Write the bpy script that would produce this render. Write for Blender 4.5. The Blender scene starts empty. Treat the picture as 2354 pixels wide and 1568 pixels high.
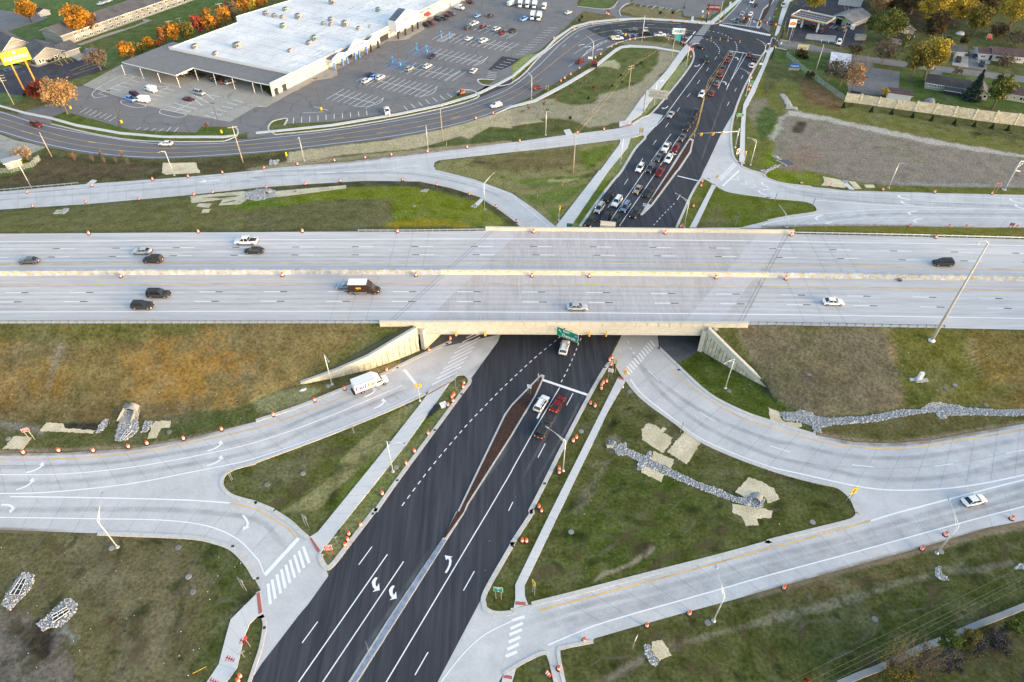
import bpy, bmesh, math, random
import numpy as np
from mathutils import Vector, Matrix
from mathutils.bvhtree import BVHTree
random.seed(7); rng=np.random.default_rng(7)
S=bpy.context.scene
# ---------------------------------------------------------------- camera, sky, sun, exposure
FPX=1545.;CX,CY=1176.5,784.;TH=math.radians(43.07);CAMH=107.
cd=bpy.data.cameras.new('camera');cam=bpy.data.objects.new('camera',cd);S.collection.objects.link(cam)
cd.sensor_width=36;cd.lens=36*FPX/2353;cd.clip_end=3000;cd.clip_start=1
cam.location=(0,0,CAMH);cam.rotation_euler=(math.pi/2-TH,0,0);S.camera=cam
SUN_EL=math.radians(4);SUN_AZ=math.radians(118)      # azimuth clockwise from +Y: low morning sun from the right
w=bpy.data.worlds.new('World');S.world=w;w.use_nodes=True
nt=w.node_tree;nt.nodes.clear()
sky=nt.nodes.new('ShaderNodeTexSky');sky.sky_type='NISHITA';sky.sun_disc=False
sky.sun_elevation=math.radians(12);sky.sun_rotation=SUN_AZ;sky.air_density=1.0;sky.dust_density=2.0;sky.ozone_density=1.0
bg=nt.nodes.new('ShaderNodeBackground');bg.inputs['Strength'].default_value=0.15
wb=nt.nodes.new('ShaderNodeMix');wb.data_type='RGBA';wb.blend_type='MULTIPLY';wb.inputs[0].default_value=1
wb.inputs[7].default_value=(1.0,0.952,0.868,1)
out=nt.nodes.new('ShaderNodeOutputWorld')
nt.links.new(sky.outputs[0],wb.inputs[6]);nt.links.new(wb.outputs[2],bg.inputs[0]);nt.links.new(bg.outputs[0],out.inputs[0])
sl=bpy.data.lights.new('sun','SUN');sl.energy=.7;sl.angle=math.radians(1.5);sl.color=(1,.70,.46)
so=bpy.data.objects.new('sun',sl);S.collection.objects.link(so)
sd=Vector((math.sin(SUN_AZ)*math.cos(SUN_EL),math.cos(SUN_AZ)*math.cos(SUN_EL),math.sin(SUN_EL)))
so.rotation_euler=sd.to_track_quat('Z','Y').to_euler()
S.view_settings.view_transform='Standard';S.view_settings.look='None';S.view_settings.gamma=1
S.view_settings.exposure=1.94
S.cycles.max_bounces=5;S.cycles.diffuse_bounces=2;S.cycles.glossy_bounces=2;S.cycles.transparent_max_bounces=6
# ---------------------------------------------------------------- pixel -> place
ct,st=math.cos(TH),math.sin(TH)
def P(x,y,z=0.):
    u=(x-CX)/FPX;v=(y-CY)/FPX
    t=(z-CAMH)/-(st+v*ct)
    return Vector((u*t,(ct-v*st)*t,z))
def ZAT(p,y):
    v=(y-CY)/FPX
    return CAMH-p[1]*(v*ct+st)/(ct-v*st)
def px(s):
    o=[];c=r=0;F=False
    for tk in s.split():
        if tk=='F': F=True
        elif ',' in tk:
            a,b=tk.split(',');a=float(a);b=float(b)
            o.append((a,b) if F else (588.3*c+a*.25024,392.2*r+b*.25024))
        else: c,r=int(tk[0]),int(tk[1]);F=False
    return o
def W(s,z=0.): return [P(a,b,z) for a,b in px(s)]
def P1(s,z=0.): return W(s,z)[0]
def cat(pts,n=5,closed=False):
    pts=[Vector(p) for p in pts];N=len(pts)
    if N<3: return pts
    o=[]
    for i in range(N if closed else N-1):
        p1,p2=pts[i],pts[(i+1)%N]
        p0=pts[i-1] if (i>0 or closed) else p1*2-p2
        p3=pts[(i+2)%N] if (i+2<N or closed) else p2*2-p1
        for k in range(n):
            t=k/n;t2=t*t;t3=t2*t
            o.append(.5*((2*p1)+(p2-p0)*t+(2*p0-5*p1+4*p2-p3)*t2+(3*p1-p0-3*p2+p3)*t3))
    if not closed:o.append(pts[-1])
    return o
# ---------------------------------------------------------------- object helpers
COL=S.collection
def link(o,parent=None):
    COL.objects.link(o)
    if parent: o.parent=parent
    return o
def tag(o,label=None,cat_=None,group=None,kind=None):
    if label:o['label']=label
    if cat_:o['category']=cat_
    if group:o['group']=group
    if kind:o['kind']=kind
    return o
def empty(name,loc,rz=0,label=None,cat_=None,group=None):
    o=bpy.data.objects.new(name,None);o.location=loc;o.rotation_euler=(0,0,rz);o.empty_display_size=.3
    return tag(link(o),label,cat_,group)
class MB:
    """collects vertices and faces for ONE mesh object"""
    def __init__(s): s.v=[];s.f=[];s.m=[]
    def add(s,vs,fs,mi=0):
        b=len(s.v);s.v+= [tuple(v) for v in vs];s.f+=[[i+b for i in f] for f in fs];s.m+=[mi]*len(fs);return s
    def box(s,x0,x1,y0,y1,z0,z1,mi=0,M=None):
        vs=[Vector((x,y,z)) for z in(z0,z1) for x,y in((x0,y0),(x1,y0),(x1,y1),(x0,y1))]
        if M: vs=[M@v for v in vs]
        return s.add(vs,[(0,3,2,1),(4,5,6,7),(0,1,5,4),(1,2,6,5),(2,3,7,6),(3,0,4,7)],mi)
    def prism(s,poly,z0,z1,mi=0,bot=True):
        n=len(poly);vs=[(p[0],p[1],z0) for p in poly]+[(p[0],p[1],z1) for p in poly]
        fs=[list(range(n,2*n))]+[(i,(i+1)%n,(i+1)%n+n,i+n) for i in range(n)]
        if bot:fs.append(list(range(n))[::-1])
        return s.add(vs,fs,mi)
    def tube(s,pts,r,n=8,mi=0,cap=True):
        pts=[Vector(p) for p in pts];R=r if isinstance(r,(list,tuple)) else [r]*len(pts);b=[];vs=[];fs=[]
        for i,p in enumerate(pts):
            d=(pts[min(i+1,len(pts)-1)]-pts[max(i-1,0)]).normalized()
            a=d.orthogonal().normalized() if abs(d.z)<.99 else Vector((1,0,0));
            if abs(d.z)<.99: a=d.cross(Vector((0,0,1))).normalized()
            c=d.cross(a)
            vs+=[p+(a*math.cos(k*2*math.pi/n)+c*math.sin(k*2*math.pi/n))*R[i] for k in range(n)]
        for i in range(len(pts)-1):
            for k in range(n):
                fs.append((i*n+k,i*n+(k+1)%n,(i+1)*n+(k+1)%n,(i+1)*n+k))
        if cap: fs+= [list(range(n))[::-1],list(range((len(pts)-1)*n,len(pts)*n))]
        return s.add(vs,fs,mi)
    def lathe(s,prof,n=12,c=(0,0,0),mi=0):
        vs=[];fs=[]
        for r,z in prof: vs+=[(c[0]+r*math.cos(k*2*math.pi/n),c[1]+r*math.sin(k*2*math.pi/n),c[2]+z) for k in range(n)]
        for i in range(len(prof)-1):
            for k in range(n): fs.append((i*n+k,i*n+(k+1)%n,(i+1)*n+(k+1)%n,(i+1)*n+k))
        fs.append(list(range((len(prof)-1)*n,len(prof)*n)))
        ms=mi if isinstance(mi,list) else None
        b=len(s.v);s.v+=vs;s.f+=[[i+b for i in f] for f in fs]
        if ms: s.m+=[ms[i] for i in range(len(prof)-1) for k in range(n)]+[ms[-1]]
        else: s.m+=[mi]*len(fs)
        return s
    def quad(s,a,b,c,d,mi=0): return s.add([a,b,c,d],[(0,1,2,3)],mi)
    def build(s,name,mats,parent=None,smooth=False,loc=None):
        me=bpy.data.meshes.new(name);me.from_pydata(s.v,[],s.f)
        if not isinstance(mats,(list,tuple)):mats=[mats]
        for m in mats: me.materials.append(m)
        me.polygons.foreach_set('material_index',s.m)
        if smooth: me.polygons.foreach_set('use_smooth',[True]*len(me.polygons))
        me.update()
        o=bpy.data.objects.new(name,me)
        if loc is not None:o.location=loc
        return link(o,parent)
def copy_tree(o,loc=None,rz=None,parent=None):
    c=o.copy();COL.objects.link(c)
    if parent: c.parent=parent
    if loc is not None:c.location=loc
    if rz is not None:c.rotation_euler=(c.rotation_euler[0],c.rotation_euler[1],rz)
    for ch in KIDS.get(o.as_pointer(),[]): copy_tree(ch,parent=c)
    return c
KIDS={}
def reg(o):
    """remember the children of a finished source object"""
    for c in list(o.children):
        KIDS.setdefault(o.as_pointer(),[]).append(c);reg(c)
    return o
# ---------------------------------------------------------------- materials
MT={}
def mat(name,col,rough=.7,metal=0,spec=.5,emit=None,estr=0):
    if name in MT:return MT[name]
    m=bpy.data.materials.new(name);m.use_nodes=True;b=m.node_tree.nodes['Principled BSDF']
    b.inputs['Base Color'].default_value=(*col,1);b.inputs['Roughness'].default_value=rough
    b.inputs['Metallic'].default_value=metal;b.inputs['Specular IOR Level'].default_value=spec
    if emit: b.inputs['Emission Color'].default_value=(*emit,1);b.inputs['Emission Strength'].default_value=estr
    MT[name]=m;return m
def nmat(name,c1,c2,scale=1.,scale2=.05,stretch=(1,1,1),rough=.85,c3=None,contrast=.5,bump=.0,attr=False,amp=.35,rot=0,spec=.3,detail=6,cracks=0.,tone=.3):
    """procedural surface: two noises between c1 and c2 plus broad patches to c3; with attr the colour comes from the mesh"""
    m=bpy.data.materials.new(name);m.use_nodes=True;t=m.node_tree;b=t.nodes['Principled BSDF'];N=t.nodes.new;L=t.links.new
    b.inputs['Roughness'].default_value=rough;b.inputs['Specular IOR Level'].default_value=spec
    g=N('ShaderNodeNewGeometry');mp=N('ShaderNodeMapping');mp.inputs['Scale'].default_value=stretch;mp.inputs['Rotation'].default_value=(0,0,rot)
    L(g.outputs['Position'],mp.inputs['Vector'])
    def noise(sc,det,ro=.6):
        n=N('ShaderNodeTexNoise');n.inputs['Scale'].default_value=sc;n.inputs['Detail'].default_value=det;n.inputs['Roughness'].default_value=ro
        L(mp.outputs[0],n.inputs['Vector']);return n.outputs[0]
    def ramp(src,a,bb):
        r=N('ShaderNodeMapRange');r.inputs['From Min'].default_value=a;r.inputs['From Max'].default_value=bb;L(src,r.inputs['Value']);return r.outputs[0]
    def mix(f,A,B,bt='MIX',fv=None):
        x=N('ShaderNodeMix');x.data_type='RGBA';x.blend_type=bt
        if f is None:x.inputs[0].default_value=fv
        else:L(f,x.inputs[0])
        for i,v in((6,A),(7,B)):
            if isinstance(v,tuple):x.inputs[i].default_value=(*v,1)
            else:L(v,x.inputs[i])
        return x.outputs[2]
    fine=noise(scale,detail,.7);mid=noise(scale2*4,4);big=noise(scale2,3)
    if attr:
        a=N('ShaderNodeAttribute');a.attribute_name='Col'
        base=a.outputs['Color']
        base=mix(ramp(mid,.35,.75),base,mix(None,base,c2,'MIX',.38))
    else:
        base=mix(ramp(fine,.5-contrast/2,.5+contrast/2),c1,c2)
        if c3: base=mix(ramp(big,.45,.7),base,c3)
    k=N('ShaderNodeMath');k.operation='MULTIPLY_ADD';k.inputs[1].default_value=2*amp;k.inputs[2].default_value=1-amp
    L(ramp(fine,.3,.7),k.inputs[0])
    k2=N('ShaderNodeMath');k2.operation='MULTIPLY_ADD';k2.inputs[1].default_value=2*tone;k2.inputs[2].default_value=1-tone
    L(ramp(mid,.3,.7),k2.inputs[0])
    k3=N('ShaderNodeMath');k3.operation='MULTIPLY';L(k.outputs[0],k3.inputs[0]);L(k2.outputs[0],k3.inputs[1])
    v=N('ShaderNodeVectorMath');v.operation='SCALE';L(base,v.inputs[0]);L(k3.outputs[0],v.inputs['Scale'])
    colr=v.outputs[0]
    if cracks:
        vo=N('ShaderNodeTexVoronoi');vo.feature='DISTANCE_TO_EDGE';vo.inputs['Scale'].default_value=cracks
        wv=N('ShaderNodeVectorMath');wv.operation='MULTIPLY_ADD';wv.inputs[1].default_value=(2.5,2.5,2.5)
        n4=N('ShaderNodeTexNoise');n4.inputs['Scale'].default_value=.5;L(g.outputs['Position'],n4.inputs['Vector'])
        L(n4.outputs['Color'],wv.inputs[0]);L(g.outputs['Position'],wv.inputs[2]);L(wv.outputs[0],vo.inputs['Vector'])
        colr=mix(ramp(vo.outputs['Distance'],0,.02),mix(None,colr,(0,0,0),'MIX',.35),colr)
    L(colr,b.inputs['Base Color'])
    if bump:
        bp=N('ShaderNodeBump');bp.inputs['Strength'].default_value=bump;bp.inputs['Distance'].default_value=.1
        L(fine,bp.inputs['Height']);L(bp.outputs[0],b.inputs['Normal'])
    MT[name]=m;return m
M_GRASS=nmat('grass',(.05,.06,.02),(.13,.115,.07),scale=1.6,scale2=.07,attr=True,amp=.6,bump=.6,rough=.95,spec=.1,tone=.30)
M_ASPH=nmat('new_asphalt',(.037,.040,.052),(.054,.057,.071),scale=1.1,scale2=.09,stretch=(1,.05,1),rot=math.radians(32),amp=.20,c3=(.043,.044,.053),rough=.8,tone=.22,contrast=.3)
M_OLD=nmat('worn_asphalt',(.165,.16,.163),(.21,.205,.21),scale=5,scale2=.05,amp=.16,c3=(.175,.172,.18),rough=.9,cracks=.09,tone=.12)
M_RING=nmat('ring_asphalt',(.135,.137,.155),(.17,.172,.19),scale=5,scale2=.06,amp=.12,c3=(.14,.14,.155),rough=.9,tone=.1)
M_DRIVE=nmat('dark_lot',(.04,.04,.055),(.06,.06,.075),scale=5,scale2=.06,amp=.12,rough=.9,cracks=.12)
M_CONC=nmat('concrete',(.51,.51,.525),(.59,.59,.605),scale=3,scale2=.07,amp=.06,c3=(.48,.48,.50),rough=.85,tone=.12)
M_FREE=nmat('freeway_concrete',(.48,.47,.485),(.60,.59,.60),scale=2.2,scale2=.09,stretch=(.05,1,1),amp=.08,c3=(.50,.485,.49),rough=.85,tone=.13)
M_DECK=nmat('deck_concrete',(.46,.435,.44),(.54,.51,.515),scale=2.0,scale2=.12,stretch=(1,.12,1),amp=.08,c3=(.50,.475,.48),rough=.85,tone=.09)
M_DECKL=nmat('deck_band',(.52,.505,.53),(.56,.545,.57),scale=2.0,scale2=.12,amp=.05,rough=.85,tone=.05)
M_WALK=nmat('sidewalk',(.58,.58,.595),(.64,.64,.645),scale=3,scale2=.12,amp=.03,rough=.85,tone=.03)
M_KERB=nmat('kerb_concrete',(.50,.48,.46),(.60,.58,.56),scale=3,scale2=.2,amp=.1,rough=.85,tone=.08)
M_OLDC=nmat('old_concrete',(.33,.315,.28),(.40,.38,.34),scale=4,scale2=.06,amp=.12,c3=(.33,.32,.31),cracks=.1,tone=.1)
M_WHITE=nmat('paint_white',(.80,.81,.84),(.88,.88,.90),scale=8,amp=.05,tone=.04)
M_YEL=nmat('paint_yellow',(.74,.45,.13),(.80,.50,.17),scale=8,amp=.08)
M_BLUEP=nmat('paint_blue',(.16,.38,.80),(.22,.44,.85),scale=8,amp=.1)
M_BLACKP=mat('paint_black',(.03,.03,.035))
M_JOINT=mat('joint_seal',(.12,.125,.14),.9)
M_JOINTF=mat('joint_faint',(.27,.275,.30),.9)
M_RED=mat('tactile_red',(.42,.12,.10),.8)
M_MULCH=nmat('mulch',(.035,.018,.014),(.09,.05,.04),scale=5,scale2=.5,amp=.5,bump=1,rough=1,contrast=.3)
M_BRICK=nmat('blue_paving',(.20,.24,.33),(.27,.31,.40),scale=6,scale2=.3,amp=.15)
M_STRAW=nmat('straw_blanket',(.58,.50,.34),(.72,.63,.46),scale=3.5,scale2=.25,stretch=(1,1,1),amp=.3,c3=(.46,.40,.26),contrast=.5,bump=.4,rough=1,tone=.15)
M_DIRT=nmat('dirt',(.24,.20,.15),(.32,.27,.21),scale=3,scale2=.3,amp=.25,rough=1)
M_BEIGE=nmat('beige_concrete',(.53,.50,.44),(.60,.57,.50),scale=2,scale2=.3,amp=.06,tone=.06)
M_ROCK=nmat('riprap_stone',(.30,.30,.315),(.56,.56,.575),scale=2.3,scale2=1,amp=.2,contrast=.3,rough=.8)
M_SLAB=nmat('slope_paving',(.075,.08,.095),(.10,.105,.125),scale=4,amp=.15)
M_GALV=mat('galvanised',(.40,.43,.47),.5,.6)
M_POLEW=mat('pole_aluminium',(.70,.71,.72),.4,.3)
M_DARKM=mat('dark_metal',(.05,.05,.055),.5,.3)
M_BLACK=mat('black_rubber',(.02,.02,.022),.8)
# ---------------------------------------------------------------- ground colours
G_DK=(.058,.064,.026);G_BR=(.125,.108,.058);G_MID=(.088,.088,.038);G_LT=(.13,.135,.055);G_SOIL=(.17,.155,.14)
REG=[]   # (polygon, colour, feather)
def reg_(s,col,f=1.5,z=0.,ns=1.): REG.append(([tuple(p[:2]) for p in W(s,z)],col,f,ns))
# ================================================================ SETTING
def tess(loops):
    from mathutils.geometry import tessellate_polygon
    return tessellate_polygon([[Vector((p[0],p[1],0)) for p in l] for l in loops])
def sheet(name,pts,z,m,holes=(),kind='structure',zf=None):
    loops=[pts]+list(holes);tr=tess(loops);vs=[p for l in loops for p in l]
    f=[]
    for t in tr:
        a,b,c=[vs[i] for i in t]
        cr=(b[0]-a[0])*(c[1]-a[1])-(b[1]-a[1])*(c[0]-a[0])
        f.append(t if cr>0 else (t[0],t[2],t[1]))
    mb=MB();mb.add([(p[0],p[1],zf(p) if zf else z) for p in vs],f)
    o=mb.build(name,m)
    if kind:o['kind']=kind
    return o
EW_N="01 -700,575 0,580 820,575 1500,570 2351,566 11 600,562 1500,560 2125,552 21 0,556 1200,566 2351,578 31 225,583 1000,598 1600,612 2351,632 3100,655"
EW_S="01 -700,1407 0,1405 2351,1404 11 700,1404 1500,1403 21 0,1404 1200,1410 2351,1418 31 400,1425 1640,1448 2351,1463 3100,1482"
NN=cat(W(EW_N,7));SS=cat(W(EW_S,7))
NN=[NN[0]+(NN[0]-NN[6]).normalized()*140]+NN+[NN[-1]+(NN[-1]-NN[-6]).normalized()*140];SS=[SS[0]+(SS[0]-SS[6]).normalized()*140]+SS+[SS[-1]+(SS[-1]-SS[-6]).normalized()*140]
# embankments: ruled between a top line (z 7) and a toe line
def resamp(pts,n):
    d=[0]
    for a,b in zip(pts,pts[1:]): d.append(d[-1]+(Vector(b)-Vector(a)).length)
    o=[];j=0
    for k in range(n):
        t=d[-1]*k/(n-1)
        while j<len(d)-2 and d[j+1]<t:j+=1
        f=(t-d[j])/max(d[j+1]-d[j],1e-6);o.append(Vector(pts[j]).lerp(Vector(pts[j+1]),min(max(f,0),1)))
    return o
def clip_x(pts,x0,x1):
    n=[p for p in pts if x0<p[0]<x1]
    def at(x):
        for a,b in zip(pts,pts[1:]):
            if (a[0]-x)*(b[0]-x)<=0: return a.lerp(b,(x-a[0])/(b[0]-a[0]+1e-9))
    a,b=at(x0),at(x1)
    return ([a] if a else [])+n+([b] if b else [])
C_SW=P1("11 1425,1412",7);C_SE=P1("21 1842,1440",7);C_NW=P1("11 2140,552",7);C_NE=P1("31 215,580",7)
E_SW=P1("12 425,398",.25);E_SE=P1("32 15,452",.25)
BANKS=[]
def bank(top,toe,u=170,v=26):
    a=resamp(top,u);b=resamp(toe,u);BANKS.append((a,b,u,v))
top=clip_x(SS,-230,C_SW.x);top[-1].z=7
for p in top:p.z=6.93
bank(top,cat(W("02 -900,730 -200,715 0,715 500,742 1000,745 1500,690 2200,600 12 0,535 250,430",0))+[Vector((E_SW.x,E_SW.y,.25))])
top=clip_x(SS,C_SE.x,230)
for p in top:p.z=6.93
bank(top,[Vector((E_SE.x,E_SE.y,.25))]+cat(W("32 60,560 150,640 350,690 700,690 1200,640 1600,600 2000,640 2351,650 3300,640",0)))
top=clip_x(NN,-240,C_NW.x)
for p in top:p.z=6.93
bank(top,cat(W("01 -700,440 0,385 800,335 1700,255 2351,192 11 500,152 1000,122 1500,128 1800,195 2050,280",0))+[P1("11 2290,470",0),P1("21 40,515",0)])
top=clip_x(NN,C_NE.x,240)
for p in top:p.z=6.93
bank(top,cat(W("21 2200,535 31 0,524 400,512 1000,510 1900,522 2351,522 3300,540",0)))
BV=[];BF=[];bank_arr=[]
for a,b,u,v in BANKS:
    V=[];
    for j in range(v):
        t=j/(v-1);ts=t*.9+.1*t*t
        for i in range(u):
            p=a[i].lerp(b[i],t);V.append((p.x,p.y,p.z-.25*math.sin(math.pi*t)+.06*random.uniform(-1,1)*math.sin(math.pi*t)))
    F=[(j*u+i,j*u+i+1,(j+1)*u+i+1,(j+1)*u+i) for j in range(v-1) for i in range(u-1)]
    bank_arr.append((V,F));o=len(BV);BV+=V;BF+=[[k+o for k in f] for f in F]
BT=BVHTree.FromPolygons(BV,BF)
def PG(x,y):
    """point on the ground or bank seen at a pixel"""
    q=P(x,y,0);o=Vector((0,0,CAMH));h=BT.ray_cast(o,(q-o).normalized())
    return h[0] if h[0] is not None else q
def ZG(x,y):
    h=BT.ray_cast(Vector((x,y,50)),Vector((0,0,-1)));return max(h[0].z,0) if h[0] is not None else 0.
def WG(s): return [PG(a,b) for a,b in px(s)]
# ---- colours
def regg(s,col,f=1.5,ns=1.): REG.append(([tuple(p[:2]) for p in WG(s)],col,f,ns))
regg("03 -300,200 0,200 900,200 1500,210 1950,270 2200,400 2400,700 2120,990 2000,1400 1700,1800 -300,1800",(.100,.092,.050),1)
regg("03 1700,230 2000,280 2300,560 2330,800 2120,990 2050,1300 1900,1500 1800,1400 1950,1000 2000,700 1850,400",(.050,.064,.020),3)
regg("03 700,400 1300,350 1700,600 1500,900 1300,1200 900,1100 700,800",(.115,.105,.065),5)
regg("03 1050,600 1350,650 1400,1000 1300,1300 1150,1568 1400,1568 1550,1200 1500,800 1300,560",(.14,.125,.08),2)
regg("03 -300,900 200,930 330,1060 560,1050 650,1250 640,1700 -300,1700",(.125,.115,.105),1.2)
regg("03 180,1120 330,1000 480,980 520,1020 450,1120 520,1250 500,1400 350,1400 220,1300",(.030,.026,.022),.7,2)
regg("03 590,1090 680,1090 740,1170 650,1230",(.20,.21,.20),.8)
regg("03 980,950 1090,940 1080,1000 1000,1040",(.08,.05,.035),.4)
for a in ("1110,1020 1170,1020 1170,1060 1110,1060","1180,1110 1230,1110 1225,1150 1180,1145","1215,1260 1280,1230 1270,1290 1215,1300","1270,1350 1330,1360 1310,1400 1270,1400"): regg("03 "+a,(.055,.04,.03),.4)
# left island, lower
regg("12 -300,1250 0,1100 500,930 1200,650 1560,480 1480,600 900,1568 100,1568",(.075,.085,.028),.6)
regg("12 0,1150 400,980 700,960 500,1250 200,1400 0,1350",(.10,.10,.05),3)
regg("12 1150,750 1230,770 1210,830 950,1170 700,1400 560,1568 220,1568 480,1410 700,1230 690,1190 860,1000",(.215,.205,.115),.35)
regg("12 1300,640 1560,500 1480,600 1000,1200 900,1150 1180,780 1220,690",(.175,.175,.088),.5)
regg("12 1000,1150 1080,1040 1100,1100 800,1500 720,1568 650,1500",(.09,.115,.03),.8)
regg("12 1700,500 1800,360 1930,340 1950,380 1890,480 1300,1290 1100,1568 880,1568",(.16,.165,.08),.4)
regg("12 1750,500 1500,870 1420,900 1600,600",(.085,.105,.03),1)
regg("13 300,100 420,-20 700,-20 560,180 480,240",(.11,.115,.05),.5)
regg("13 880,0 1060,0 1060,40 700,490 650,510 590,400 730,210",(.17,.17,.085),.4)
# NW part of lower-left ramp: verge under the wing wall
regg("12 -300,700 0,515 330,370 430,400 800,360 1320,190 1340,215 1170,295 900,400 800,435 400,595 0,735",(.115,.105,.05),.8)
regg("12 -60,520 330,368 440,402 600,440 500,560 150,660 0,640",(.20,.20,.115),.5)
regg("12 1060,262 1320,180 1345,205 1170,290 1000,330",(.25,.20,.115),.4)
regg("02 -300,980 0,1000 1200,960 1700,880 2351,740 2351,770 1700,912 1200,990 0,1035 -300,1040",(.23,.19,.145),.35)
regg("02 -300,700 0,715 350,790 400,850 0,800",(.19,.17,.15),.8)
regg("02 600,745 950,740 940,790 850,830 600,820 560,780",(.022,.019,.02),.35)
regg("02 2100,640 2351,600 2351,720 2000,800 1500,880 1400,850 1600,740",(.065,.08,.03),1)
# south-east
regg("22 905,200 1000,290 1050,360 1200,540 2000,1050 2351,1180 32 250,1260 640,1350 820,1568 33 820,0 700,100 0,285 23 1250,585 180,860 -200,900 22 150,1568 700,510",(.070,.076,.028),.4)
regg("22 1050,400 1400,650 2000,1060 1700,1000 1250,900 1000,700",(.095,.095,.045),3)
regg("22 1500,1200 2100,1568 1300,1568 900,1300 1100,1150",(.052,.070,.018),4)
regg("23 500,0 1900,50 2200,250 1400,400 800,600 400,550",(.058,.076,.02),4)
regg("22 620,1568 900,1100 850,1080 560,1568",(.14,.13,.09),.8)
regg("22 720,1140 790,1110 890,1125 885,1135 790,1125 740,1150",(.18,.165,.13),.3)
regg("23 740,640 850,555 950,530 1100,455 1200,380 1275,305 1315,340 1240,400 1120,480 980,545 850,575 760,640",(.27,.235,.185),.3)
regg("22 850,900 930,860 990,900 1000,950 960,1030 900,1030 860,980",(.14,.13,.10),.4)
regg("22 1040,430 1120,430 1120,480 1050,475",(.18,.155,.12),.5)
regg("23 750,1170 1250,1050 1900,900 2351,740 33 0,720 1400,340 2351,100 2700,0 2700,1568 0,1568 23 2351,1568 500,1568 440,1290 500,1250",(.062,.068,.026),.4)
regg("33 0,720 800,520 1400,335 2000,160 2351,85 2351,130 2000,230 1400,380 700,570 0,760",(.24,.20,.15),.5)
regg("33 200,680 900,560 1500,440 1450,560 800,700 0,900",(.10,.085,.045),2)
regg("33 0,930 450,840 800,740 1300,590 1490,565 1510,620 1200,680 900,800 500,920 0,1025",(.155,.15,.105),.35)
regg("23 2351,960 1900,1085 1500,1185 1400,1200 1440,1290 1540,1270 1600,1225 2000,1110 2351,1025",(.16,.15,.11),.35)
regg("33 1590,510 1800,470 1850,520 2200,430 2300,470 2000,560 1650,575",(.165,.16,.12),.4)
regg("23 1210,1320 900,1470 740,1568 870,1568 1200,1380",(.17,.155,.12),.35)
regg("33 1100,1300 2351,850 2700,700 2700,1700 900,1700 800,1500",(.050,.050,.026),1.2)
regg("33 1500,1440 2351,1180 2700,1100 2700,1568 1500,1700",(.055,.062,.024),1.5)
regg("33 300,1250 1200,900 2000,620 2351,560 2351,700 1500,1050 900,1300 100,1568 -300,1568",(.038,.052,.016),4)
# under and beside the south-east wing wall
regg("22 1510,215 1690,108 1850,165 2000,240 2200,370 2351,448 32 60,480 180,560 200,640 100,640 0,620 0,740 22 2351,730 2100,640 1800,480",(.055,.078,.018),.35)
regg("32 300,700 600,760 1500,640 2351,640 2700,700 2700,740 2351,750 1900,830 1500,900 1150,930 800,920 440,860",(.092,.085,.038),.8)
regg("32 440,860 800,925 1150,938 1500,905 2000,815 2351,755 2351,735 2000,780 1500,870 1150,910 800,890 480,835",(.24,.19,.14),.4)
# north: upper left ramp verges
regg("00 -300,1250 150,1400 700,1440 1400,1480 2000,1470 2351,1440 10 600,1370 1300,1280 1400,1330 700,1440 0,1520 01 2351,0 800,110 0,190 -300,210",(.062,.056,.030),.8)
regg("00 450,1480 1200,1530 1500,1568 01 900,60 500,100 0,120 00 200,1568",(.085,.065,.045),2)
regg("10 1400,1310 1700,1290 1900,1240 1950,1290 2100,1200 2351,1190 20 300,1180 20 480,1220 0,1290 10 1600,1370",(.062,.082,.030),.5)
regg("10 -100,1560 300,1480 700,1450 1600,1360 2351,1290 2351,1320 1600,1400 700,1490 0,1568",(.27,.23,.165),.4)
regg("10 300,1400 650,1350 1200,1290 1700,1190 2000,1100 2351,1000 20 0,1000 20 300,1120 0,1160 10 2351,1180 2150,1160 1950,1280 1880,1250 1600,1330 1400,1375 950,1410 700,1440 520,1470 290,1490",(.40,.355,.26),.35)
regg("20 0,1000 220,935 400,900 700,930 760,860 1000,800 1200,700 1330,560 1340,460 1530,490 1480,600 1340,740 1320,830 1150,1060 1030,1110 980,1130 700,1180 560,1110 300,1090 0,1150",(.29,.265,.205),.9)
regg("20 500,780 720,640 950,470 1090,440 1300,450 1350,470 1330,600 1150,780 800,870 740,960 560,970 380,930 430,860",(.088,.105,.042),.9)
regg("20 790,620 850,560 950,545 1000,600 980,640 850,610",(.35,.35,.24),.7)
regg("20 1000,360 1570,410 1590,440 1540,470 1100,415 1000,405",(.20,.195,.14),.8)
regg("20 1340,700 1480,600 1470,680 1380,790",(.08,.10,.035),.6)
regg("20 1380,840 1480,640 1640,520 1600,650 1450,850 1250,1030 1100,1150 1060,1150",(.23,.24,.13),.5)
regg("20 -200,700 0,690 200,520 560,240 700,200 960,170 1000,170 700,215 560,280 270,490 100,640 0,740",(.13,.15,.07),.5)
regg("20 0,600 150,500 250,490 280,500 100,650 0,740",(.24,.27,.13),.5)
regg("20 570,200 640,100 860,100 980,165 720,200",(.14,.12,.065),.6)
regg("20 600,50 700,-30 980,-30 880,80",(.085,.12,.045),.4)
regg("20 990,100 1080,50 1560,110 1560,160 1780,190 1200,165",(.19,.165,.10),.5)
regg("20 1800,190 1900,120 2050,0 2120,0 1980,190 1850,210",(.085,.12,.04),.4)
regg("20 2351,350 2351,560 2230,850 2150,1000 2140,1200 2130,1440 2200,1568 30 0,1568 -50,900",(.12,.125,.035),.5)
regg("20 2050,980 2120,900 2300,500 2351,470 2351,520 2100,1100 2070,1490 2015,1440 2010,1200",(.09,.10,.035),.5)
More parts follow.
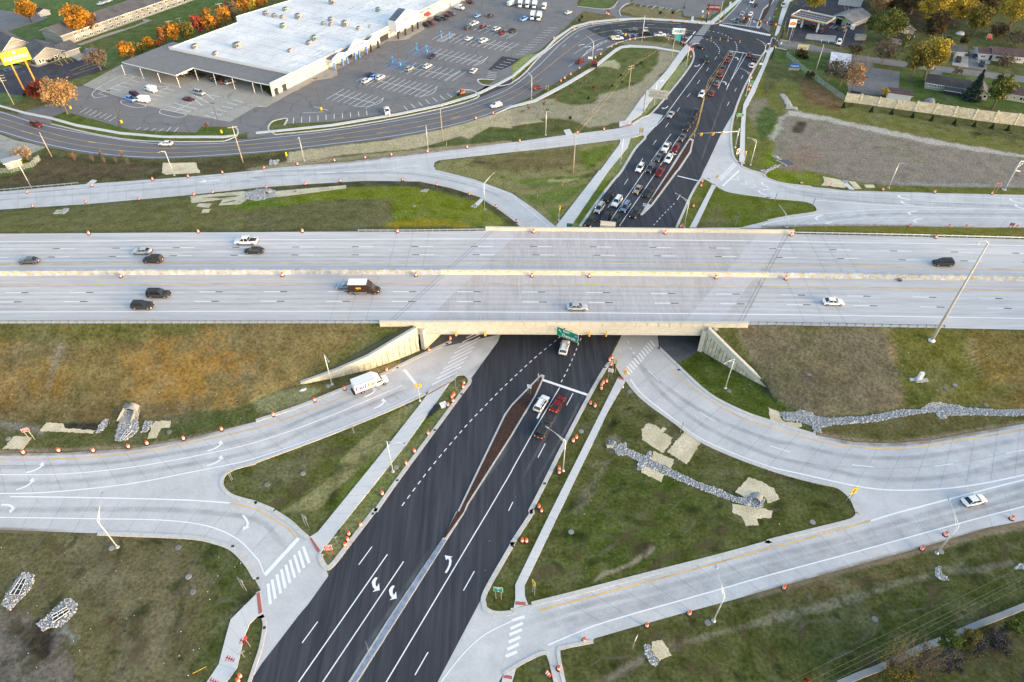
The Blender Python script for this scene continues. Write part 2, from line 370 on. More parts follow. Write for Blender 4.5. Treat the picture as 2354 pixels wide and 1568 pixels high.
# triangle between the upper ramp and the avenue
regg("10 1640,1520 1700,1475 2351,1410 20 0,1400 300,1370 985,1290 1000,1330 800,1568 21 790,0 400,500 350,480 0,200 11 2000,80 1680,0 10 1650,1568",(.195,.185,.095),.5)
regg("20 0,1420 600,1350 700,1500 300,1568 0,1568 10 2100,1568 2000,1450",(.135,.115,.06),2)
regg("20 600,1400 950,1320 850,1450 700,1560",(.10,.13,.03),1)
for k,a in enumerate(("0,90 350,60 700,50 600,110 200,160","100,230 600,130 700,120 500,300 200,330","300,360 500,330 400,470 360,450")): regg("21 "+a,(.115,.145,.045),.7)
regg("21 350,80 640,70 500,110 330,100",(.28,.28,.17),.4)
regg("20 1090,1270 1200,1250 1220,1270 1130,1370 1010,1568 21 1000,0 620,515 540,515 890,0 20 890,1568",(.19,.20,.095),.4)
regg("21 800,100 950,60 780,290 620,500 580,480",(.10,.13,.03),.8)
# green island, upper right and verge
regg("21 1870,140 2000,200 2351,250 31 0,255 300,280 410,310 450,360 430,385 200,420 0,460 21 2351,460 2100,525 1690,525",(.095,.115,.026),.4)
regg("21 1650,520 1900,300 2000,480 1900,525",(.13,.12,.06),2)
regg("21 1840,120 1775,85 1740,80 1640,230 1510,525 1630,525",(.11,.12,.035),.4)
# upper right field
regg("20 2130,1000 2220,900 2351,850 30 150,700 600,950 1300,1080 1900,1200 2351,1300 3300,1600 31 3300,225 2351,225 1100,195 400,150 100,110 20 2200,1568 2100,1500",(.115,.12,.045),.8)
regg("20 2180,900 2350,900 2351,1250 2250,1200 2150,1050",(.19,.175,.14),1.5)
regg("20 2280,1000 2351,980 30 100,1050 50,1200 20 2300,1300 2230,1150",(.055,.085,.03),1.2)
regg("20 2300,1500 2351,1400 30 60,1300 200,1450 300,1550 350,1568 31 500,40 480,120 300,150 0,70",(.12,.15,.02),1.5)
regg("30 300,720 450,760 700,950 650,1020 400,960 300,850",(.13,.085,.05),2)
regg("30 120,1080 200,1030 550,1090 900,1170 1400,1290 1900,1380 2351,1460 3300,1600 31 3300,160 2351,160 1400,160 1000,125 700,85 500,30 30 380,1568 200,1500 40,1440 60,1300",(.205,.184,.164),.9)
regg("30 200,1020 550,1070 800,1130 1500,1280 2351,1420 3300,1560 3300,1600 2351,1455 1500,1320 1000,1220 500,1110 200,1060",(.40,.385,.36),.7,2)
regg("30 20,1250 100,1080 170,1060 120,1180 60,1300",(.36,.35,.32),.8,2)
regg("30 225,1220 240,1150 290,1110 340,1120 340,1200 300,1230",(.055,.045,.04),.8)
regg("30 100,1540 200,1400 400,1340 520,1450 300,1568",(.21,.165,.145),2)
regg("31 1050,100 2351,130 2351,150 1900,160 1400,155",(.26,.25,.24),.8)
regg("31 880,130 2351,165 3300,180 3300,225 2351,225 1100,195 720,180",(.105,.11,.035),.6)
# residential, upper right
regg("30 0,450 170,460 600,500 800,540 1000,600 1100,650 1500,620 2351,720 2351,1020 1400,930 700,860 500,780 100,600",(.062,.095,.030),.6)
regg("30 900,430 900,-60 3300,-60 3300,700 2351,650 1500,580 960,500",(.080,.090,.040),1)
regg("30 1100,150 1300,0 1900,0 1800,250 1300,300 1100,330",(.050,.045,.028),3)
regg("30 750,920 1300,920 2351,1050 2351,1150 1300,1020 700,940",(.10,.115,.042),1)
# inn and store surroundings
regg("00 -300,-80 1000,-80 3000,-120 2351,0 2100,0 1330,400 1100,600 560,760 300,900 60,980 0,980 -300,900",(.085,.125,.05),.6)
regg("00 700,380 1400,200 2000,60 2351,0 10 0,0 00 2100,300 1500,500 1200,500 900,450",(.085,.115,.042),2)
regg("00 560,760 900,630 1120,580 1120,620 720,790",(.10,.12,.05),.5)
regg("00 60,980 300,880 500,900 700,990 520,1020 230,1020",(.12,.115,.055),.5)
regg("00 480,1080 600,1030 900,1110 1150,1190 1500,1215 1800,1225 1850,1165 2170,1185 2180,1240 2100,1280 1400,1290 900,1230 470,1130",(.075,.105,.03),.4)
regg("10 110,1200 130,1120 230,1090 280,1100 260,1150 700,1130 1200,1060 1700,960 1850,880 1900,835 2010,860 2030,890 1800,985 1300,1095 700,1195 200,1240",(.085,.105,.04),.4)
regg("00 -300,1260 0,1270 270,1320 420,1360 300,1568 -300,1700",(.08,.10,.035),.5)
# banks
regg("01 -700,440 0,385 1700,255 2351,192 2351,530 0,570 -700,570",(.130,.120,.050),.8)
regg("11 -100,270 400,215 830,150 1000,120 1500,128 1800,200 2050,290 2290,480 2200,520 1250,520 1240,265 800,265 500,290 200,330 -100,360",(.135,.155,.028),.6)
regg("01 2000,350 2351,280 11 200,250 200,330 01 2351,355",(.105,.14,.028),.6)
regg("11 -100,380 500,290 1240,265 1240,520 -100,540",(.118,.110,.052),.6)
regg("11 1050,98 1500,104 1800,168 2040,248 1980,280 1750,210 1450,150 1050,135 850,150 250,190 180,170 500,128",(.062,.058,.035),.6)
regg("31 200,510 1000,510 1900,525 3300,545 3300,610 2351,600 1000,570 225,545",(.175,.15,.035),.4)
regg("02 -900,-10 1425,-10 11 1425,1412 12 1200,-20 425,392 0,530 02 2200,600 1500,690 1000,745 500,740 0,712 -900,720",(.112,.098,.055),.8)
regg("02 200,100 900,60 1800,200 2000,500 1000,560 300,450",(.135,.110,.055),6)
regg("02 1250,160 1700,20 2200,120 2230,330 1900,420 1300,460",(.185,.125,.052),5,1.8)  # orange sunlight on dead tufts, painted into the bank's ground colour
regg("02 -200,180 300,150 520,300 430,520 100,600 -200,560",(.17,.12,.052),5,1.8)  # further left, another patch of warm sunlight painted into the turf colour
regg("11 1180,490 1500,450 1900,480 1960,520 1250,525",(.24,.19,.03),1.2,2)  # yellow sunlit streak along the far bank's top, painted as ground colour
regg("02 520,0 600,0 590,100 520,250 470,380 430,480 450,350 470,200",(.17,.155,.125),.5)
regg("02 0,620 1000,640 1900,560 1700,700 1000,740 0,710",(.085,.07,.038),1.5)
regg("31 0,1430 1080,1450 32 1150,100 1240,400 1260,560 1500,590 500,690 300,640 100,520 0,440 22 1930,0 21 1850,1440",(.118,.104,.074),.8)
regg("31 1100,1450 1800,1460 32 1850,60 1970,330 2000,560 1850,600 1550,590 1250,600 1240,400 1160,150",(.088,.092,.030),.5)
regg("32 1280,480 1450,430 1500,560 1400,620 1290,590",(.045,.062,.018),1.2)
regg("31 1820,1460 3300,1490 32 3300,640 2000,640 1980,350 1870,80",(.125,.102,.045),.6)
regg("32 1100,0 1150,0 1170,180 1150,180",(.26,.19,.12),.4)
regg("32 1790,-10 1840,0 1980,330 1960,330",(.22,.19,.15),.4)
regg("32 300,280 420,280 440,370 370,420 300,370",(.09,.078,.065),.7)
regg("32 2010,410 2250,390 2300,440 2180,490 2040,480",(.06,.07,.022),1)
def vnoise(x,y,sc,seed):
    x=x*sc;y=y*sc;xi=np.floor(x).astype(np.int64);yi=np.floor(y).astype(np.int64);fx=x-xi;fy=y-yi
    fx=fx*fx*(3-2*fx);fy=fy*fy*(3-2*fy)
    def h(a,b):
        n=(a*374761393+b*668265263+seed*1442695)&0x7fffffff;n=((n^(n>>13))*1274126177)&0x7fffffff
        return ((n^(n>>16))&0xffff)/65535.
    return (h(xi,yi)*(1-fx)+h(xi+1,yi)*fx)*(1-fy)+(h(xi,yi+1)*(1-fx)+h(xi+1,yi+1)*fx)*fy
def paint(X,Y,base=(.08,.085,.036)):
    C=np.tile(np.array(base,float),(len(X),1))
    nz=vnoise(X,Y,.25,1)+.6*vnoise(X,Y,.7,2)+.4*vnoise(X,Y,1.6,3);nz=(nz-1.)*1.3
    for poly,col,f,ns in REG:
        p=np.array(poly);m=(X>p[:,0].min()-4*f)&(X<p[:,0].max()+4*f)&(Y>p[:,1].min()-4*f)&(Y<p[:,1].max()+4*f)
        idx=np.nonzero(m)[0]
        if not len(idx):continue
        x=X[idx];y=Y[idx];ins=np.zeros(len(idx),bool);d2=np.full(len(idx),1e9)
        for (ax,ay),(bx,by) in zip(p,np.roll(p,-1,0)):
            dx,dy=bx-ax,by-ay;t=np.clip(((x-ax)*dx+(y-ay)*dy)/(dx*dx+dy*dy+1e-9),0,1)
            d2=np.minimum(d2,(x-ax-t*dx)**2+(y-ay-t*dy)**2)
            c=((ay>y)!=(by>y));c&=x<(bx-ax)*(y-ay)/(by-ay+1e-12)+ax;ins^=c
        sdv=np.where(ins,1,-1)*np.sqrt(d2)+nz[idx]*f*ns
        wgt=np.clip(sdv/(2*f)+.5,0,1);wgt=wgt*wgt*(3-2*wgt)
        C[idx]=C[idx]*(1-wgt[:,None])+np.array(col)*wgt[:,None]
    # wear: bare soil flecks and lush clumps belonging to the turf itself
    s=vnoise(X,Y,.12,9)*.6+vnoise(X,Y,.45,10)*.4
    b=np.clip((s-.60)*5,0,1)*.35;C=C*(1-b[:,None])+(C*.5+np.array((.10,.095,.075)))*b[:,None]
    b=np.clip((.40-s)*5,0,1)*.30;C=C*(1-b[:,None])+C*np.array((.62,.80,.50))*b[:,None]
    m=C.mean(1,keepdims=True);C=m+(C-m)*1.3;return np.clip(C*1.12,.005,1)
def colored(name,V,F,m,kind):
    me=bpy.data.meshes.new(name);V=np.asarray(V,np.float32)
    F=np.asarray(F,np.int32);me.vertices.add(len(V));me.vertices.foreach_set('co',V.ravel())
    me.loops.add(F.size);me.loops.foreach_set('vertex_index',F.ravel());me.polygons.add(len(F))
    me.polygons.foreach_set('loop_start',np.arange(0,F.size,4,dtype=np.int32));me.polygons.foreach_set('loop_total',np.full(len(F),4,np.int32))
    me.update(calc_edges=True)
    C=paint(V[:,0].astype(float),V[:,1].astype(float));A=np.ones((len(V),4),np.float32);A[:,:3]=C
    at=me.color_attributes.new('Col','FLOAT_COLOR','POINT');at.data.foreach_set('color',A.ravel())
    me.materials.append(m);me.polygons.foreach_set('use_smooth',np.ones(len(F),bool))
    o=bpy.data.objects.new(name,me);link(o);o['kind']=kind;return o
ys=[20.];
while ys[-1]<430: ys.append(ys[-1]+.35+.0022*max(ys[-1]-40,0))
xs=np.linspace(-1,1,760)
ys=np.array(ys);XX=[];
half=60+ys*.64
GX=xs[None,:]*half[:,None];GY=np.repeat(ys[:,None],len(xs),1)
V=np.stack([GX.ravel(),GY.ravel(),np.zeros(GX.size)],1)
n=len(xs);r=np.arange(len(ys)-1)[:,None]*n+np.arange(n-1)[None,:];r=r.ravel()
F=np.stack([r,r+1,r+n+1,r+n],1)
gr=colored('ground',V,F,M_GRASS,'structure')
far=MB();far.add([(-3000,-1500,-.3),(3000,-1500,-.3),(3000,4000,-.3),(-3000,4000,-.3)],[(0,1,2,3)])
M_FAR=nmat('far_turf',(.07,.08,.035),(.09,.09,.045),scale=.3,scale2=.02);o=far.build('ground_beyond',M_FAR);o['kind']='structure'
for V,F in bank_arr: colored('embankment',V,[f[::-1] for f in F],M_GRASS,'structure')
# ================================================================ PAVEMENT
def road(name,s,z,m,smooth=False,zz=None):
    p=W(s);p=cat(p,4,True) if smooth else p
    return sheet(name,p,z,m)
LIFT=.10      # kerbed roads lie this much above turf datum (kept thin)
road('avenue_asphalt',"F 519,1640 13 0,1480 50,1400 250,1140 390,955 480,850 665,590 720,495 860,315 1100,0 12 1105,1568 1300,1290 1640,830 1890,490 1965,385 1985,330 2225,0 11 2300,1460 F 1352,519 21 780,290 930,95 1010,0 20 1010,1568 1130,1370 1225,1265 1330,1150 1390,1060 1290,1040 1450,850 1600,660 1660,560 1668,490 1640,440 1600,395 1400,340 1200,345 1000,388 870,355 780,320 685,268 800,235 1000,205 1200,190 1550,215 1800,235 1900,215 1960,170 2040,90 2110,0 2140,-60 2500,-60 30 260,-60 100,0 50,120 10,300 40,330 90,380 100,440 0,450 20 2340,470 2290,520 2150,800 2060,985 1990,1110 1920,1230 1795,1500 1760,1568 21 1735,60 1645,225 1510,525 F 1470,640 22 1010,-60 960,0 850,240 705,505 490,915 285,1330 165,1568 23 190,0 0,290 13 2351,310 2105,730 2035,865 1665,1568 F 965,1640",.06,M_ASPH)
road('avenue_older_lanes',"20 1960,170 2040,90 2110,0 2140,-60 2500,-60 30 260,-60 100,0 50,120 10,300 20 2290,250 2240,262 1905,205",.066,M_RING)
road('ring_road',"00 -300,960 0,1020 250,1075 470,1138 900,1240 1330,1295 1980,1300 2351,1268 10 200,1235 700,1183 1300,1083 1800,973 2030,898 2351,768 20 110,678 270,508 540,288 700,228 900,208 1000,260 1000,388 930,422 800,502 720,562 640,622 300,822 200,882 0,966 10 2351,992 1900,1142 1300,1267 600,1352 0,1412 00 2000,1442 1400,1464 900,1432 420,1352 100,1257 0,1222 -300,1120",.03,M_RING,)
road('upper_ramp',"01 -700,265 0,195 800,125 1700,62 2351,0 10 170,1545 900,1480 1560,1400 2351,1310 20 430,1250 830,1200 985,1180 1100,1140 1200,1080 1285,1040 1390,1060 1330,1150 1225,1265 1190,1240 1110,1262 985,1285 300,1370 0,1400 10 1680,1475 1640,1495 1632,1530 1655,1568 11 1680,0 2000,80 2351,210 21 200,350 400,515 F 1283,530 1283,620 1200,640 21 70,515 0,450 11 2250,375 2050,245 1800,165 1500,102 1000,96 500,125 0,160 01 1700,230 800,310 0,360 -700,420",.045,M_CONC)
road('upper_right_ramp',"20 2060,985 2020,1150 2012,1300 2030,1440 2070,1490 2110,1530 2200,1568 21 2300,30 31 0,75 150,120 400,150 720,185 1100,195 1600,210 2351,225 3300,255 3300,540 2351,527 1900,527 1000,512 0,528 21 2100,530 1900,640 1450,640 1510,530 2100,524 2351,462 31 0,460 200,420 430,385 452,355 410,310 300,280 0,255 21 2351,250 2000,200 1870,140 1840,120 1775,85 1740,80 1700,110 1735,60 1760,0 20 1760,1568 1795,1500 1920,1230 1990,1110",.047,M_CONC)
road('lower_left_ramp',"02 -700,1020 0,1032 600,1027 1200,987 1700,905 2351,740 12 400,600 800,440 900,400 1180,300 1340,218 1640,75 1800,0 11 2000,1500 F 1150,700 1170,700 12 2225,0 1985,345 1945,320 1900,305 1840,315 1790,360 1580,465 1200,650 860,790 500,930 0,1100 02 2351,1115 2150,1170 2060,1230 2032,1300 2060,1370 2150,1435 2351,1490 12 150,1550 13 170,0 300,90 410,190 475,245 600,390 590,430 640,510 665,590 480,850 390,955 250,1140 50,1400 0,1480 F 519,1640 560,1640 03 2340,1450 13 0,1390 80,1080 80,980 60,930 45,720 0,640 03 2280,480 2150,340 1980,270 1700,225 1200,203 800,195 0,165 -700,160",.049,M_CONC)
road('lower_right_ramp',"22 1010,-60 1335,-60 1350,60 1510,215 1800,480 2100,640 2351,730 32 440,865 800,930 1150,940 1500,910 2000,820 2351,760 3300,600 33 3300,-160 2351,80 2000,150 1400,330 0,715 23 2060,800 1500,950 750,1165 740,1190 480,1245 430,1290 480,1568 500,1640 440,1640 370,1440 330,1330 270,1300 100,1380 0,1440 13 2270,1490 F 1130,1600 1060,1640 965,1640 13 1665,1568 2035,865 2105,730 2095,850 2110,895 2200,935 2351,925 23 20,885 180,850 600,745 1250,575 1900,410 2351,285 33 400,175 720,95 800,60 825,20 32 820,1568 760,1440 640,1340 470,1300 250,1245 0,1175 22 2000,1040 1700,900 1500,750 1200,530 1050,355 990,290 950,190 905,185 895,170",.051,M_CONC)
# slope paving beneath the bridge
sheet('slope_paving',W("12 1325,180 1560,88 1640,10 F 1200,640 1330,520 1345,560 1190,760 12 1640,70 1340,215"),.055,M_SLAB)
sheet('slope_paving',W("22 1345,-30 1360,60 1510,215 1692,108 1712,-60 F 1690,640 1620,620"),.055,M_SLAB)
# sidewalks (slabs)
def slab(s,h=.13,m=M_WALK,name='sidewalk'):
    p=W(s);a=sum((p[i].x*p[(i+1)%len(p)].y-p[(i+1)%len(p)].x*p[i].y) for i in range(len(p)))
    if a<0:p=p[::-1]
    tr=tess([p]);mb=MB();n=len(p)
    f=[t if ((p[t[1]].x-p[t[0]].x)*(p[t[2]].y-p[t[0]].y)-(p[t[1]].y-p[t[0]].y)*(p[t[2]].x-p[t[0]].x))>0 else t[::-1] for t in tr]
    mb.add([(q.x,q.y,h) for q in p]+[(q.x,q.y,-.02) for q in p],[tuple(t) for t in f]+[(i+n,(i+1)%n+n,(i+1)%n,i) for i in range(n)])
    o=mb.build(name,m);o['kind']='structure';return o
slab("12 1570,495 1580,468 1800,355 1700,500 1400,925 890,1568 13 730,200 590,385 475,245 570,185 720,0 12 720,1568 1100,1100 1500,590")
slab("F 1283,524 21 400,515 800,0 20 810,1568 985,1330 1000,1275 1090,1272 1060,1360 890,1568 21 890,0 540,515")
slab("20 985,1175 985,1120 1040,1110 1190,900 1420,650 1540,480 1600,410 1650,440 1600,500 1500,640 1300,900 1180,1060 1100,1112 1095,1140")
slab("20 -600,1145 10 1600,1170")if 0 else None
slab("10 2200,1045 20 0,972 200,918 500,758 720,628 950,448 1000,425 1080,415 1300,428 1540,470 1540,486 1300,446 1090,437 1010,445 960,475 740,645 520,780 220,938 0,990")
slab("00 65,985 230,1030 470,1078 700,1142 1100,1215 1500,1250 2050,1250 2170,1238 2180,1250 2050,1270 1500,1268 1100,1235 700,1165 470,1100 230,1050 60,1000 -300,900 -300,880")
slab("10 0,1215 200,1195 700,1142 1300,1042 1700,958 2000,868 2200,775 2351,695 20 200,522 300,455 400,345 560,240 720,198 960,174 1200,165 1780,198 1830,190 2090,-20 2130,-20 1850,220 1790,222 1200,180 960,190 720,214 560,257 410,365 300,480 200,550 0,720 10 2210,795 2010,888 1700,978 1300,1062 700,1162 200,1213 0,1233")
slab("30 -20,480 20 2340,490 2290,620 2180,850 2125,960 2100,1150 2085,1480 2110,1530 2135,1470 2140,1150 2150,1000 2230,850 2351,560 30 20,500 60,440 30,440")
slab("21 1840,120 1630,525 1690,525 1870,142")
slab("22 975,330 780,720 355,1568 23 30,670 30,800 15,885 145,850 120,780 115,680 440,0 22 440,1568 880,650 1045,362")
slab("03 2351,760 2120,990 2080,1130 2010,1400 1850,1640 2020,1640 2110,1530 2180,1430 2240,1160 2295,1030 2351,975 13 70,940 85,980 60,920 45,725 0,745")
slab("13 2351,1440 2270,1490 2240,1640 23 -20,1640 0,1568 40,1425 0,1440",.10)
sheet('tactile_paving',W("12 1565,495 1775,375 1795,362 1780,385 1590,492"),.145,M_RED)
sheet('tactile_paving',W("13 490,245 510,240 595,362 570,378"),.145,M_RED)
sheet('tactile_paving',W("13 5,750 35,740 60,925 25,945"),.145,M_RED)
sheet('tactile_paving',W("22 972,328 1038,350 1030,365 968,345"),.145,M_RED)
sheet('tactile_paving',W("23 30,825 125,832 125,862 28,855"),.145,M_RED)
sheet('tactile_paving',W("20 2060,1480 2105,1495 2100,1508 2058,1490"),.145,M_RED)
sheet('tactile_paving',W("20 985,1170 1090,1145 1095,1152 990,1178"),.145,M_RED)
sheet('tactile_paving',W("20 1600,405 1640,455 1650,445 1612,402"),.145,M_RED)
sheet('tactile_paving',W("13 2275,1495 2351,1510 23 0,1512 0,1540 13 2270,1525"),.115,M_RED)
sheet('tactile_paving',W("21 1825,120 1860,128 1860,138 1822,130"),.145,M_RED)
# kerbs
def ribbon(mb,pts,w_,z0,z1,mi=0,lo=0):
    n=len(pts);L=[];R=[]
    for i,p in enumerate(pts):
        d=(pts[min(i+1,n-1)]-pts[max(i-1,0)]);d.z=0
        if d.length<1e-6:d=Vector((1,0,0))
        d.normalize();nn=Vector((-d.y,d.x,0));L.append(p+nn*(w_/2+lo));R.append(p-nn*(w_/2-lo))
    vs=[]
    for a,b in zip(L,R): vs+=[(a.x,a.y,a.z+z1),(b.x,b.y,b.z+z1)]+([(a.x,a.y,a.z+z0),(b.x,b.y,b.z+z0)] if z0 is not None else [])
    k=4 if z0 is not None else 2;fs=[]
    for i in range(n-1):
        a=i*k;c=(i+1)*k;fs.append((a,a+1,c+1,c))
        if k==4: fs+=[(a,c,c+2,a+2),(a+1,a+3,c+3,c+1)]
    if k==4: fs+=[(0,2,3,1),((n-1)*4,(n-1)*4+1,(n-1)*4+3,(n-1)*4+2)]
    mb.add(vs,fs,mi)
kb=MB()
def kerb(s,w_=.6,h=.15): ribbon(kb,cat(W(s),4),w_,0,h)
kerb("12 1095,1568 1290,1290 1630,830 1880,490 1955,390 1960,350 1935,318 1900,303 1840,313 1790,358 1580,463",.8)
kerb("13 165,0 300,88 410,188 475,245",.9);kerb("13 595,390 592,430 640,508 700,490 850,300 1080,0 12 1100,1540",.9)
kerb("02 2351,1110 12 500,926 860,786 1200,646 1560,485",.6)
kerb("12 160,1552 0,1488 02 2351,1485 2150,1430 2062,1368 2035,1300 2060,1232 2150,1172 2351,1118",.7)
kerb("03 900,200 1700,232 1970,278 2140,348 2270,485 2345,610",.8);kerb("13 70,975 80,1050 45,1250 -5,1400 -60,1568",.6)
kerb("12 0,733 400,598 800,438 1180,298 1340,216 1640,73 1790,5",.8)
kerb("21 625,515 780,290 930,95 1010,0 20 1130,1370 1222,1270 1190,1243 1110,1262 985,1285",.8)
kerb("20 1640,445 1668,490 1660,560 1600,660 1450,850 1285,1040 1200,1082 1100,1145",.7)
kerb("20 2340,462 2290,520 2150,770 2060,985 2018,1150 2012,1300 2032,1440 2072,1492",.7)
kerb("21 1510,525 1645,225 1735,80 1775,82",.7)
kerb("20 2110,1530 2200,1568 21 2300,30 31 0,75 150,120 400,150",.6)
kerb("21 2351,462 31 0,460 200,420 430,385 452,355 410,310 300,280 0,255 21 2351,250 2000,200 1870,140",.6)
kerb("22 960,220 1000,290 1050,355 1200,530 1500,750 1700,900 2000,1040 2351,1170 32 250,1245 470,1300 640,1340 760,1440 820,1568 33 825,20 800,60 720,95 400,175 0,275 23 2351,285 1900,410 1250,575 600,745 180,850",.8)
kerb("22 950,195 905,200 850,260 705,510 490,920 285,1335 165,1568 23 190,0 0,292 13 2351,305 2110,730 2095,850 2110,895 2200,935 2351,925 23 10,885",.8)
kerb("22 1350,60 1510,215 1800,480 2100,640 2351,730 32 435,862",.7)
kerb("23 745,1190 480,1245 425,1290 475,1568",.6);kerb("23 400,1568 340,1330 275,1300 100,1380 0,1440 13 2270,1490",.6)
kerb("20 540,290 700,230 900,208 1200,176 1550,203 1800,225 1900,212 1960,165 2040,85 2110,0",.5)
kerb("20 -5,766 110,680 270,510 540,290",.5);kerb("20 1600,400 1400,340 1200,345 1000,386 870,440",.5)
kerb("10 180,1238 700,1185 1300,1085 1800,975 2020,905 2040,870 1990,835 1900,828 1840,850",.5)
kerb("10 2351,770 2250,790 2100,785 2040,755 2050,730 2190,735",.5)
kerb("00 2100,1285 2170,1250 2185,1200 2150,1165",.5);kerb("10 180,1240 120,1200 120,1150 170,1110 270,1090 285,1100 260,1150",.5)
kerb("00 470,1140 900,1240 1330,1297 1980,1302 2100,1285",.5)
kerb("20 600,60 890,85 975,10",.4);kerb("20 1000,150 985,100 1030,50 1080,30",.4)
kerb("30 170,460 60,440 0,450",.5);kerb("30 110,370 185,380",.4);kerb("30 10,450 40,350 90,380",.4)
o=kb.build('kerb',M_KERB);o['kind']='structure'
# medians
M1o="22 275,308 300,322 288,352 215,515 0,872 12 2351,872 1950,1502 1920,1568 13 1755,260 925,1580 840,1580 1200,1010 1735,215 1840,0 12 1850,1568 2050,1150 2280,672 2351,578 22 0,578 250,322"
slab(M1o,.16,M_KERB,'median_kerb')
slab("22 268,325 276,350 205,505 0,845 12 2351,848 1935,1500 1910,1568 13 1740,240 1725,245 1718,240 1850,0 12 1868,1568 2065,1160 2290,690 2351,600 22 0,600",.19,M_MULCH,'median_mulch')
slab("13 1712,255 1748,262 912,1580 862,1580 1215,1015",.19,M_BRICK,'median_paving')
slab("20 1635,1272 1668,1288 1645,1400 1535,1568 21 1530,0 1290,325 1195,415 1175,410 1440,0 20 1480,1500 1620,1285",.16,M_KERB,'median_kerb')
slab("20 1637,1290 1652,1300 1630,1395 1515,1568 21 1510,0 1275,318 1250,310 1458,0 20 1497,1510 1625,1300",.19,M_MULCH,'median_mulch')
slab("20 2240,248 2250,262 2275,262 30 0,90 100,-60 F 1790,-20 20 2351,40 2300,90",.16,M_KERB,'median_kerb')
slab("20 2255,245 2270,250 2351,110 30 70,-60 30,-60 20 2351,60 2310,95",.19,M_MULCH,'median_mulch')
# ---- freeway
def off(pts,d,z=None):
    n=len(pts);o=[]
    for i,p in enumerate(pts):
        t=(pts[min(i+1,n-1)]-pts[max(i-1,0)]);t.z=0;t.normalize();o.append(p+Vector((-t.y,t.x,0))*d)
    return o
sheet('freeway',NN+SS[::-1],7.0,M_FREE)
JLs,JLn=P1("11 1235,1372",7),P1("11 2150,553",7);JRs,JRn=P1("21 2110,1398",7),P1("31 188,581",7)
def between(pl,x0,x1): return clip_x(pl,x0,x1)
deck=between(SS,JLs.x,JRs.x)+between(NN,JLn.x,JRn.x)[::-1]
sheet('bridge_roadway',deck,7.012,M_DECK)
def skew(a0,a1,wid,z,m,name): sheet(name,[a0,a0+Vector((wid,0,0)),a1+Vector((wid,0,0)),a1],z,m)
skew(JLs,JLn,8,7.018,M_DECKL,'bridge_roadway_band');skew(JRs-Vector((13,0,0)),JRn-Vector((8,0,0)),8,7.018,M_DECKL,'bridge_roadway_band')
# ---- markings
mk=MB()      # 0 white 1 yellow 2 black 3 blue 4 joint 5 faint joint
def line(s,w_,z=.075,mi=0,dash=None,smooth=True,start=0.):
    p=W(s,0 if z<1 else 7) if isinstance(s,str) else [Vector(q) for q in s]
    zz=z if z<1 else z-7
    if smooth and len(p)>2:p=cat(p,4)
    if not dash: ribbon(mk,p,w_,None,zz,mi);return
    on,cyc=dash;d=[0]
    for a,b in zip(p,p[1:]):d.append(d[-1]+(b-a).length)
    def at(t):
        t=min(max(t,0),d[-1])
        for j in range(len(p)-1):
            if d[j+1]>=t: return p[j].lerp(p[j+1],(t-d[j])/max(d[j+1]-d[j],1e-6))
        return p[-1]
    t=start
    while t<d[-1]:
        if t+on>0: ribbon(mk,[at(t),at(t+on)],w_,None,zz,mi)
        t+=cyc
def sg(s,w_,z=.075,mi=0):
    """separate straight strokes: pairs of points"""
    p=W(s,0 if z<1 else 7)
    for a,b in zip(p[::2],p[1::2]): ribbon(mk,[a,b],w_,None,z if z<1 else z-7,mi)
D25=(.95,2.1)
A1,A2=W("12 1410,1420 1460,1355");DC=(A2-A1).length
line("12 1340,1515 1560,1220 1760,975 1955,750 2100,600 2240,455 2340,360 22 30,320 215,150 360,30 430,-30 F 1310,740",.2,.09,dash=(.5*DC,DC))
line("22 450,380 505,275 555,165 590,80 612,20 640,-60 F 1330,720",.2,.09,dash=(.5*DC,DC))
sg("22 283,358 706,500",.65,.09)
line("22 437,428 215,800 0,1185 12 2351,1190 13 2130,0 1950,300 1190,1575",.2,.09,smooth=False)
sg("22 560,480 500,590 305,942 237,1072 8,1478 -32,1560 13 2005,547 1905,725 1580,1290 1460,1500 1065,322 945,487 567,1010 425,1205",.18,.09)
line("13 1207,392 385,1575",.2,.09,smooth=False);line("13 1355,458 607,1575",.2,.09,smooth=False)
line("13 1212,1018 850,1568",.14,.09,smooth=False)
# crosswalk lower left
sg("13 110,660 132,850 147,622 178,800 190,577 228,752 233,528 270,703 273,487 313,655 312,443 357,607 352,398 402,560 393,358 442,517 433,318 488,472",.5)
sg("13 80,583 392,243",.75)
sg("12 1617,400 1850,287 1657,348 1885,237 1690,300 1908,192 1720,258 1942,145 1760,203 1977,94 1790,160 2003,52 1823,112 2030,7 1862,62 2058,-35 1895,12 2080,-75 11 1930,1540 2070,1470",.3,.08)
sg("12 1358,262 1475,405",.75)
Y=1
line("02 -600,1078 0,1085 400,1088 1100,1045 1700,945 2351,800 12 400,670 880,485",.22,mi=Y)
line("02 -600,1220 0,1228 600,1220 1200,1160 1800,1055 2351,930 12 600,720 1200,470 1345,405",.23)
line("02 -600,1395 0,1400 500,1385 1200,1310 1800,1195 2100,1135 2351,1075 12 600,870 1200,630 1520,480",.28)
line("02 95,1428 900,1440 1700,1460 2110,1487",.3);line("02 2110,1487 2351,1540 13 50,5 200,90 300,160 377,237",.22,mi=Y)
line("03 -600,45 0,52 900,65 1500,78 1900,130 2180,250 2351,420 13 40,480 70,560",.23)
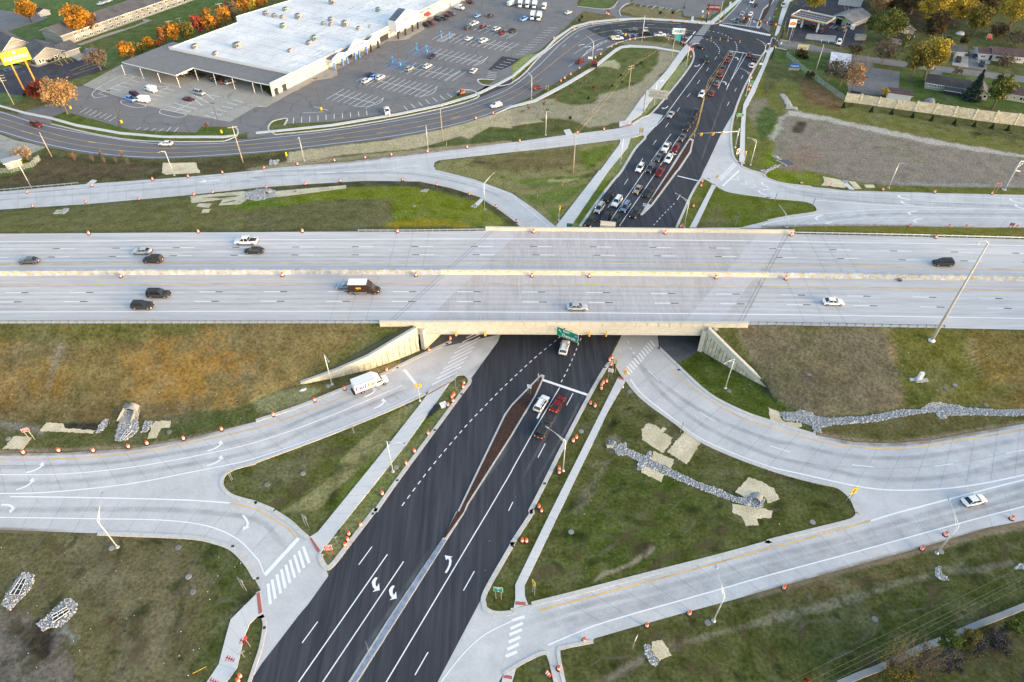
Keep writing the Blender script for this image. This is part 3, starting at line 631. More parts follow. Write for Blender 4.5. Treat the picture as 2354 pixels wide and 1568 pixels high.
# lower right
sg("22 1035,258 1080,308 1055,230 1102,288 1077,207 1125,264 1098,182 1147,240 1120,157 1167,215 1145,133 1190,192 1167,110 1207,167 1186,85 1228,140 1207,60 1252,115 1225,38 1272,95 1245,16 1290,73 1268,-5 1310,50",.45)
line("22 1085,350 1200,495 1500,730 1700,880 2000,1020 2351,1150 32 300,1220 700,1310 1000,1360 1350,1370 1800,1335 2351,1230 3300,1010",.32)
line("32 3300,1060 2351,1275 1900,1390 1220,1568 33 940,85",.32)
line("22 1455,250 1540,338 1800,530 2100,700 2351,785 32 450,915 800,975 1150,988 1500,960 1900,890 2351,815 3300,650",.22,mi=Y)
sg("22 1248,268 1348,365 1718,652 1868,738 32 18,962 203,1020 770,1137 965,1157 1525,1150 1700,1127 2185,1030 2370,995",.18)
sg("22 1060,0 1075,25 1082,55 1098,80 1108,100 1125,122",.3)
line("33 940,82 600,180 0,340 23 1500,575 800,760 240,908",.24,mi=Y)
line("33 3300,-290 2160,0 1600,150 800,370 0,585 23 1900,715 900,1000 600,1110 330,1225",.23)
line("13 1690,1575 1900,1310 2100,1130 2351,1003",.2)
sg("23 0,1000 115,962 -15,1075 100,1022 -25,1130 90,1082 -35,1200 75,1150 -45,1265 62,1215 -60,1330 45,1285",.5)
# avenue north of the bridge
sg("21 1065,80 1030,132 915,288 880,343 20 1200,1460 1172,1502 1325,1290 1293,1333 1438,1133 1408,1173 1540,990 1513,1028 1638,858 1610,893 1725,738 1700,772 1805,627 1783,657 1880,522 1860,550 2120,695 2105,727 2060,812 2044,842 1995,937 1975,975 2182,583 2166,612",.17,.09)
line("21 1420,-120 890,480 860,520",.2,.09,smooth=False) if 0 else None
line("21 890,480 1220,0 20 1280,1480 1460,1232",.2,.09,smooth=False);line("21 985,512 1315,30 20 1365,1515 1535,1255",.2,.09,smooth=False)
line("20 1765,580 1550,870 1355,1130 1250,1190 1100,1235 1000,1250",.2,.09)
line("20 1990,470 1905,600 1812,730 1785,800 1768,870 1735,1000 1703,1130 1670,1212 1625,1268",.12,.09,Y)
line("20 2000,478 1925,600 1830,735 1800,790 1775,870 1745,1000 1713,1130 1680,1215 1640,1265",.12,.09,Y)
line("20 1985,490 1965,530 1900,640 1850,740 1800,830 1768,892 1740,1000 1710,1120 1680,1200 1675,1270",.12,.09,Y)
sg("20 1790,828 1800,822 1815,725 1848,722 1880,632 1905,632 1650,1240 1690,1245",.2,.09,Y)
sg("20 2055,480 1890,815 2125,490 1968,828 2157,495 1975,800",.18,.09)
sg("20 1995,470 2290,514",.55,.09);sg("21 1520,52 1712,98",.5,.09)
line("21 1300,505 1350,450 1400,395 1450,345 1505,290",.18,.09,dash=(.9,1.9));sg("21 1545,225 1515,272",.18,.09)
for i in range(26):
    t=i/25;x=1765-135*t;y=234+166*t;x2=1825-118*t
    sg(f"20 {x-8:.0f},{y:.0f} {x2:.0f},{y+6:.0f}",.28,.09)
sg("20 1682,292 1600,392",.55,.09)
for k in range(30): 
    x=1915+k*15.7;y=224+k*3.25;sg(f"20 {x:.1f},{y:.1f} {x-9:.1f},{y+15:.1f}",.6,.09)
sg("20 1925,214 2238,252",.4,.09);sg("20 2215,145 2150,238 2205,160 2178,242",.16,.09)
line("20 1740,355 1830,380 1880,420 1905,460 1898,500",.35,.09,dash=(.9,2.2));line("20 1800,285 1920,310 2000,350 2055,400 2065,470",.35,.09,dash=(.9,2.2))
sg("30 20,160 8,190 30 60,150 50,165 30 85,75 68,95",.15,.09)
line("20 2240,45 2351,-100",.1,.09,smooth=False) if 0 else None
sg("20 2195,30 2175,60 2160,75 2150,92",.15,.09)
# ring road
line("00 -200,980 0,1030 390,1150 900,1250 1400,1320 2000,1320 2351,1285 10 700,1205 1300,1110 1800,1010 2100,915 2351,800 20 250,600 430,420 600,290 750,240 1000,212 1200,200 1550,222",.18,.08)
line("00 -200,1140 0,1205 400,1320 900,1410 1500,1448 2351,1400 10 600,1335 1300,1245 1900,1125 2351,965",.18,.08)
line("00 -200,1030 0,1085 500,1235 900,1315 1500,1365 2351,1325 10 700,1245 1200,1170 1800,1050 2351,850 20 250,680 500,480 700,340 850,295 1200,255 1680,290",.16,.08,Y)
line("00 -200,1080 0,1140 500,1290 1000,1375 1600,1408 2351,1360 10 700,1285 1200,1220 1900,1075 2351,905 20 280,720",.14,.08,Y)
for q in ("00 200,1205 300,1232 460,1280 540,1300 810,1305 880,1315 1510,1365 1600,1363 1100,1388 1190,1392","10 710,1275 810,1262 690,1245 780,1235 1110,1225 1200,1212 1080,1190 1165,1178 1480,1172 1550,1155 1790,1090 1880,1068"): sg(q,.22,.085,Y)
sg("20 492,410 465,435 615,325 580,345 805,263 750,275 1040,233 978,237 1305,230 1240,228 1560,245 1515,243",.15,.085)
line("20 520,615 650,520 800,420 900,375",.15,.085);line("20 565,500 760,380 950,330 1200,310 1600,345",.15,.085)
for a in ("880,370 850,380 865,390","840,385 810,398 825,408","805,400 775,418 790,425","770,420 742,440 757,445","735,440 710,462 725,465","705,462 680,485 697,490","680,490 650,515 670,515","1170,310 1125,320 1145,335","1110,315 1070,322 1090,338","1460,330 1420,320 1440,310","1590,350 1540,335 1580,330","1640,340 1590,350 1620,360"):
    p=W("20 "+a,0);ribbon(mk,[p[0],p[1],p[2]],.3,None,.085,0)
# upper right
line("31 0,100 300,165 700,200 2351,262 3300,290",.16);line("31 530,232 1200,275 2351,312 3300,335",.16);line("31 440,275 1100,322 1800,350 2351,362 3300,375",.22)
line("31 1885,362 1200,357 700,380 300,430 0,485 21 2300,510",.22);line("31 3300,445 2351,438 1500,430 900,440 500,480 250,515",.16);line("31 900,508 1400,495 1800,495 2351,508 3300,520",.13,mi=Y)
sg("20 2128,1500 2070,1545",.01) if 0 else None
for i in range(13):
    fx_=lambda a,b:f'{(2860+a/5.227)*.5745:.1f},{(430+b/5.227)*.5745:.1f}'
    sg('F '+fx_(370-25.5*i,1170+25.5*i)+' '+fx_(452-25.5*i,1226+25.5*i),.45)
for k in range(4):
    pass
sg("21 1932,145 2085,2",.6)
for a in ("2070,60 2083,92 2015,85","2140,98 2160,127 2098,125","2215,130 2245,153 2185,155","31 -10,155 15,172 -50,180"):
    p=W(("21 " if a[0]=='2' else '')+a,0) if a[0]=='2' else W(a,0);ribbon(mk,p,.35,None,.075,0)
# upper left ramp
line("01 -600,290 0,235 1000,155 2351,25 10 0,1582 700,1530 1600,1440 2351,1345 20 430,1280 985,1225",.16)
line("01 -600,380 0,335 1000,265 2351,150 11 500,100 1000,65 1300,70 1700,125 2000,220 2200,330 2351,430 21 100,470 155,520",.13,mi=Y)
line("11 550,30 1000,0 1350,-8 1700,40 2100,135 2351,230 21 50,275 200,400 340,520",.16);line("10 1500,1520 1300,1545 11 1150,0 550,22",.2)
line("20 985,1262 500,1312 0,1378 10 1700,1450",.12,mi=Y)
sg("01 1870,130 1982,120 2295,88 2400,80 11 370,47 478,38",.12)
# freeway
line("01 -700,660 0,655 2351,637 11 2351,628 21 1200,636 2351,650 31 1200,668 2351,690 3300,715",.28,7.03)
line("01 -700,866 0,862 2351,852 11 2351,848 21 1200,857 2351,869 31 1200,888 2351,912 3300,936",.25,7.03,Y)
line("01 -700,1056 0,1052 2351,1041 11 1200,1040 2351,1043 21 1200,1052 2351,1065 31 1200,1082 2351,1103 3300,1125",.25,7.03,Y)
line("01 -700,1304 0,1300 2351,1294 11 1200,1295 2351,1301 21 1200,1312 2351,1323 31 1200,1340 2351,1360 3300,1385",.28,7.03)
def fdash(s,x0,on,bl,side):
    """50 ft lane cycles with a black contrast piece, phased on x0"""
    p=cat(W(s,7),4);X0=x0
    def at(x):
        for a,b in zip(p,p[1:]):
            if a.x<=x<=b.x:return a.lerp(b,(x-a.x)/(b.x-a.x))
    for k in range(-16,18):
        xw=X0+15.24*k
        for a,l,m in ((xw,on,0),(xw+(on if side>0 else -bl),bl,2)):
            q,r_=at(a),at(a+l)
            if q and r_: ribbon(mk,[q,r_],.23,None,.03 if m==0 else .032,m)
fdash("01 -700,727 0,722 2351,705 11 2351,698 21 1200,707 2351,718 31 1200,740 2351,762 3300,785",P1("21 232,699",7).x,3.7,1.8,-1)
fdash("01 -700,804 0,800 2351,778 11 2351,775 21 1200,783 2351,797 31 1200,820 2351,842 3300,865",P1("21 257,776",7).x,3.7,1.8,-1)
fdash("01 -700,1128 0,1124 2351,1114 11 2351,1115 21 1200,1127 2351,1140 31 1200,1160 2351,1180 3300,1200",P1("21 91,1117",7).x,3.8,1.7,1)
fdash("01 -700,1212 0,1208 2351,1201 11 2351,1207 21 1200,1217 2351,1229 31 1200,1248 2351,1270 3300,1292",P1("21 98,1208",7).x,3.8,1.8,1)
# rumble strips
for s,z in (("01 0,640 2351,622 11 1250,613",1),("31 680,652 2351,676",1),("01 0,1310 2351,1306 11 750,1306",1),("31 430,1342 2351,1368",1),("01 0,1030 2351,1020 11 750,1022",1),("31 500,1058 2351,1085",1)):
    line(s,.35,7.022,6,dash=(.16,.34))
# joints on freeway
def joints(pa,pb,n,z,w_=.05,mi=5,fw=None,skewv=0.):
    a=resamp(pa,n);b=resamp(pb,n)
    for p,q in list(zip(a,b))[1:-1]: ribbon(mk,[p,q],w_,None,z-p.z,mi)
def fj(x0,x1,dx,mi,w_,slope=.0):
    x=x0
    while x<x1:
        q=clip_x(SS,x,x+.01)[0];r_=clip_x(NN,x+slope,x+slope+.01)[0]
        ribbon(mk,[q,r_],w_,None,.026,mi);x+=dx
fj(-138,-36,4.9,5,.07);fj(70,140,4.9,5,.07,2.)
for s in ("11 1590,560 1530,895","11 1445,560 1375,895","11 1300,565 1212,895","11 820,955 675,1375","11 975,955 845,1372","11 1130,958 1010,1372","31 345,580 530,935","31 485,582 680,935","31 620,585 825,940","31 170,1010 345,1410","31 325,985 530,1415","31 485,990 720,1418"): sg(s,.06,7.028,5)
for d in (0,.9): line([JLs+Vector((d,0,0)),JLn+Vector((d,0,0))],.07,7.034,4,smooth=False);line([JRs-Vector((d,0,0)),JRn-Vector((d,0,0))],.07,7.034,4,smooth=False)
for k in range(34):      # deck shrinkage cracks
    xx=20+k*62+random.uniform(-15,15);l=random.choice((30,45,22));y0=random.choice((560,655,735))+(k*.35);sg(f"21 {xx:.0f},{y0:.0f} {xx-6:.0f},{y0+l:.0f}",.04,7.029,4)
for yy in (560,):
    for pl in ("01 -700,820 0,815 2351,800 11 2351,800 21 1200,812 2351,820","01 -700,900 0,893 2351,885 11 2351,880 21 1200,895 2351,906","01 -700,1240 0,1236 2351,1228"): line(pl,.04,7.027,5)
# ramp joints
def rj(sa,sb,dx,z=.06,w_=.05,mi=5):
    a=cat(W(sa),4);b=cat(W(sb),4);L=sum((q-p).length for p,q in zip(a,a[1:]));n=max(int(L/dx),3);joints(a,b,n,z,w_,mi)
rj("02 -700,1020 0,1032 600,1027 1200,987 1700,905 2351,740 12 800,440 1180,300","02 -700,1395 0,1400 500,1385 1200,1310 1800,1195 2100,1160 2351,1115 12 860,790 1570,470",4.6)
rj("02 95,1430 900,1442 1700,1462 2110,1489 2351,1545 13 200,92 390,238","03 -50,165 800,195 1700,225 1980,270 2150,340 2280,480 2351,620",4.6)
rj("22 1350,60 1510,215 1800,480 2100,640 2351,730 32 440,865 800,930 1150,940 1500,910 2000,820 2351,760 3300,600","22 1000,290 1200,530 1500,750 2000,1040 2351,1170 32 470,1300 1000,1365 1350,1372 1800,1338 2351,1235 3300,1015",4.8)
rj("33 3300,-450 2351,-190 1300,0 400,175 0,275 23 1250,575 600,745 180,850","33 3300,-160 2351,80 2000,150 1400,330 0,715 23 1500,950 740,1170",4.6)
rj("01 -700,265 0,195 1700,62 10 170,1545 1560,1400 2351,1310 20 830,1200","01 -700,420 0,360 1700,230 11 0,160 1000,100 1500,60 10 2351,1415 20 830,1310",5)
rj("31 0,75 400,150 1100,195 2351,225 3300,255","31 0,255 400,285 1100,322 2351,362 3300,375",5);rj("31 430,390 1100,358 1885,362 3300,375","31 0,525 1000,510 1900,525 3300,540",5)
rj("12 1500,590 1100,1100 720,1568 13 570,185","12 1700,500 1400,925 890,1568 13 730,200",1.9,.135,.03);rj("21 800,0 400,515","21 890,0 540,515",1.8,.135,.03)
rj("22 975,330 780,720 355,1568 23 30,670","22 1045,362 880,650 440,1568 23 115,680",1.7,.135,.03);rj("03 2351,760 2120,990 2080,1130 2010,1400 1880,1568","03 2351,975 2240,1160 2180,1430 2080,1568",2.2,.135,.03)
line("02 0,1145 600,1140 1200,1100 1800,990 2351,865 12 600,655 1200,410",.05,.06,5);line("32 0,1060 500,1140 1150,1170 1800,1110 2351,990",.05,.06,5);line("33 0,460 1000,195 2351,-130",.04,.06,5)
# wear: soft edged streaks of rubber, dust and polish that belong to the pavement itself
def fademat(name,col,amt):
    m=bpy.data.materials.new(name);m.use_nodes=True;t=m.node_tree;b=t.nodes['Principled BSDF'];b.inputs['Base Color'].default_value=(*col,1);b.inputs['Roughness'].default_value=.9;b.inputs['Specular IOR Level'].default_value=.2
    a=t.nodes.new('ShaderNodeAttribute');a.attribute_name='Col';n=t.nodes.new('ShaderNodeTexNoise');n.inputs['Scale'].default_value=.35;n.inputs['Detail'].default_value=5;g=t.nodes.new('ShaderNodeNewGeometry')
    t.links.new(g.outputs['Position'],n.inputs['Vector']);r=t.nodes.new('ShaderNodeMapRange');r.inputs[1].default_value=.3;r.inputs[2].default_value=.65;r.inputs[3].default_value=.25*amt;r.inputs[4].default_value=amt;t.links.new(n.outputs[0],r.inputs[0])
    k=t.nodes.new('ShaderNodeMath');k.operation='MULTIPLY';t.links.new(a.outputs['Fac'],k.inputs[0]);t.links.new(r.outputs[0],k.inputs[1]);t.links.new(k.outputs[0],b.inputs['Alpha']);return m
def stains(name,items,m,z):
    vs=[];fs=[];al=[]
    for s,w_,zz in items:
        p=cat(W(s,zz),4) if isinstance(s,str) else s;n=len(p);b0=len(vs);base=zz+z
        for q,wt in ((-1,0),(-.35,1),(.35,1),(1,0)):
            for i,v in enumerate(off(p,q*w_/2)): vs.append((v.x,v.y,base));al.append(wt*min(1,i/3,(n-1-i)/3))
        for r_ in range(3):
            for i in range(n-1): a=b0+r_*n+i;fs.append((a,a+1,a+n+1,a+n))
    me=bpy.data.meshes.new(name);me.from_pydata(vs,[],fs);at=me.color_attributes.new('Col','FLOAT_COLOR','POINT')
    for i,v in enumerate(al): at.data[i].color=(v,v,v,1)
    me.materials.append(m);o=bpy.data.objects.new(name,me);link(o);o['kind']='structure'
M_TYRE=fademat('tyre_film',(.13,.135,.15),.20);M_TYRE2=fademat('tyre_film_light',(.16,.165,.18),.13);M_DUST=fademat('dust_film',(.42,.41,.40),.22);M_MUD=fademat('mud_film',(.30,.23,.16),.6)
T_=[]
for s in ("33 3300,-420 2160,-100 800,290 0,500 23 1900,625 900,900 500,1000 200,1100","33 3300,-330 2160,-30 800,345 0,555 23 1900,680 900,950 400,1090","33 3300,-520 2160,-190 800,215 0,420 23 1500,670 700,850 0,1060",
 "32 3300,730 2351,900 1500,1050 1150,1075 700,1050 200,940 22 2351,900 1800,680 1300,330 1100,100","32 3300,860 2351,1060 1800,1220 1300,1270 900,1250 400,1140 22 2351,1040 1800,800 1400,500 1200,260 1050,60","32 3300,930 2351,1130 1700,1270",
 "02 -600,1145 0,1155 600,1140 1200,1090 2351,890 12 500,690 1200,410","02 -600,1300 0,1310 600,1290 1200,1220 2351,1010 12 500,800 1200,520 1500,400","02 -600,1540 0,1550 900,1545 1700,1555 2351,1640 13 200,250 330,420","01 -600,330 0,270 1000,200 2351,90 11 -5,60 1200,20 1700,75 2100,180 2351,300","01 -600,280 0,225 1000,145 2351,20 10 600,1560 1600,1480",
 "31 -50,110 400,210 1100,265 2351,335 3300,350","31 300,470 1100,400 2351,405 3300,410","31 0,150 400,235 1100,300 2351,345","12 1500,500 1900,330 2200,100"): T_.append((s,1.5,.055))
for y in ("01 -600,695 0,690 2351,672 11 2351,665 21 1200,672 2351,684 31 2351,726","01 -600,764 0,760 2351,742 11 2351,738 21 1200,745 2351,758 31 2351,800","01 -600,835 0,830 2351,815 11 2351,812 21 1200,822 2351,832 31 2351,875","01 -600,1090 0,1087 2351,1078 11 2351,1080 21 1200,1090 2351,1102 31 2351,1142","01 -600,1168 0,1165 2351,1158 11 2351,1162 21 1200,1172 2351,1185 31 2351,1225","01 -600,1255 0,1252 2351,1246 11 2351,1252 21 1200,1264 2351,1276 31 2351,1315"):
    c_=cat(W(y,7),4)
    for d in (-.85,.85): T_.append((off(c_,d),.9,7.0))
stains('tyre_wear',[q for q in T_ if q[2]<1],M_TYRE,.008);stains('tyre_wear',[q for q in T_ if q[2]>1],M_TYRE2,.024)
D_=[]
for s in ("13 860,350 200,1300","13 1000,440 300,1450","13 1180,600 560,1500","13 2100,200 1300,1560","13 2250,250 1550,1500","22 600,300 350,800 0,1420","22 750,300 500,800 150,1400","21 1100,0 800,500","21 1260,0 960,500","20 1900,700 1500,1300","20 2050,600 1800,1300 1700,1568","13 1180,500 700,1300","20 1750,600 1300,1250"): D_+= [(s,.8,.066),]
for s in ("12 2340,900 2200,1100 2050,1300 1950,1480","13 1700,250 1400,700 1100,1150 850,1560"): D_.append((s,2.2,.066))
for s in ("20 1480,1510 1600,1320","21 1180,430 1450,0","13 1640,545 1730,565","13 940,960 1020,1030","22 290,340 150,640"): D_.append((s,2.2,.066))
stains('dust_streaks',D_,M_DUST,.004)
stains('dried_mud',[("33 3300,-130 2351,110 1900,200 1400,345 700,530 0,735 23 2060,815",1.6,.052),("32 440,870 800,935 1150,945 1500,915 2000,825 2351,765",1.5,.052),("02 -600,1025 0,1038 600,1030 1200,992 1700,910 2351,745",1.2,.05),("03 -600,160 0,168 800,198",1.5,.05),("10 300,1535 900,1485 1560,1405 2300,1320",1.6,.046)],M_MUD,.01)
M_SCUF=fademat('scuffed_turf',(.23,.21,.15),.42);M_LUSH=fademat('lush_turf',(.030,.045,.012),.5);M_SEED=fademat('dry_turf',(.14,.105,.06),.5)
def poly_in(x,y,pl):
    c=False
    for (ax,ay),(bx,by) in zip(pl,pl[1:]+pl[:1]):
        if (ay>y)!=(by>y) and x<(bx-ax)*(y-ay)/(by-ay)+ax:c=not c
    return c
rs=random.Random(3);SC=[];LU=[];DR_=[]
for pl,n,dirs in (([(560,1090),(860,960),(900,960),(720,1230),(640,1170)],26,.75),([(0,1235),(480,1240),(590,1370),(500,1560),(0,1560)],90,1.2),([(1430,900),(1700,1060),(1960,1140),(1960,1190),(1250,1370),(1240,1330)],110,.35),([(1300,1500),(2353,1215),(2353,1390),(1900,1568),(1300,1568)],80,.3),([(1030,375),(1420,330),(1290,500),(1200,470)],40,.1),([(1720,130),(2000,270),(2353,340),(2353,300),(1900,230)],40,.2),([(1240,180),(1520,120),(1440,240),(1050,320)],40,.8)):
    k=0
    while k<n:
        x=rs.uniform(min(p[0] for p in pl),max(p[0] for p in pl));y=rs.uniform(min(p[1] for p in pl),max(p[1] for p in pl))
        if not poly_in(x,y,pl): continue
        k+=1;q=P(x,y);a=dirs+rs.gauss(0,.35);L=rs.choice((1.5,3,6,9))*rs.uniform(.5,1.2);cv=rs.uniform(-.12,.12);pts=[]
        for i in range(9): t=i/8-.5;pts.append(q+Vector((math.cos(a+cv*i)*t*L,math.sin(a+cv*i)*t*L,0)))
        e=[P_ for P_ in pts];u=rs.random()
        (SC if u<.45 else LU if u<.75 else DR_).append((e,rs.uniform(.25,1.0) if u<.45 else rs.uniform(1.,3.5),.0))
stains('turf_scuffs',SC,M_SCUF,.012);stains('lush_streaks',LU,M_LUSH,.008);stains('dry_streaks',DR_,M_SEED,.010)
# turn arrows: 3.4 m long painted arrows; k: -1 left, 1 right, 0 ahead
def arrow(c,h,k=0,z=.08,L=3.6):
    a=P1(c);b=P1(h);d=(b-a);d.z=0;d.normalize();n=Vector((d.y,-d.x,0))      # n: to the right of travel
    def q(f,r_): v=a+d*f*L/3.6+n*r_*(k if k else 1)*L/3.6;return (v.x,v.y,z)
    if k==0: pts=[(-1.8,-.1),(.4,-.1),(.4,-.42),(1.8,0),(.4,.42),(.4,.1),(-1.8,.1)];mk.add([q(*p) for p in pts],[tuple(range(7))[::-1],] if True else 0,0);return
    st_=[(-1.8,-.55),(-1.0,-.55),(-.2,-.45),(.5,-.15),(.85,.25)];w2=.17
    A=[];B=[]
    for i,(f,r_) in enumerate(st_):
        f0,r0=st_[max(i-1,0)];f1,r1=st_[min(i+1,4)];l=math.hypot(f1-f0,r1-r0);nf,nr=-(r1-r0)/l,(f1-f0)/l;w3=w2*(1+.35*i/4)
        A.append(q(f+nf*w3,r_+nr*w3));B.append(q(f-nf*w3,r_-nr*w3))
    vs=A+B;fs=[(i,i+1,i+6,i+5) for i in range(4)]
    mk.add(vs,fs,0);mk.add([q(1.35,-.15),q(.95,1.25),q(.30,.62)],[(0,1,2)],0)
arrow("02 340,1165","02 480,1130",-1);arrow("02 250,1315","02 390,1270",-1);arrow("02 1990,965","02 2130,925",-1);arrow("02 1990,1100","02 2130,1060",-1)
arrow("12 1145,575","12 1245,535",-1);arrow("12 1060,470","12 1160,430",-1)
arrow("02 85,1528","02 200,1530",1);arrow("03 2255,105","03 2325,180",1)
arrow("13 1765,470","13 1820,380",-1,.095);arrow("22 240,650","22 285,570",-1,.095)
for p in ((0,0),(157,75)):
    pts=[(1097,602),(1118,608),(1100,640),(1098,672),(1110,692),(1130,657),(1137,722),(1070,738),(1092,716),(1072,690),(1063,650),(1075,625)]
    q=[P(588.3+(a+p[0])*.25024,392.2*3+(b+p[1])*.25024) for a,b in pts];tr=tess([q]);mk.add([(v.x,v.y,.095) for v in q],[tuple(t) for t in tr],0)
arrow("31 1235,252","31 1100,235",1,L=4.2);arrow("31 1265,305","31 1130,290",1,L=4.2);arrow("31 2265,283","31 2130,265",1,L=4.2);arrow("31 2315,338","31 2180,322",1,L=4.2)
arrow("31 1315,388","31 1200,392",-1,L=4);arrow("31 1365,458","31 1250,462",-1,L=4);arrow("31 460,433","31 340,450",-1,L=4);arrow("31 540,497","31 430,512",-1,L=4)
arrow("21 2310,130","21 2230,100",1);arrow("21 2290,205","21 2200,180",1)
arrow("20 1700,607","20 1640,690",1,.095);arrow("20 1405,992","20 1340,1070",1,.095);arrow("20 2065,540","20 2090,480",-1,.095);arrow("20 1955,765","20 1980,710",-1,.095)
arrow("20 1400,1390","20 1350,1460",-1,.095);arrow("20 1487,1408","20 1440,1480",-1,.095);arrow("01 1915,98","01 1700,120",0,L=7);arrow("20 700,433","20 760,400",1,.09);arrow("20 805,458","20 850,430",1,.09);arrow("20 640,415","20 690,380",1,.09);arrow("20 980,287","20 1040,280",1,.09);arrow("20 1000,308","20 1060,305",1,.09);arrow("20 2030,180","20 2010,215",1,.09);arrow("20 2225,200","20 2205,225",-1,.09)
# loop detector cuts and drains
for s in ("12 1195,525 1265,485 1265,485 1305,530 1305,530 1230,568 1230,568 1195,525","12 1255,490 1340,455 1340,455 1385,500"): sg(s,.05,.065,4)
for s in ("12 1740,30 1765,25","12 1290,250 1310,245","12 885,432 910,425","12 1875,490 1900,488","12 1630,822 1655,818","12 1285,1282 1310,1280","13 5,615 30,612","13 65,1068 92,1066","13 1062,20 1085,20","22 840,245 862,243","22 285,1312 312,1310","22 1520,268 1545,266","22 1340,68 1360,66","03 2125,320 2152,318","23 0,320 18,318"): sg(s,.45,.155,2)
# lots and streets
road('store_lot',"10 -60,1215 10 110,1200 110,1150 170,1100 270,1085 265,1140 700,1120 1200,1050 1700,950 1850,870 2020,850 2200,735 2050,725 2050,765 2200,790 2351,700 20 0,560 20 250,470 560,190 655,100 600,60 600,20 640,-60 10 1700,-60 1500,200 1200,340 900,500 690,600 10 150,885 10 0,985 00 2351,990 2110,1122 1700,1050 1300,960 760,790 700,800 540,930 560,1000 480,1075 600,1028 900,1110 1180,1190 1800,1222 1850,1165 2150,1165 2180,1240",.022,M_OLD)
road('store_concrete_lot',"00 760,785 1100,600 1560,500 1900,560 2351,780 10 150,890 10 0,985 00 2110,1122 1700,1050 1300,960",.03,M_OLDC)
road('lot_patch',"10 2130,640 2260,518 2351,530 20 60,545 10 2351,600 2230,655",.03,M_DRIVE)
road('entrance_drive',"00 160,1045 250,1020 470,950 560,1000 480,1080 470,1140 300,1100",.034,M_OLD);road('entrance_drive',"10 2060,880 2351,720 2351,775 2030,905",.034,M_DRIVE)
road('entrance_drive',"10 -80,1215 110,1200 180,1240 -80,1270",.034,M_OLD)
road('entrance_drive',"20 880,85 975,10 1050,-60 1120,-60 1080,30 1000,90 1000,140 1200,170 1000,185 940,150",.034,M_OLD)
road('corner_lot',"20 1080,30 1200,-60 2000,-60 1900,100 1800,170 1580,150 1570,105",.026,M_OLD)
road('entrance_drive',"20 590,60 860,90 940,150 740,120 650,100",.034,M_OLD)
road('inn_lot',"00 -300,640 0,640 450,590 800,520 1000,640 560,760 240,890 -300,800",.03,M_DRIVE)
road('inn_lot',"00 -300,80 0,95 330,130 450,160 360,200 0,310 -300,330",.03,M_OLD)
road('inn_walk',"00 700,410 980,310 1230,240 1320,200 1300,170 1400,190 1240,250 1000,330 740,420",.04,M_OLDC)
road('inn_walk',"00 650,520 740,490 830,480 850,500 720,560",.04,M_OLDC);road('inn_walk',"00 0,570 250,600 350,620 640,520 620,505 350,600 200,580 0,600",.05,M_OLDC)
road('gas_station_lot',"30 150,150 270,0 300,-60 900,-60 900,120 860,440 700,440 400,380 190,380 180,300",.028,M_DRIVE)
road('gas_lot_apron',"30 360,310 630,330 610,390 340,360",.036,M_OLDC)
road('side_street',"30 100,380 190,375 400,410 700,490 1200,560 1500,600 2351,700 3300,800 3300,860 2351,760 1500,650 1100,600 960,580 960,620 1210,660 1200,820 1050,880 740,850 700,640 780,545 650,500 300,460 60,440",.03,M_OLD)
road('driveway',"30 1700,520 1840,515 1840,625 1690,600",.04,M_OLDC);road('driveway',"30 1850,460 1920,460 1940,540 2010,545 2010,650 1840,625",.036,M_OLD);road('driveway',"30 1920,545 2040,550 2040,590 1930,585",.044,M_OLDC)
road('driveway',"30 1500,640 1600,650 1590,690 1480,680",.04,M_OLD)
road('store_walk',"10 80,990 240,905 360,840 550,740 690,722 748,695 740,650 1200,385 1360,370 1545,275 1520,235 1900,20 1940,-40 1700,-60 1400,120 700,600 150,890 0,985",.10,M_OLDC)
sh=sheet('gravel_shoulder',WG("30 85,0 150,0 100,180 60,330 90,330 150,150 200,20 240,0 170,-40"),.08,M_WALK)
line("10 20,978 85,990 240,907",.25,.13,Y,smooth=False);line("10 360,840 550,740 690,722 748,695 740,650",.25,.13,Y,smooth=False);line("10 1270,375 1360,370 1420,348",.25,.13,Y,smooth=False);line("10 1490,300 1545,272 1525,235",.25,.13,Y,smooth=False)
# stall lines
def stalls(s0,s1,v,n,w_=.19,mi=0,spine=True):
    """n strokes of pixel vector v (tile px) centred along s0-s1 with a spine"""
    (c,)=[s0.split()[0]];a=[float(q) for q in s0.split()[1].split(',')];b=[float(q) for q in s1.split(',')]
    for i in range(n):
        t=i/(n-1) if n>1 else 0;x=a[0]+(b[0]-a[0])*t;y=a[1]+(b[1]-a[1])*t
        sg(f"{c} {x-v[0]:.0f},{y-v[1]:.0f} {x+v[0]:.0f},{y+v[1]:.0f}",w_,.05,mi)
    if spine: sg(f"{c} {a[0]:.0f},{a[1]:.0f} {b[0]:.0f},{b[1]:.0f}",w_,.05,mi)
stalls("10 728,866","1090,950",(82,-48),8);line("10 890,975 1000,980 1110,960 1160,925 1165,900",.19,.05)
stalls("10 1040,727","1590,845",(82,-50),12);line("10 1460,885 1570,880 1640,845 1658,798",.19,.05);sg("10 920,752 1000,705",.19,.05)
stalls("10 1400,625","1800,695",(72,-45),8);sg("10 1740,745 1880,655 1800,745 1930,660",.19,.05)
stalls("10 1640,490","2060,568",(68,-40),9);line("10 2010,605 2080,575 2130,520",.19,.05)
stalls("10 1780,348","2351,440",(60,-36),12);stalls("10 2000,235","2351,330",(55,-30),8);stalls("10 1560,240","1700,95",(40,12),5,spine=False)
sg("10 1618,365 1730,302",.19,.05)
for a in ("1660,375 1780,308 1780,308 1822,316 1822,316 1705,385 1705,385 1660,375",): sg("10 "+a,.19,.05)
for k in range(8): sg(f"10 {1672+k*14},{372-k*8} {1718+k*14},{376-k*8}",.19,.05)
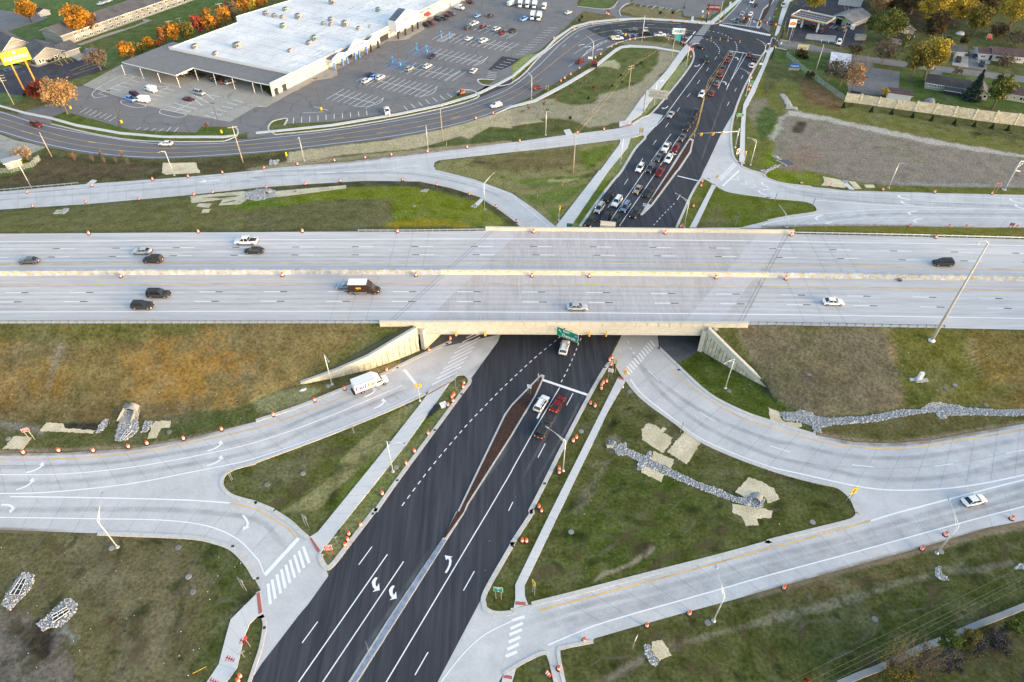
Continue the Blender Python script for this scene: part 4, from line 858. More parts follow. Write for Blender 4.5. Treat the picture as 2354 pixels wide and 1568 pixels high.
for a in ("1435,505 1560,425 1560,425 1615,435 1615,435 1490,517 1490,517 1435,505","1390,493 1500,418 1515,522 1655,445 1230,600 1300,540 1175,615 1300,540 1205,635 1340,550 1340,550 1400,560 1400,560 1250,640 1250,640 1205,635 1270,650 1480,590 1310,660 1450,575 1450,575 1490,585","1240,570 1400,608"): sg("10 "+a,.19,.05,3)
for k in range(8): sg(f"10 {1448+k*15},{497-k*9} {1500+k*15},{500-k*9}",.19,.05,3);sg(f"10 {1218+k*17},{628-k*9} {1262+k*17},{630-k*9}",.19,.05,3)
for i in range(10): sg(f"10 {347+i*74},{1083-i*7} {342+i*75.5},{1138-i*8.5}",.19,.05)
for i in range(7): sg(f"10 {1358+i*66},{975-i*19} {1393+i*68},{1017-i*20}",.19,.05)
for i in range(12): sg(f"20 {60+i*27},{505-i*22} {-10+i*27},{500-i*22}" if 0 else f"20 {410-i*26},{260+i*22} {325-i*26},{258+i*22}",.19,.05)
for k in range(5): sg(f"10 {2305-k*34},{548+k*22} {2375-k*34},{560+k*22}",.19,.05)
for k in range(4): sg(f"10 {2130-k*4},{662+k*16} {2215-k*4},{672+k*16}",.19,.05)
sg("10 425,1040 615,1030 530,982 662,1015",.19,.05)
# concrete lot strokes
for a in ("1165,687 1330,725","1130,712 1240,715","1205,735 1275,757 1130,760 1218,782 1075,787 1165,807 1015,813 1108,835","905,862 1240,712 905,862 990,885","1600,1030 1910,868 1910,868 1860,862","1315,843 1400,865 1395,868 1500,890 1445,840 1555,863 1500,812 1605,838 1430,800 1560,795 1345,900 1445,918 1340,895 1560,795","1660,925 1760,945 1605,950 1805,1003 1760,870 1860,910 1550,978 1750,1030 1850,860 2015,890 1900,870 1965,917 1800,890 1912,945 1770,905 1860,973","1480,762 1665,805","2140,920 2240,943 2088,945 2190,970 2035,975 2140,1000 1985,1003 2088,1030 1935,1033 2035,1058 1880,1060 1985,1090"): sg("00 "+a,.19,.05)
line("00 1240,712 1145,690 950,780 855,850 850,880 880,898 990,885",.19,.05);line("00 1120,925 1110,940 1130,960 1230,988 1320,985 1330,968 1150,925 1120,925",.19,.05);line("00 1480,1008 1465,1030 1490,1050 1620,1078 1690,1070 1695,1050 1500,1008 1480,1008",.19,.05)
for i in range(7): sg(f"00 {800+i*45},{993+i*13} {732+i*45},{1038+i*13}",.19,.05)
for i in range(6): sg(f"00 {1290+i*70},{1172+i*4-(20 if i>3 else 0)} {1250+i*70},{1195+i*4}",.19,.05)
for a in ("500,585 580,603 540,560 580,603 590,547 627,587 635,533 675,570","640,655 880,560 670,690 950,600 730,645 900,590"): sg("00 "+a,.19,.05,Y)
for a in ("60,655 200,615 200,615 160,605 90,640 180,620 60,655 10,640 110,650 230,655"): pass
sg("00 60,655 200,615 30,640 160,605 60,655 30,640 100,645 85,630 150,628 130,615 195,665 235,657",.19,.05,3)
for a in ("490,362 485,388 560,372 552,398 622,378 614,405"): pass
sg("30 497,362 488,388 562,372 553,397 622,378 614,405 565,260 600,235 590,265 640,240 690,290 730,270",.19,.05)
for i in range(6): sg(f"30 {700+i*32},{60+i*3} {712+i*32},{95+i*3}",.19,.05,Y) if i!=2 else None
sg("30 250,22 280,25 250,35 275,38 240,45 280,43 530,0 520,60",.19,.05,Y);sg("30 128,388 118,410",.5,.05);sg("30 140,412 270,428",.19,.05,Y)
for k in range(6): sg(f"20 {1140+k*58},{38+k*7} {1115+k*58},{55+k*7}",.19,.05)
for k in range(4): sg(f"20 {1320+k*75},{58+k*10} {1280+k*75},{85+k*9}",.19,.05)
M_RUMB=mat('rumble_pale',(.62,.63,.68),.8)
o=mk.build('road_markings',[M_WHITE,M_YEL,M_BLACKP,M_BLUEP,M_JOINT,M_JOINTF,M_RUMB]);o['kind']='structure'
# ================================================================ BRIDGE, WALLS, BARRIERS
AV0,AV1=P1("21 985,512"),P1("20 1535,1255");AVD=(AV1-AV0).normalized();AVR=math.atan2(AVD.y,AVD.x)
JD=(JLn-JLs).normalized()
br=empty('highway_bridge',(12,131,0),0,'long beige concrete girder bridge carrying the motorway over the dark avenue','bridge')
def child(mb,name,m,parent,smooth=False):
    """geometry is given in world space; store it relative to the parent empty"""
    l=parent.location;a=-parent.rotation_euler[2];c,s_=math.cos(a),math.sin(a)
    mb.v=[((v[0]-l.x)*c-(v[1]-l.y)*s_,(v[0]-l.x)*s_+(v[1]-l.y)*c,v[2]-l.z) for v in mb.v]
    return mb.build(name,m,parent,smooth)
XL,XR=-21.3,44.4
Sf=clip_x(off(SS,-.45),XL,XR);Sp=clip_x(off(SS,-.42),-29.5,52.6)
Nn_=[p for p in clip_x(off(NN,.2),XL+22,XR+21)]
poly=[(p.x,p.y) for p in Sf]+[(p.x,p.y) for p in Nn_[::-1]]
mb=MB();mb.prism(poly,6.1,6.98);child(mb,'deck',M_BEIGE,br)
mb=MB()
for k in range(9):
    t=.02+k*.12;a=Vector((XL,Sf[0].y,0)).lerp(Vector((XL+22,Nn_[0].y,0)),t);b=Vector((XR,Sf[-1].y,0)).lerp(Vector((XR+21,Nn_[-1].y,0)),t)
    ribbon(mb,[a,b],.5,4.6,6.12)
child(mb,'inner_girders',M_BEIGE,br)
def wallstrip(mb,pts,w_,z0,z1,mi=0): ribbon(mb,[Vector((p[0],p[1],0)) for p in pts],w_,z0,z1,mi)
mb=MB();wallstrip(mb,Sf,.30,4.62,6.6);wallstrip(mb,off(Sf,-.22),.24,4.36,4.62)
for k in range(0,len(Sf),1): pass
child(mb,'girder',M_BEIGE,br)
mb=MB();wallstrip(mb,Sp,.42,6.55,7.98);wallstrip(mb,Sp,.56,7.98,8.08)
pp=resamp(Sp,34)
for a,b in zip(pp,pp[1:]):
    m_=a.lerp(b,.04);n_=a.lerp(b,.96);o2=off([m_,n_],-.24);wallstrip(mb,o2,.07,6.72,6.80);wallstrip(mb,o2,.07,7.78,7.86)
    q=a.lerp(b,.0);q2=a.lerp(b,.035);wallstrip(mb,off([q,q2],-.245),.08,6.6,7.95)
child(mb,'parapet',M_BEIGE,br)
Np=clip_x(off(NN,.22),-7,74)
mb=MB();wallstrip(mb,Np,.42,6.5,7.98);wallstrip(mb,Np,.56,7.98,8.08);child(mb,'parapet',M_BEIGE,br)
mb=MB();wallstrip(mb,off(clip_x(off(NN,.3),XL+22,XR+21),.2),.3,4.4,6.5);child(mb,'girder',M_BEIGE,br)
for a in (Vector((-20.4,111.6,0)),Vector((42.9,110.9,0))):
    b=a+JD*42.5;mb=MB();wallstrip(mb,[a,b],1.0,-.1,6.08);child(mb,'abutment',M_BEIGE,br)
# end pylons
for x in (XL-.9,XR+.7):
    p=clip_x(off(SS,-.7),x-.9,x+.9);mb=MB();wallstrip(mb,p,1.0,2.5,6.6);child(mb,'end_pier',M_BEIGE,br)
# wing walls
M_PANEL=nmat('block_panel',(.52,.47,.37),(.62,.57,.46),scale=2.2,scale2=.3,stretch=(1,1,.6),amp=.10,contrast=.2,bump=.25)
def wing(name,plan,ztop,label,back):
    o=empty(name,(*plan[0][:2],0),0,label,'wall','wing walls beside the bridge');n=len(plan)
    P_=resamp([Vector((p[0],p[1],z)) for p,z in zip(plan,ztop)],40)
    mb=MB();vs=[];fs=[]
    d=[(P_[min(i+1,39)]-P_[max(i-1,0)]) for i in range(40)]
    nn=[Vector((-q.y,q.x,0)).normalized()*back for q in d]
    for p,q in zip(P_,nn): vs+=[(p.x,p.y,-.1),(p.x,p.y,p.z-.35),(p.x+q.x*.5,p.y+q.y*.5,p.z-.35),(p.x+q.x*.5,p.y+q.y*.5,-.1)]
    for i in range(39):
        for k in range(4): fs.append((i*4+k,i*4+(k+1)%4,i*4+4+(k+1)%4,i*4+4+k))
    mb.add(vs,fs+[(0,1,2,3),(159,158,157,156)]);child(mb,'panel_face',M_PANEL,o)
    mb=MB()
    for i in range(0,39,2):
        p=P_[i];q=nn[i];e=(P_[i+1]-p).normalized()*.08;f=-q*.06
        mb.add([(p.x+f.x,p.y+f.y,0),(p.x+f.x+e.x,p.y+f.y+e.y,0),(p.x+f.x+e.x,p.y+f.y+e.y,max(p.z-1.4,.1)),(p.x+f.x,p.y+f.y,max(p.z-1.4,.1)),
                (p.x,p.y,0),(p.x+e.x,p.y+e.y,0),(p.x+e.x,p.y+e.y,max(p.z-1.4,.1)),(p.x,p.y,max(p.z-1.4,.1))],[(0,1,2,3),(0,3,7,4),(1,5,6,2),(3,2,6,7)])
    child(mb,'panel_joints',mat('joint_brown',(.22,.17,.12),.9),o)
    mb=MB();vs=[];fs=[]
    for p,q in zip(P_,nn):
        f=-q*.10;lo=min(1.5,p.z*.6)
        vs+=[(p.x+f.x,p.y+f.y,p.z-lo),(p.x+f.x,p.y+f.y,p.z+.12),(p.x+q.x*.6,p.y+q.y*.6,p.z+.12),(p.x+q.x*.6,p.y+q.y*.6,p.z-lo)]
    for i in range(39):
        for k in range(4): fs.append((i*4+k,i*4+(k+1)%4,i*4+4+(k+1)%4,i*4+4+k))
    mb.add(vs,fs+[(0,1,2,3),(159,158,157,156)]);child(mb,'coping',M_BEIGE,o)
    return o
PLW=[(-46.0,100.5),(-38.6,102.7),(-31.6,105.2),(-26,108.2),(-21.2,111.2)]
wing('wing_wall',PLW,[.5,2.1,4.0,5.9,7.1],'tall beige wing wall stepping down behind the white delivery truck',1)
mr=P1("22 2000,240");m2=P1("22 1850,160")
PRW=[(56.2,98.7),(mr.x+1.5,mr.y-1.2),(mr.x,mr.y),(m2.x,m2.y),(43.4,110.6)]
PRW=[(56.4,98.6),(52.6,102.0),(49.2,105.2),(46.2,108.2),(43.6,111.0)]
wing('wing_wall',PRW,[.5,2.1,4.0,5.7,7.1],'tall beige wing wall stepping down beside the dark slope paving',-1)
for pl,C,E_ in ((PLW,C_SW,E_SW),(PRW,C_SE,E_SE)):
    V_=[(C.x,C.y,6.93),(E_.x,E_.y,.25)]+[(p[0],p[1],z) for p,z in zip(pl[::-1],[6.9,5.6,3.7,1.8,.25])]
    mb=MB();n_=len(V_);A_=[V_[0]]+V_[2:]+[V_[1]]
    for i in range(1,len(A_)-1): 
        t=(A_[0],A_[i],A_[i+1]);mb.add(t,[(0,1,2)])
    o=mb.build('embankment',mat('bank_fill',(.10,.088,.045),.95));o['kind']='structure'
# median barriers
SB=cat(W("01 -700,971 0,968 2351,956 11 2351,960 21 1200,970 2351,983 31 1200,1000 2351,1019 3300,1040",7))
SB=resamp(SB,70)
for _ in range(6): SB=[SB[0]]+[(a+b+b+c)/4 for a,b,c in zip(SB,SB[1:],SB[2:])]+[SB[-1]]
SB=[SB[0]+Vector((-130,0,0))]+SB+[SB[-1]+Vector((130,-4,0))]
xa,xb=P1("11 1700,958",7).x,P1("31 5,982",7).x
M_BARR=nmat('barrier_concrete',(.40,.41,.43),(.47,.48,.50),scale=1.5,scale2=.2,amp=.08)
def barrier(x0,x1,m,lab):
    pts=clip_x(SB,x0,x1);c=pts[len(pts)//2];o=empty('median_barrier',(c.x,c.y,7),0,lab,'barrier','concrete barriers along the motorway median')
    mb=MB();vs=[];prof=[(0,0),(.06,.12),(.22,.35),(.33,1.12),(.95,1.12),(1.06,.35),(1.22,.12),(1.28,0)]
    d=off(pts,1.)
    for p,q in zip(pts,d):
        nrm=(q-p)
        for a,b in prof: vs.append((p.x+nrm.x*a,p.y+nrm.y*a,7+b))
    k=len(prof);fs=[(i*k+j,(i+1)*k+j,(i+1)*k+j+1,i*k+j+1) for i in range(len(pts)-1) for j in range(k-1)]
    fs+=[tuple(range(k))[::-1],tuple(range((len(pts)-1)*k,len(pts)*k))]
    mb.add(vs,fs);child(mb,'body',m,o)
    x=x0+1.3;src=None;M_REF=mat('reflector_yellow',(.85,.52,.03),.5)
    while x<min(x1-1,145):
        if x>-145:
            q=clip_x(pts,x,x+.78);n_=off([q[0],q[-1]],.26);an=math.atan2(n_[1].y-n_[0].y,n_[1].x-n_[0].x);lc=Vector((n_[0].x-o.location.x,n_[0].y-o.location.y,.8))
            if src is None:
                g=MB();g.box(0,.8,-.02,.06,-.10,.16);src=g.build('reflector_strip',M_REF,o);c_=src
            else: c_=src.copy();COL.objects.link(c_);c_.parent=o
            c_.location=lc;c_.rotation_euler[2]=an
        x+=2.95
barrier(-240,xa,M_BARR,'pale grey median barrier with yellow reflectors, left of the bridge')
barrier(xa,xb,M_BEIGE,'beige median barrier with yellow reflectors crossing the bridge deck')
barrier(xb,260,M_BARR,'pale grey median barrier with yellow reflectors, right of the bridge')
# guardrails
def guard(pts,z,lab,side=-1,sp=1.905,grp='steel guardrails beside the roads',tall=.78):
    L=sum((b-a).length for a,b in zip(pts,pts[1:]));n=int(L/sp)+1;q=resamp(pts,n);c=q[n//2]
    o=empty('guardrail',(c.x,c.y,z),0,lab,'guardrail',grp)
    mb=MB();d=off(q,1.);vs=[]
    for p,e in zip(q,d):
        nn=(e-p)
        for a,b in ((.0,tall),(.05,tall-.08),(.0,tall-.16),(.05,tall-.24),(0,tall-.31),(-.02,tall-.31),(-.02,tall)): vs.append((p.x-nn.x*side*a,p.y-nn.y*side*a,z+b))
    fs=[(i*7+j,i*7+7+j,i*7+7+(j+1)%7,i*7+(j+1)%7) for i in range(n-1) for j in range(7)]
    mb.add(vs,fs);child(mb,'rail',M_GALV,o)
    src=None
    for i,(p,e) in enumerate(zip(q,d)):
        nn=(e-p)*side;loc=(p.x+nn.x*.24-o.location.x,p.y+nn.y*.24-o.location.y,0)
        if i>99:break
        if src is None:
            m=MB();m.box(-.06,.06,-.10,.10,-.6,tall-.02);m.box(-.06,.06,.10,.22,tall-.30,tall-.05,1);src=m.build('post',[M_GALV,M_DARKM],o,loc=loc);
            if side>0: src.rotation_euler[2]=math.pi
        else:
            c_=src.copy();c_.location=loc;COL.objects.link(c_);c_.parent=o
    return o
guard(clip_x(off(SS,.25),-122,-29.8),7,'long galvanised guardrail on the near motorway edge, left of the bridge')
guard(clip_x(off(SS,.25),53.2,96),7,'galvanised guardrail on the near motorway edge, right of the bridge')
guard(clip_x(off(NN,-.2),-40.5,-7.3),7,'galvanised guardrail on the far motorway edge, left of the bridge',1)
guard(clip_x(off(NN,-.1),74.3,155),7,'galvanised guardrail on the far motorway edge, right of the bridge',1)
guard(cat(W("01 -700,230 0,192 300,165 600,140 720,128")),.0,'galvanised guardrail at the left end of the upper ramp',1)
mb=MB();wallstrip(mb,cat(W("31 -60,521 300,512 900,508 1500,520 1880,528")),.35,0,.55);tag(mb.build('low_kerb_wall',M_BARR),'low pale concrete wall at the foot of the yellow-green grass strip','wall')
# noise wall
nb=W("30 705,937 840,952 1005,976 1172,1000 1342,1024 1518,1048 1697,1074 1880,1101 2066,1126 2260,1149 2480,1180 2720,1215 2980,1255 3260,1300")
o=empty('noise_wall',nb[0],0,'long cream panelled noise wall in front of the houses','wall')
mb=MB();mp=MB();hs=[ZAT(nb[0],px("30 735,858")[0][1])]
for i,(a,b) in enumerate(zip(nb,nb[1:])):
    h=hs[0]-.0+(.45 if 4<=i<8 else .8 if i>=8 else 0);lo=h*.42
    a2=a.lerp(b,.02);b2=a.lerp(b,.98)
    wallstrip(mb,[a2,b2],.22,-.1,lo);wallstrip(mb,[a2,b2],.18,lo+.03,h-.12);wallstrip(mb,[a2,b2],.26,h-.12,h)
M_CREAM=nmat('cream_panel',(.54,.49,.37),(.60,.55,.43),scale=1.6,scale2=.3,amp=.07,bump=.06)
child(mb,'panels',M_CREAM,o)
for i,a in enumerate(nb):
    h=hs[0]+.25+(.45 if 4<=i<8 else .8 if i>=8 else 0);m=MB();m.box(-.24,.24,-.17,.17,-.1,h-.1);m.box(-.27,.27,-.2,.2,h-.1,h-.02)
    q=m.build('post',M_CREAM,o);q.location=a-o.location;q.rotation_euler[2]=-.17
# ================================================================ ROADSIDE THINGS
ORD=['first','second','third','fourth','fifth','sixth','seventh','eighth','ninth','tenth','eleventh','twelfth','thirteenth','fourteenth','fifteenth','sixteenth','seventeenth','eighteenth','nineteenth','twentieth']+['twenty-'+a for a in('first','second','third','fourth','fifth','sixth','seventh','eighth','ninth')]
M_OR=mat('drum_orange',(.86,.13,.02),.5);M_WR=mat('drum_white',(.88,.86,.86),.5)
def drum_src():
    o=empty('traffic_drum',(0,0,0));m=MB()
    pr=[(.29,.08),(.285,.22),(.285,.25),(.275,.40),(.275,.43),(.265,.56),(.262,.60),(.255,.72),(.25,.75),(.24,.86),(.24,.90),(.23,.98),(.17,1.0)]
    m.lathe(pr,14,mi=[0,0,1,1,0,0,1,1,0,0,0,0,0]);m.box(-.12,.12,-.02,.02,1.0,1.08,0);m.build('barrel',[M_OR,M_WR],o)
    m=MB();m.lathe([(.46,0),(.46,.05),(.33,.09),(.27,.09)],14);m.build('rubber_base',M_BLACK,o)
    return reg(o)
DR=drum_src();first=[True]
def drums(s,fmt,z=None,grp='orange and white traffic drums along the roads'):
    pts=px(s);ps=[]
    for (a,b) in pts: ps.append(P(a,b,7.02) if z==7 else PG(a,b))
    for p,(a,b) in zip(ps,pts):
        rz=random.uniform(-3,3)
        lab=fmt(ps.index(p),len(ps)) 
        if z!=7: p.z=max(p.z,.06)
        if first[0]: o=DR;first[0]=False;o.location=p;o.rotation_euler[2]=rz
        else:o=copy_tree(DR,p,rz)
        k=random.uniform(.96,1.05);o.scale=(k,k,k*random.uniform(.97,1.04))
        tag(o,lab,'drum',grp)
L=lambda where:(lambda i,n:f"orange drum, {ORD[i]} from left {where}")
N_=lambda where:(lambda i,n:f"orange drum, {ORD[i]} from near end {where}")
drums("01 255,208 848,146 1405,90 1730,62 2045,28 10 75,1552 383,1518 722,1485 1003,1458 1243,1432 1575,1402 1938,1362 20 70,1305 600,1228 843,1198 1068,1145",L("on far edge of upper left ramp"))
drums("01 303,338 790,300 1278,271 1783,231 1957,208 11 97,163 455,132 772,105 1345,95 1662,137 1958,225 2200,340 21 38,477",L("on near edge of upper left ramp"))
drums("01 820,586 1824,569 11 428,565 1300,567 21 197,570 1405,580 31 210,597 1537,620",L("on the far motorway shoulder"),7)
drums("01 1113,980 11 245,970 1468,968 21 181,974 708,977 1870,990 31 160,1000",L("against the motorway median barrier"),7)
drums("02 222,1032 545,1013 862,1014 1185,978 1355,948 1690,903 2038,817 12 162,684 540,551 815,443 1200,273 1590,93 11 1785,1554",L("on upper edge of lower left ramp"))
drums("13 820,313 843,262 855,210 960,127 12 1160,1408 1378,1128 1455,1018 1580,855 1763,595 1808,558 1800,524 1818,503 1902,430 1908,393",N_("on verge left of near avenue"))
drums("03 2192,1560 2210,1515",N_("in the bottom left verge corner"))
drums("23 93,272 132,275 22 270,1566 247,1528 431,1213 432,1182 560,924 590,893 760,604 720,581 818,443 822,412 837,391 868,377 908,224 895,180 915,162",N_("on verge right of near avenue"))
drums("23 428,1443 663,1184 1235,1048 1625,938 33 142,704 1405,345 1622,215 2230,69",L("on near edge of lower right ramp"))
drums("21 1548,522 1570,517 1663,338 1735,148 1745,110 20 2173,833 2187,797 2195,728",N_("on verge right of far avenue"))
drums("31 572,147 1050,185 1525,207 2052,219",L("on far edge of upper right ramp"))
drums("31 1299,517 1659,521 1813,523 2280,530",L("on near edge of upper right ramp"))
drums("20 385,362 571,274 617,259 733,230 868,133 888,140 978,192 1280,185 1448,197 1469,199 1583,210 1708,220 1908,207",L("on far kerb of the curving road"))
drums("10 2018,1098 2178,1050 20 448,754 483,727 538,692 617,635 765,539 813,508 914,439 953,415 1079,374 1128,367 1214,357 1435,367 1497,375 1567,402 1583,404",L("on near kerb of the curving road"))
drums("20 1410,860 1612,527 1640,532 1630,470 1645,467 1660,462",N_("at kerb corner left of far avenue"))
for s,lab in (("23 308,1470","orange and white drum lying tipped over on the bottom grass patch"),("31 292,116","orange and white drum tipped over on the green upper right verge")):
    o=copy_tree(DR,P1(s)+Vector((0,0,.28)),.9);o.rotation_euler=(math.radians(88),0,.75);tag(o,lab,'drum','orange and white traffic drums along the roads')
# ---- lamps
def arm_lamp(name,base,top,arm,lab,m=M_POLEW,grp='street lamps with curved arms',zb=None,r=.11,double=True,shift=1.2):
    a=px(base)[0];p=PG(*a);t=px(top)[0];zt=ZAT(p,t[1]) if zb is None else zb
    e=P(*px(arm)[0],zt+shift*.45) if arm else None
    o=empty(name,p,0,lab,'street lamp',grp);mb=MB();mb.tube([(0,0,.0),(0,0,zt-p.z)],[r*1.15,r*.7],10);mb.build('pole',m,o,True)
    mb=MB();mb.lathe([(.38,0),(.38,.12),(.2,.3),(.16,.32)],12);mb.build('base_plate',M_GALV,o)
    if e is not None:
        d=Vector((e.x-p.x,e.y-p.y,0));z1=zt-p.z
        mb=MB();mb.tube([(0,0,z1-.1),d*.35+Vector((0,0,z1+.30)),d*.95+Vector((0,0,e.z-p.z))],[.07,.055,.045],7)
        if double: mb.tube([(0,0,z1-.9),d*.4+Vector((0,0,z1+.1)),d*.7+Vector((0,0,(z1+e.z-p.z)/2+.18))],[.045,.04,.03],6)
        mb.build('arm',m,o,True)
        u=d.normalized();n=Vector((-u.y,u.x,0));c=d*.97+Vector((0,0,e.z-p.z));mb=MB()
        R_=[(-.35,.09),(-.1,.17),(.2,.19),(.42,.10)];vs=[];k=8
        for s_,w_ in R_:
            for j in range(k): an=j*2*math.pi/k;vs.append(c+u*(s_+.2)+n*w_*math.cos(an)+Vector((0,0,.11*math.sin(an)*w_/.19)))
        fs=[(i*k+j,i*k+(j+1)%k,(i+1)*k+(j+1)%k,(i+1)*k+j) for i in range(3) for j in range(k)]+[tuple(range(k))[::-1],tuple(range(3*k,4*k))]
        mb.add(vs,fs);mb.build('lamp_head',M_GALV,o,True)
    return o
for b,t,a,l in (("12 698,396","12 622,122","12 662,178","silver street lamp in front of the left wing wall"),
 ("12 1257,1197","12 1210,920","12 1360,940","silver street lamp whose arm crosses the left pavement"),
 ("22 468,1190","22 491,915","22 325,792","silver street lamp whose arm hangs over the black estate car"),
 ("22 1957,432","22 2045,163","22 1958,200","silver street lamp in front of the right wing wall"),
 ("03 1080,325","03 878,80","02 940,1405","silver street lamp at the grass edge of the lower left ramp"),
 ("23 1850,1000","23 1957,775","23 1877,510","silver street lamp standing below the lower right ramp"),
 ("33 1547,378","33 1760,130","32 1660,1448","silver street lamp nearest the white car on the lower right ramp"),
 ("11 2100,357","11 2097,115","11 2182,25","silver street lamp inside the upper left ramp curve"),
 ("20 1600,610","20 1635,415","20 1712,400","street lamp by the kerb corner of the big junction"),
 ("20 995,1505","20 1018,1278","","slim pale pole beside the far left pavement"),
 ("20 1302,966","20 1328,755","20 1402,735","street lamp behind the grey sign gantry"),
 ("20 308,1242","20 315,1023","20 350,1027","street lamp on the bare soil above the upper ramp"),
 ("20 735,572","20 750,380","20 680,330","street lamp beside the red bus shelter"),
 ("20 178,910","20 181,700","20 115,638","street lamp on the verge by the red estate car"),
 ("20 1190,385","20 1210,143","","straight tall pole by the trailer on the curving road"),
 ("20 2145,883","20 2187,680","20 2100,630","street lamp on the verge halfway up the far avenue"),
 ("20 2290,592","20 2330,410","20 2253,362","street lamp on the verge nearest the stop line"),
 ("20 2188,1518","20 2246,1290","20 2172,1268","street lamp on the grass by the stone-lined pool"),
 ("10 445,1482","10 400,1262","10 385,1270","street lamp on the straw strip, left one by the ring road"),
 ("10 1580,1372","10 1563,1152","","street lamp on the straw strip, right one by the ring road"),
 ("01 1600,46","00 1518,1390","00 1466,1396","street lamp by the straw mat above the upper ramp"),
 ("01 285,150","00 150,1480","00 78,1487","street lamp next to the little shed at left"),
 ("21 1578,522","21 1622,285","21 1508,212","street lamp on the verge just beyond the bridge"),
 ("31 1105,163","30 1212,1498","30 1262,1503","street lamp in front of the brown basin"),
 ("31 165,522","31 190,438","31 108,326","street lamp rising at the tip of the green island"),
 ("00 300,-40","00 295,75","00 235,25","street lamp behind the round orange tree")):
    arm_lamp('street_lamp',b,t,a or None,l)
# high mast
p=PG(*px("31 1500,1562")[0]);zt=ZAT(p,px("31 2035,665")[0][1]);o=empty('high_mast_lamp',p,0,'very tall grey mast lamp on the right bank leaning across the picture','mast lamp')
mb=MB();mb.tube([(0,0,0),(0,0,zt-p.z)],[.36,.17],14);mb.build('pole',nmat('mast_steel',(.42,.40,.37),(.52,.50,.47),scale=2,stretch=(1,1,.2),amp=.1,rough=.5),o,True)
mb=MB();mb.lathe([(.75,0),(.75,.15),(.45,.4),(.36,.5)],14);mb.build('base_plate',M_POLEW,o)
mb=MB();mb.tube([(0,0,zt-p.z),(-.6,.1,zt-p.z+.4),(-1.7,.2,zt-p.z)],.05,6);mb.box(-1.95,-1.55,0,.35,zt-p.z-.35,zt-p.z-.05);mb.build('camera_arm',M_POLEW,o)
# ---- signal heads
M_SIG=mat('signal_yellow',(.88,.42,.02),.45);M_LED_R=mat('red_lens',(.6,.02,.01),.3,emit=(1,.12,.02),estr=6);M_LENS=mat('dark_lens',(.03,.03,.03),.3);M_LED_O=mat('amber_lens',(.7,.3,.02),.3,emit=(1,.45,.05),estr=4)
def head(parent,loc,rz,n=3,lit=0,m=None,name='signal_head'):
    """front faces local -y"""
    g=MB();g.box(-.17,.17,-.10,.12,-.17*n,.17*n,0)
    for i in range(n):
        z=.17*n-.17-.34*i;g.tube([(0,-.10,z),(0,-.13,z)],.12,10,2 if (lit is not None and i==lit) else 1)
        k=8
        vs=[];
        for y in(-.10,-.34):
            for j in range(k+1): a=math.radians(-20+220*j/k);vs.append((.14*math.cos(a),y,z+.14*math.sin(a)))
        g.add(vs,[(j,j+1,j+k+2,j+k+1) for j in range(k)],0)
    o=g.build(name,[m or M_SIG,M_LENS,M_LED_R],parent);o.location=loc;o.rotation_euler[2]=rz;return o
def sig_pole(base,top,lab,heads,h=None,polem=M_POLEW):
    p=PG(*px(base)[0]);p.z=max(p.z,.1);zt=ZAT(p,px(top)[0][1]);o=empty('signal_post',p,0,lab,'traffic signal','yellow traffic signals')
    mb=MB();mb.tube([(0,0,0),(0,0,zt-p.z-.1)],.07,8);mb.lathe([(.26,0),(.26,.2),(.1,.35)],10);mb.build('post',polem,o)
    for dx,dy,rz,lit in heads: head(o,(dx,dy,zt-p.z-.55),rz,3,lit)
    return o
sig_pole("12 1507,553","12 1492,390","twin yellow signal heads on a post by the left stop line",[(-.32,0,-1.2,0),(.32,0,1.9,None)])
sig_pole("22 1015,428","22 1040,268","yellow signal post at the red paving of the right pavement",[(.22,0,2.5,None),(.0,.25,-.9,None)])
sig_pole("21 428,462","21 445,325","yellow signal post by the pavement just beyond the bridge",[(.2,0,-.5,2),(-.0,.25,2.2,None)])
sig_pole("21 1858,165","21 1890,42","yellow signal post at the upper right crossing",[(.1,0,2.6,None),(.1,.25,.9,None)])
sig_pole("20 2127,1505","20 2140,1388","slim post with a small pedestrian signal by the far pavement",[(-.2,0,-.6,0)])
sig_pole("20 1035,385","20 1033,308","yellow signal post beside the flatbed truck on the curving road",[(.15,0,2,None),(-.15,0,-1,None)],polem=M_DARKM)
sig_pole("20 1742,205","20 1745,140","pair of yellow signal heads by the far kerb of the junction",[(.3,.2,1,None),(-.3,-.3,1,None)],polem=M_DARKM)
# signals hung on the bridge
for x,l in (("11 1842,1470","first"),("11 2108,1472","second"),("21 547,1500","third"),("21 708,1498","fourth"),("21 862,1496","fifth")):
    a=px(x)[0];q=[b for b in clip_x(Sf,-30,60)];yy=111.6;
    for _ in range(3):
        pt=P(a[0],a[1],4.3);
    c=clip_x(off(SS,-1.1),P(a[0],a[1],4.6).x-.01,P(a[0],a[1],4.6).x+.01)[0]
    o=empty('bridge_signal',(c.x,c.y,4.75),0,f'yellow signal head hanging from the bridge girder, {l} from the left','traffic signal','yellow traffic signals')
    head(o,(0,0,0),-.55 if l in('third','fourth','fifth') else -.9,3,None)
    m=MB();m.tube([(0,0,.5),(0,0,.75),(0,.6,.85)],.03,6);m.build('bracket',M_DARKM,o)
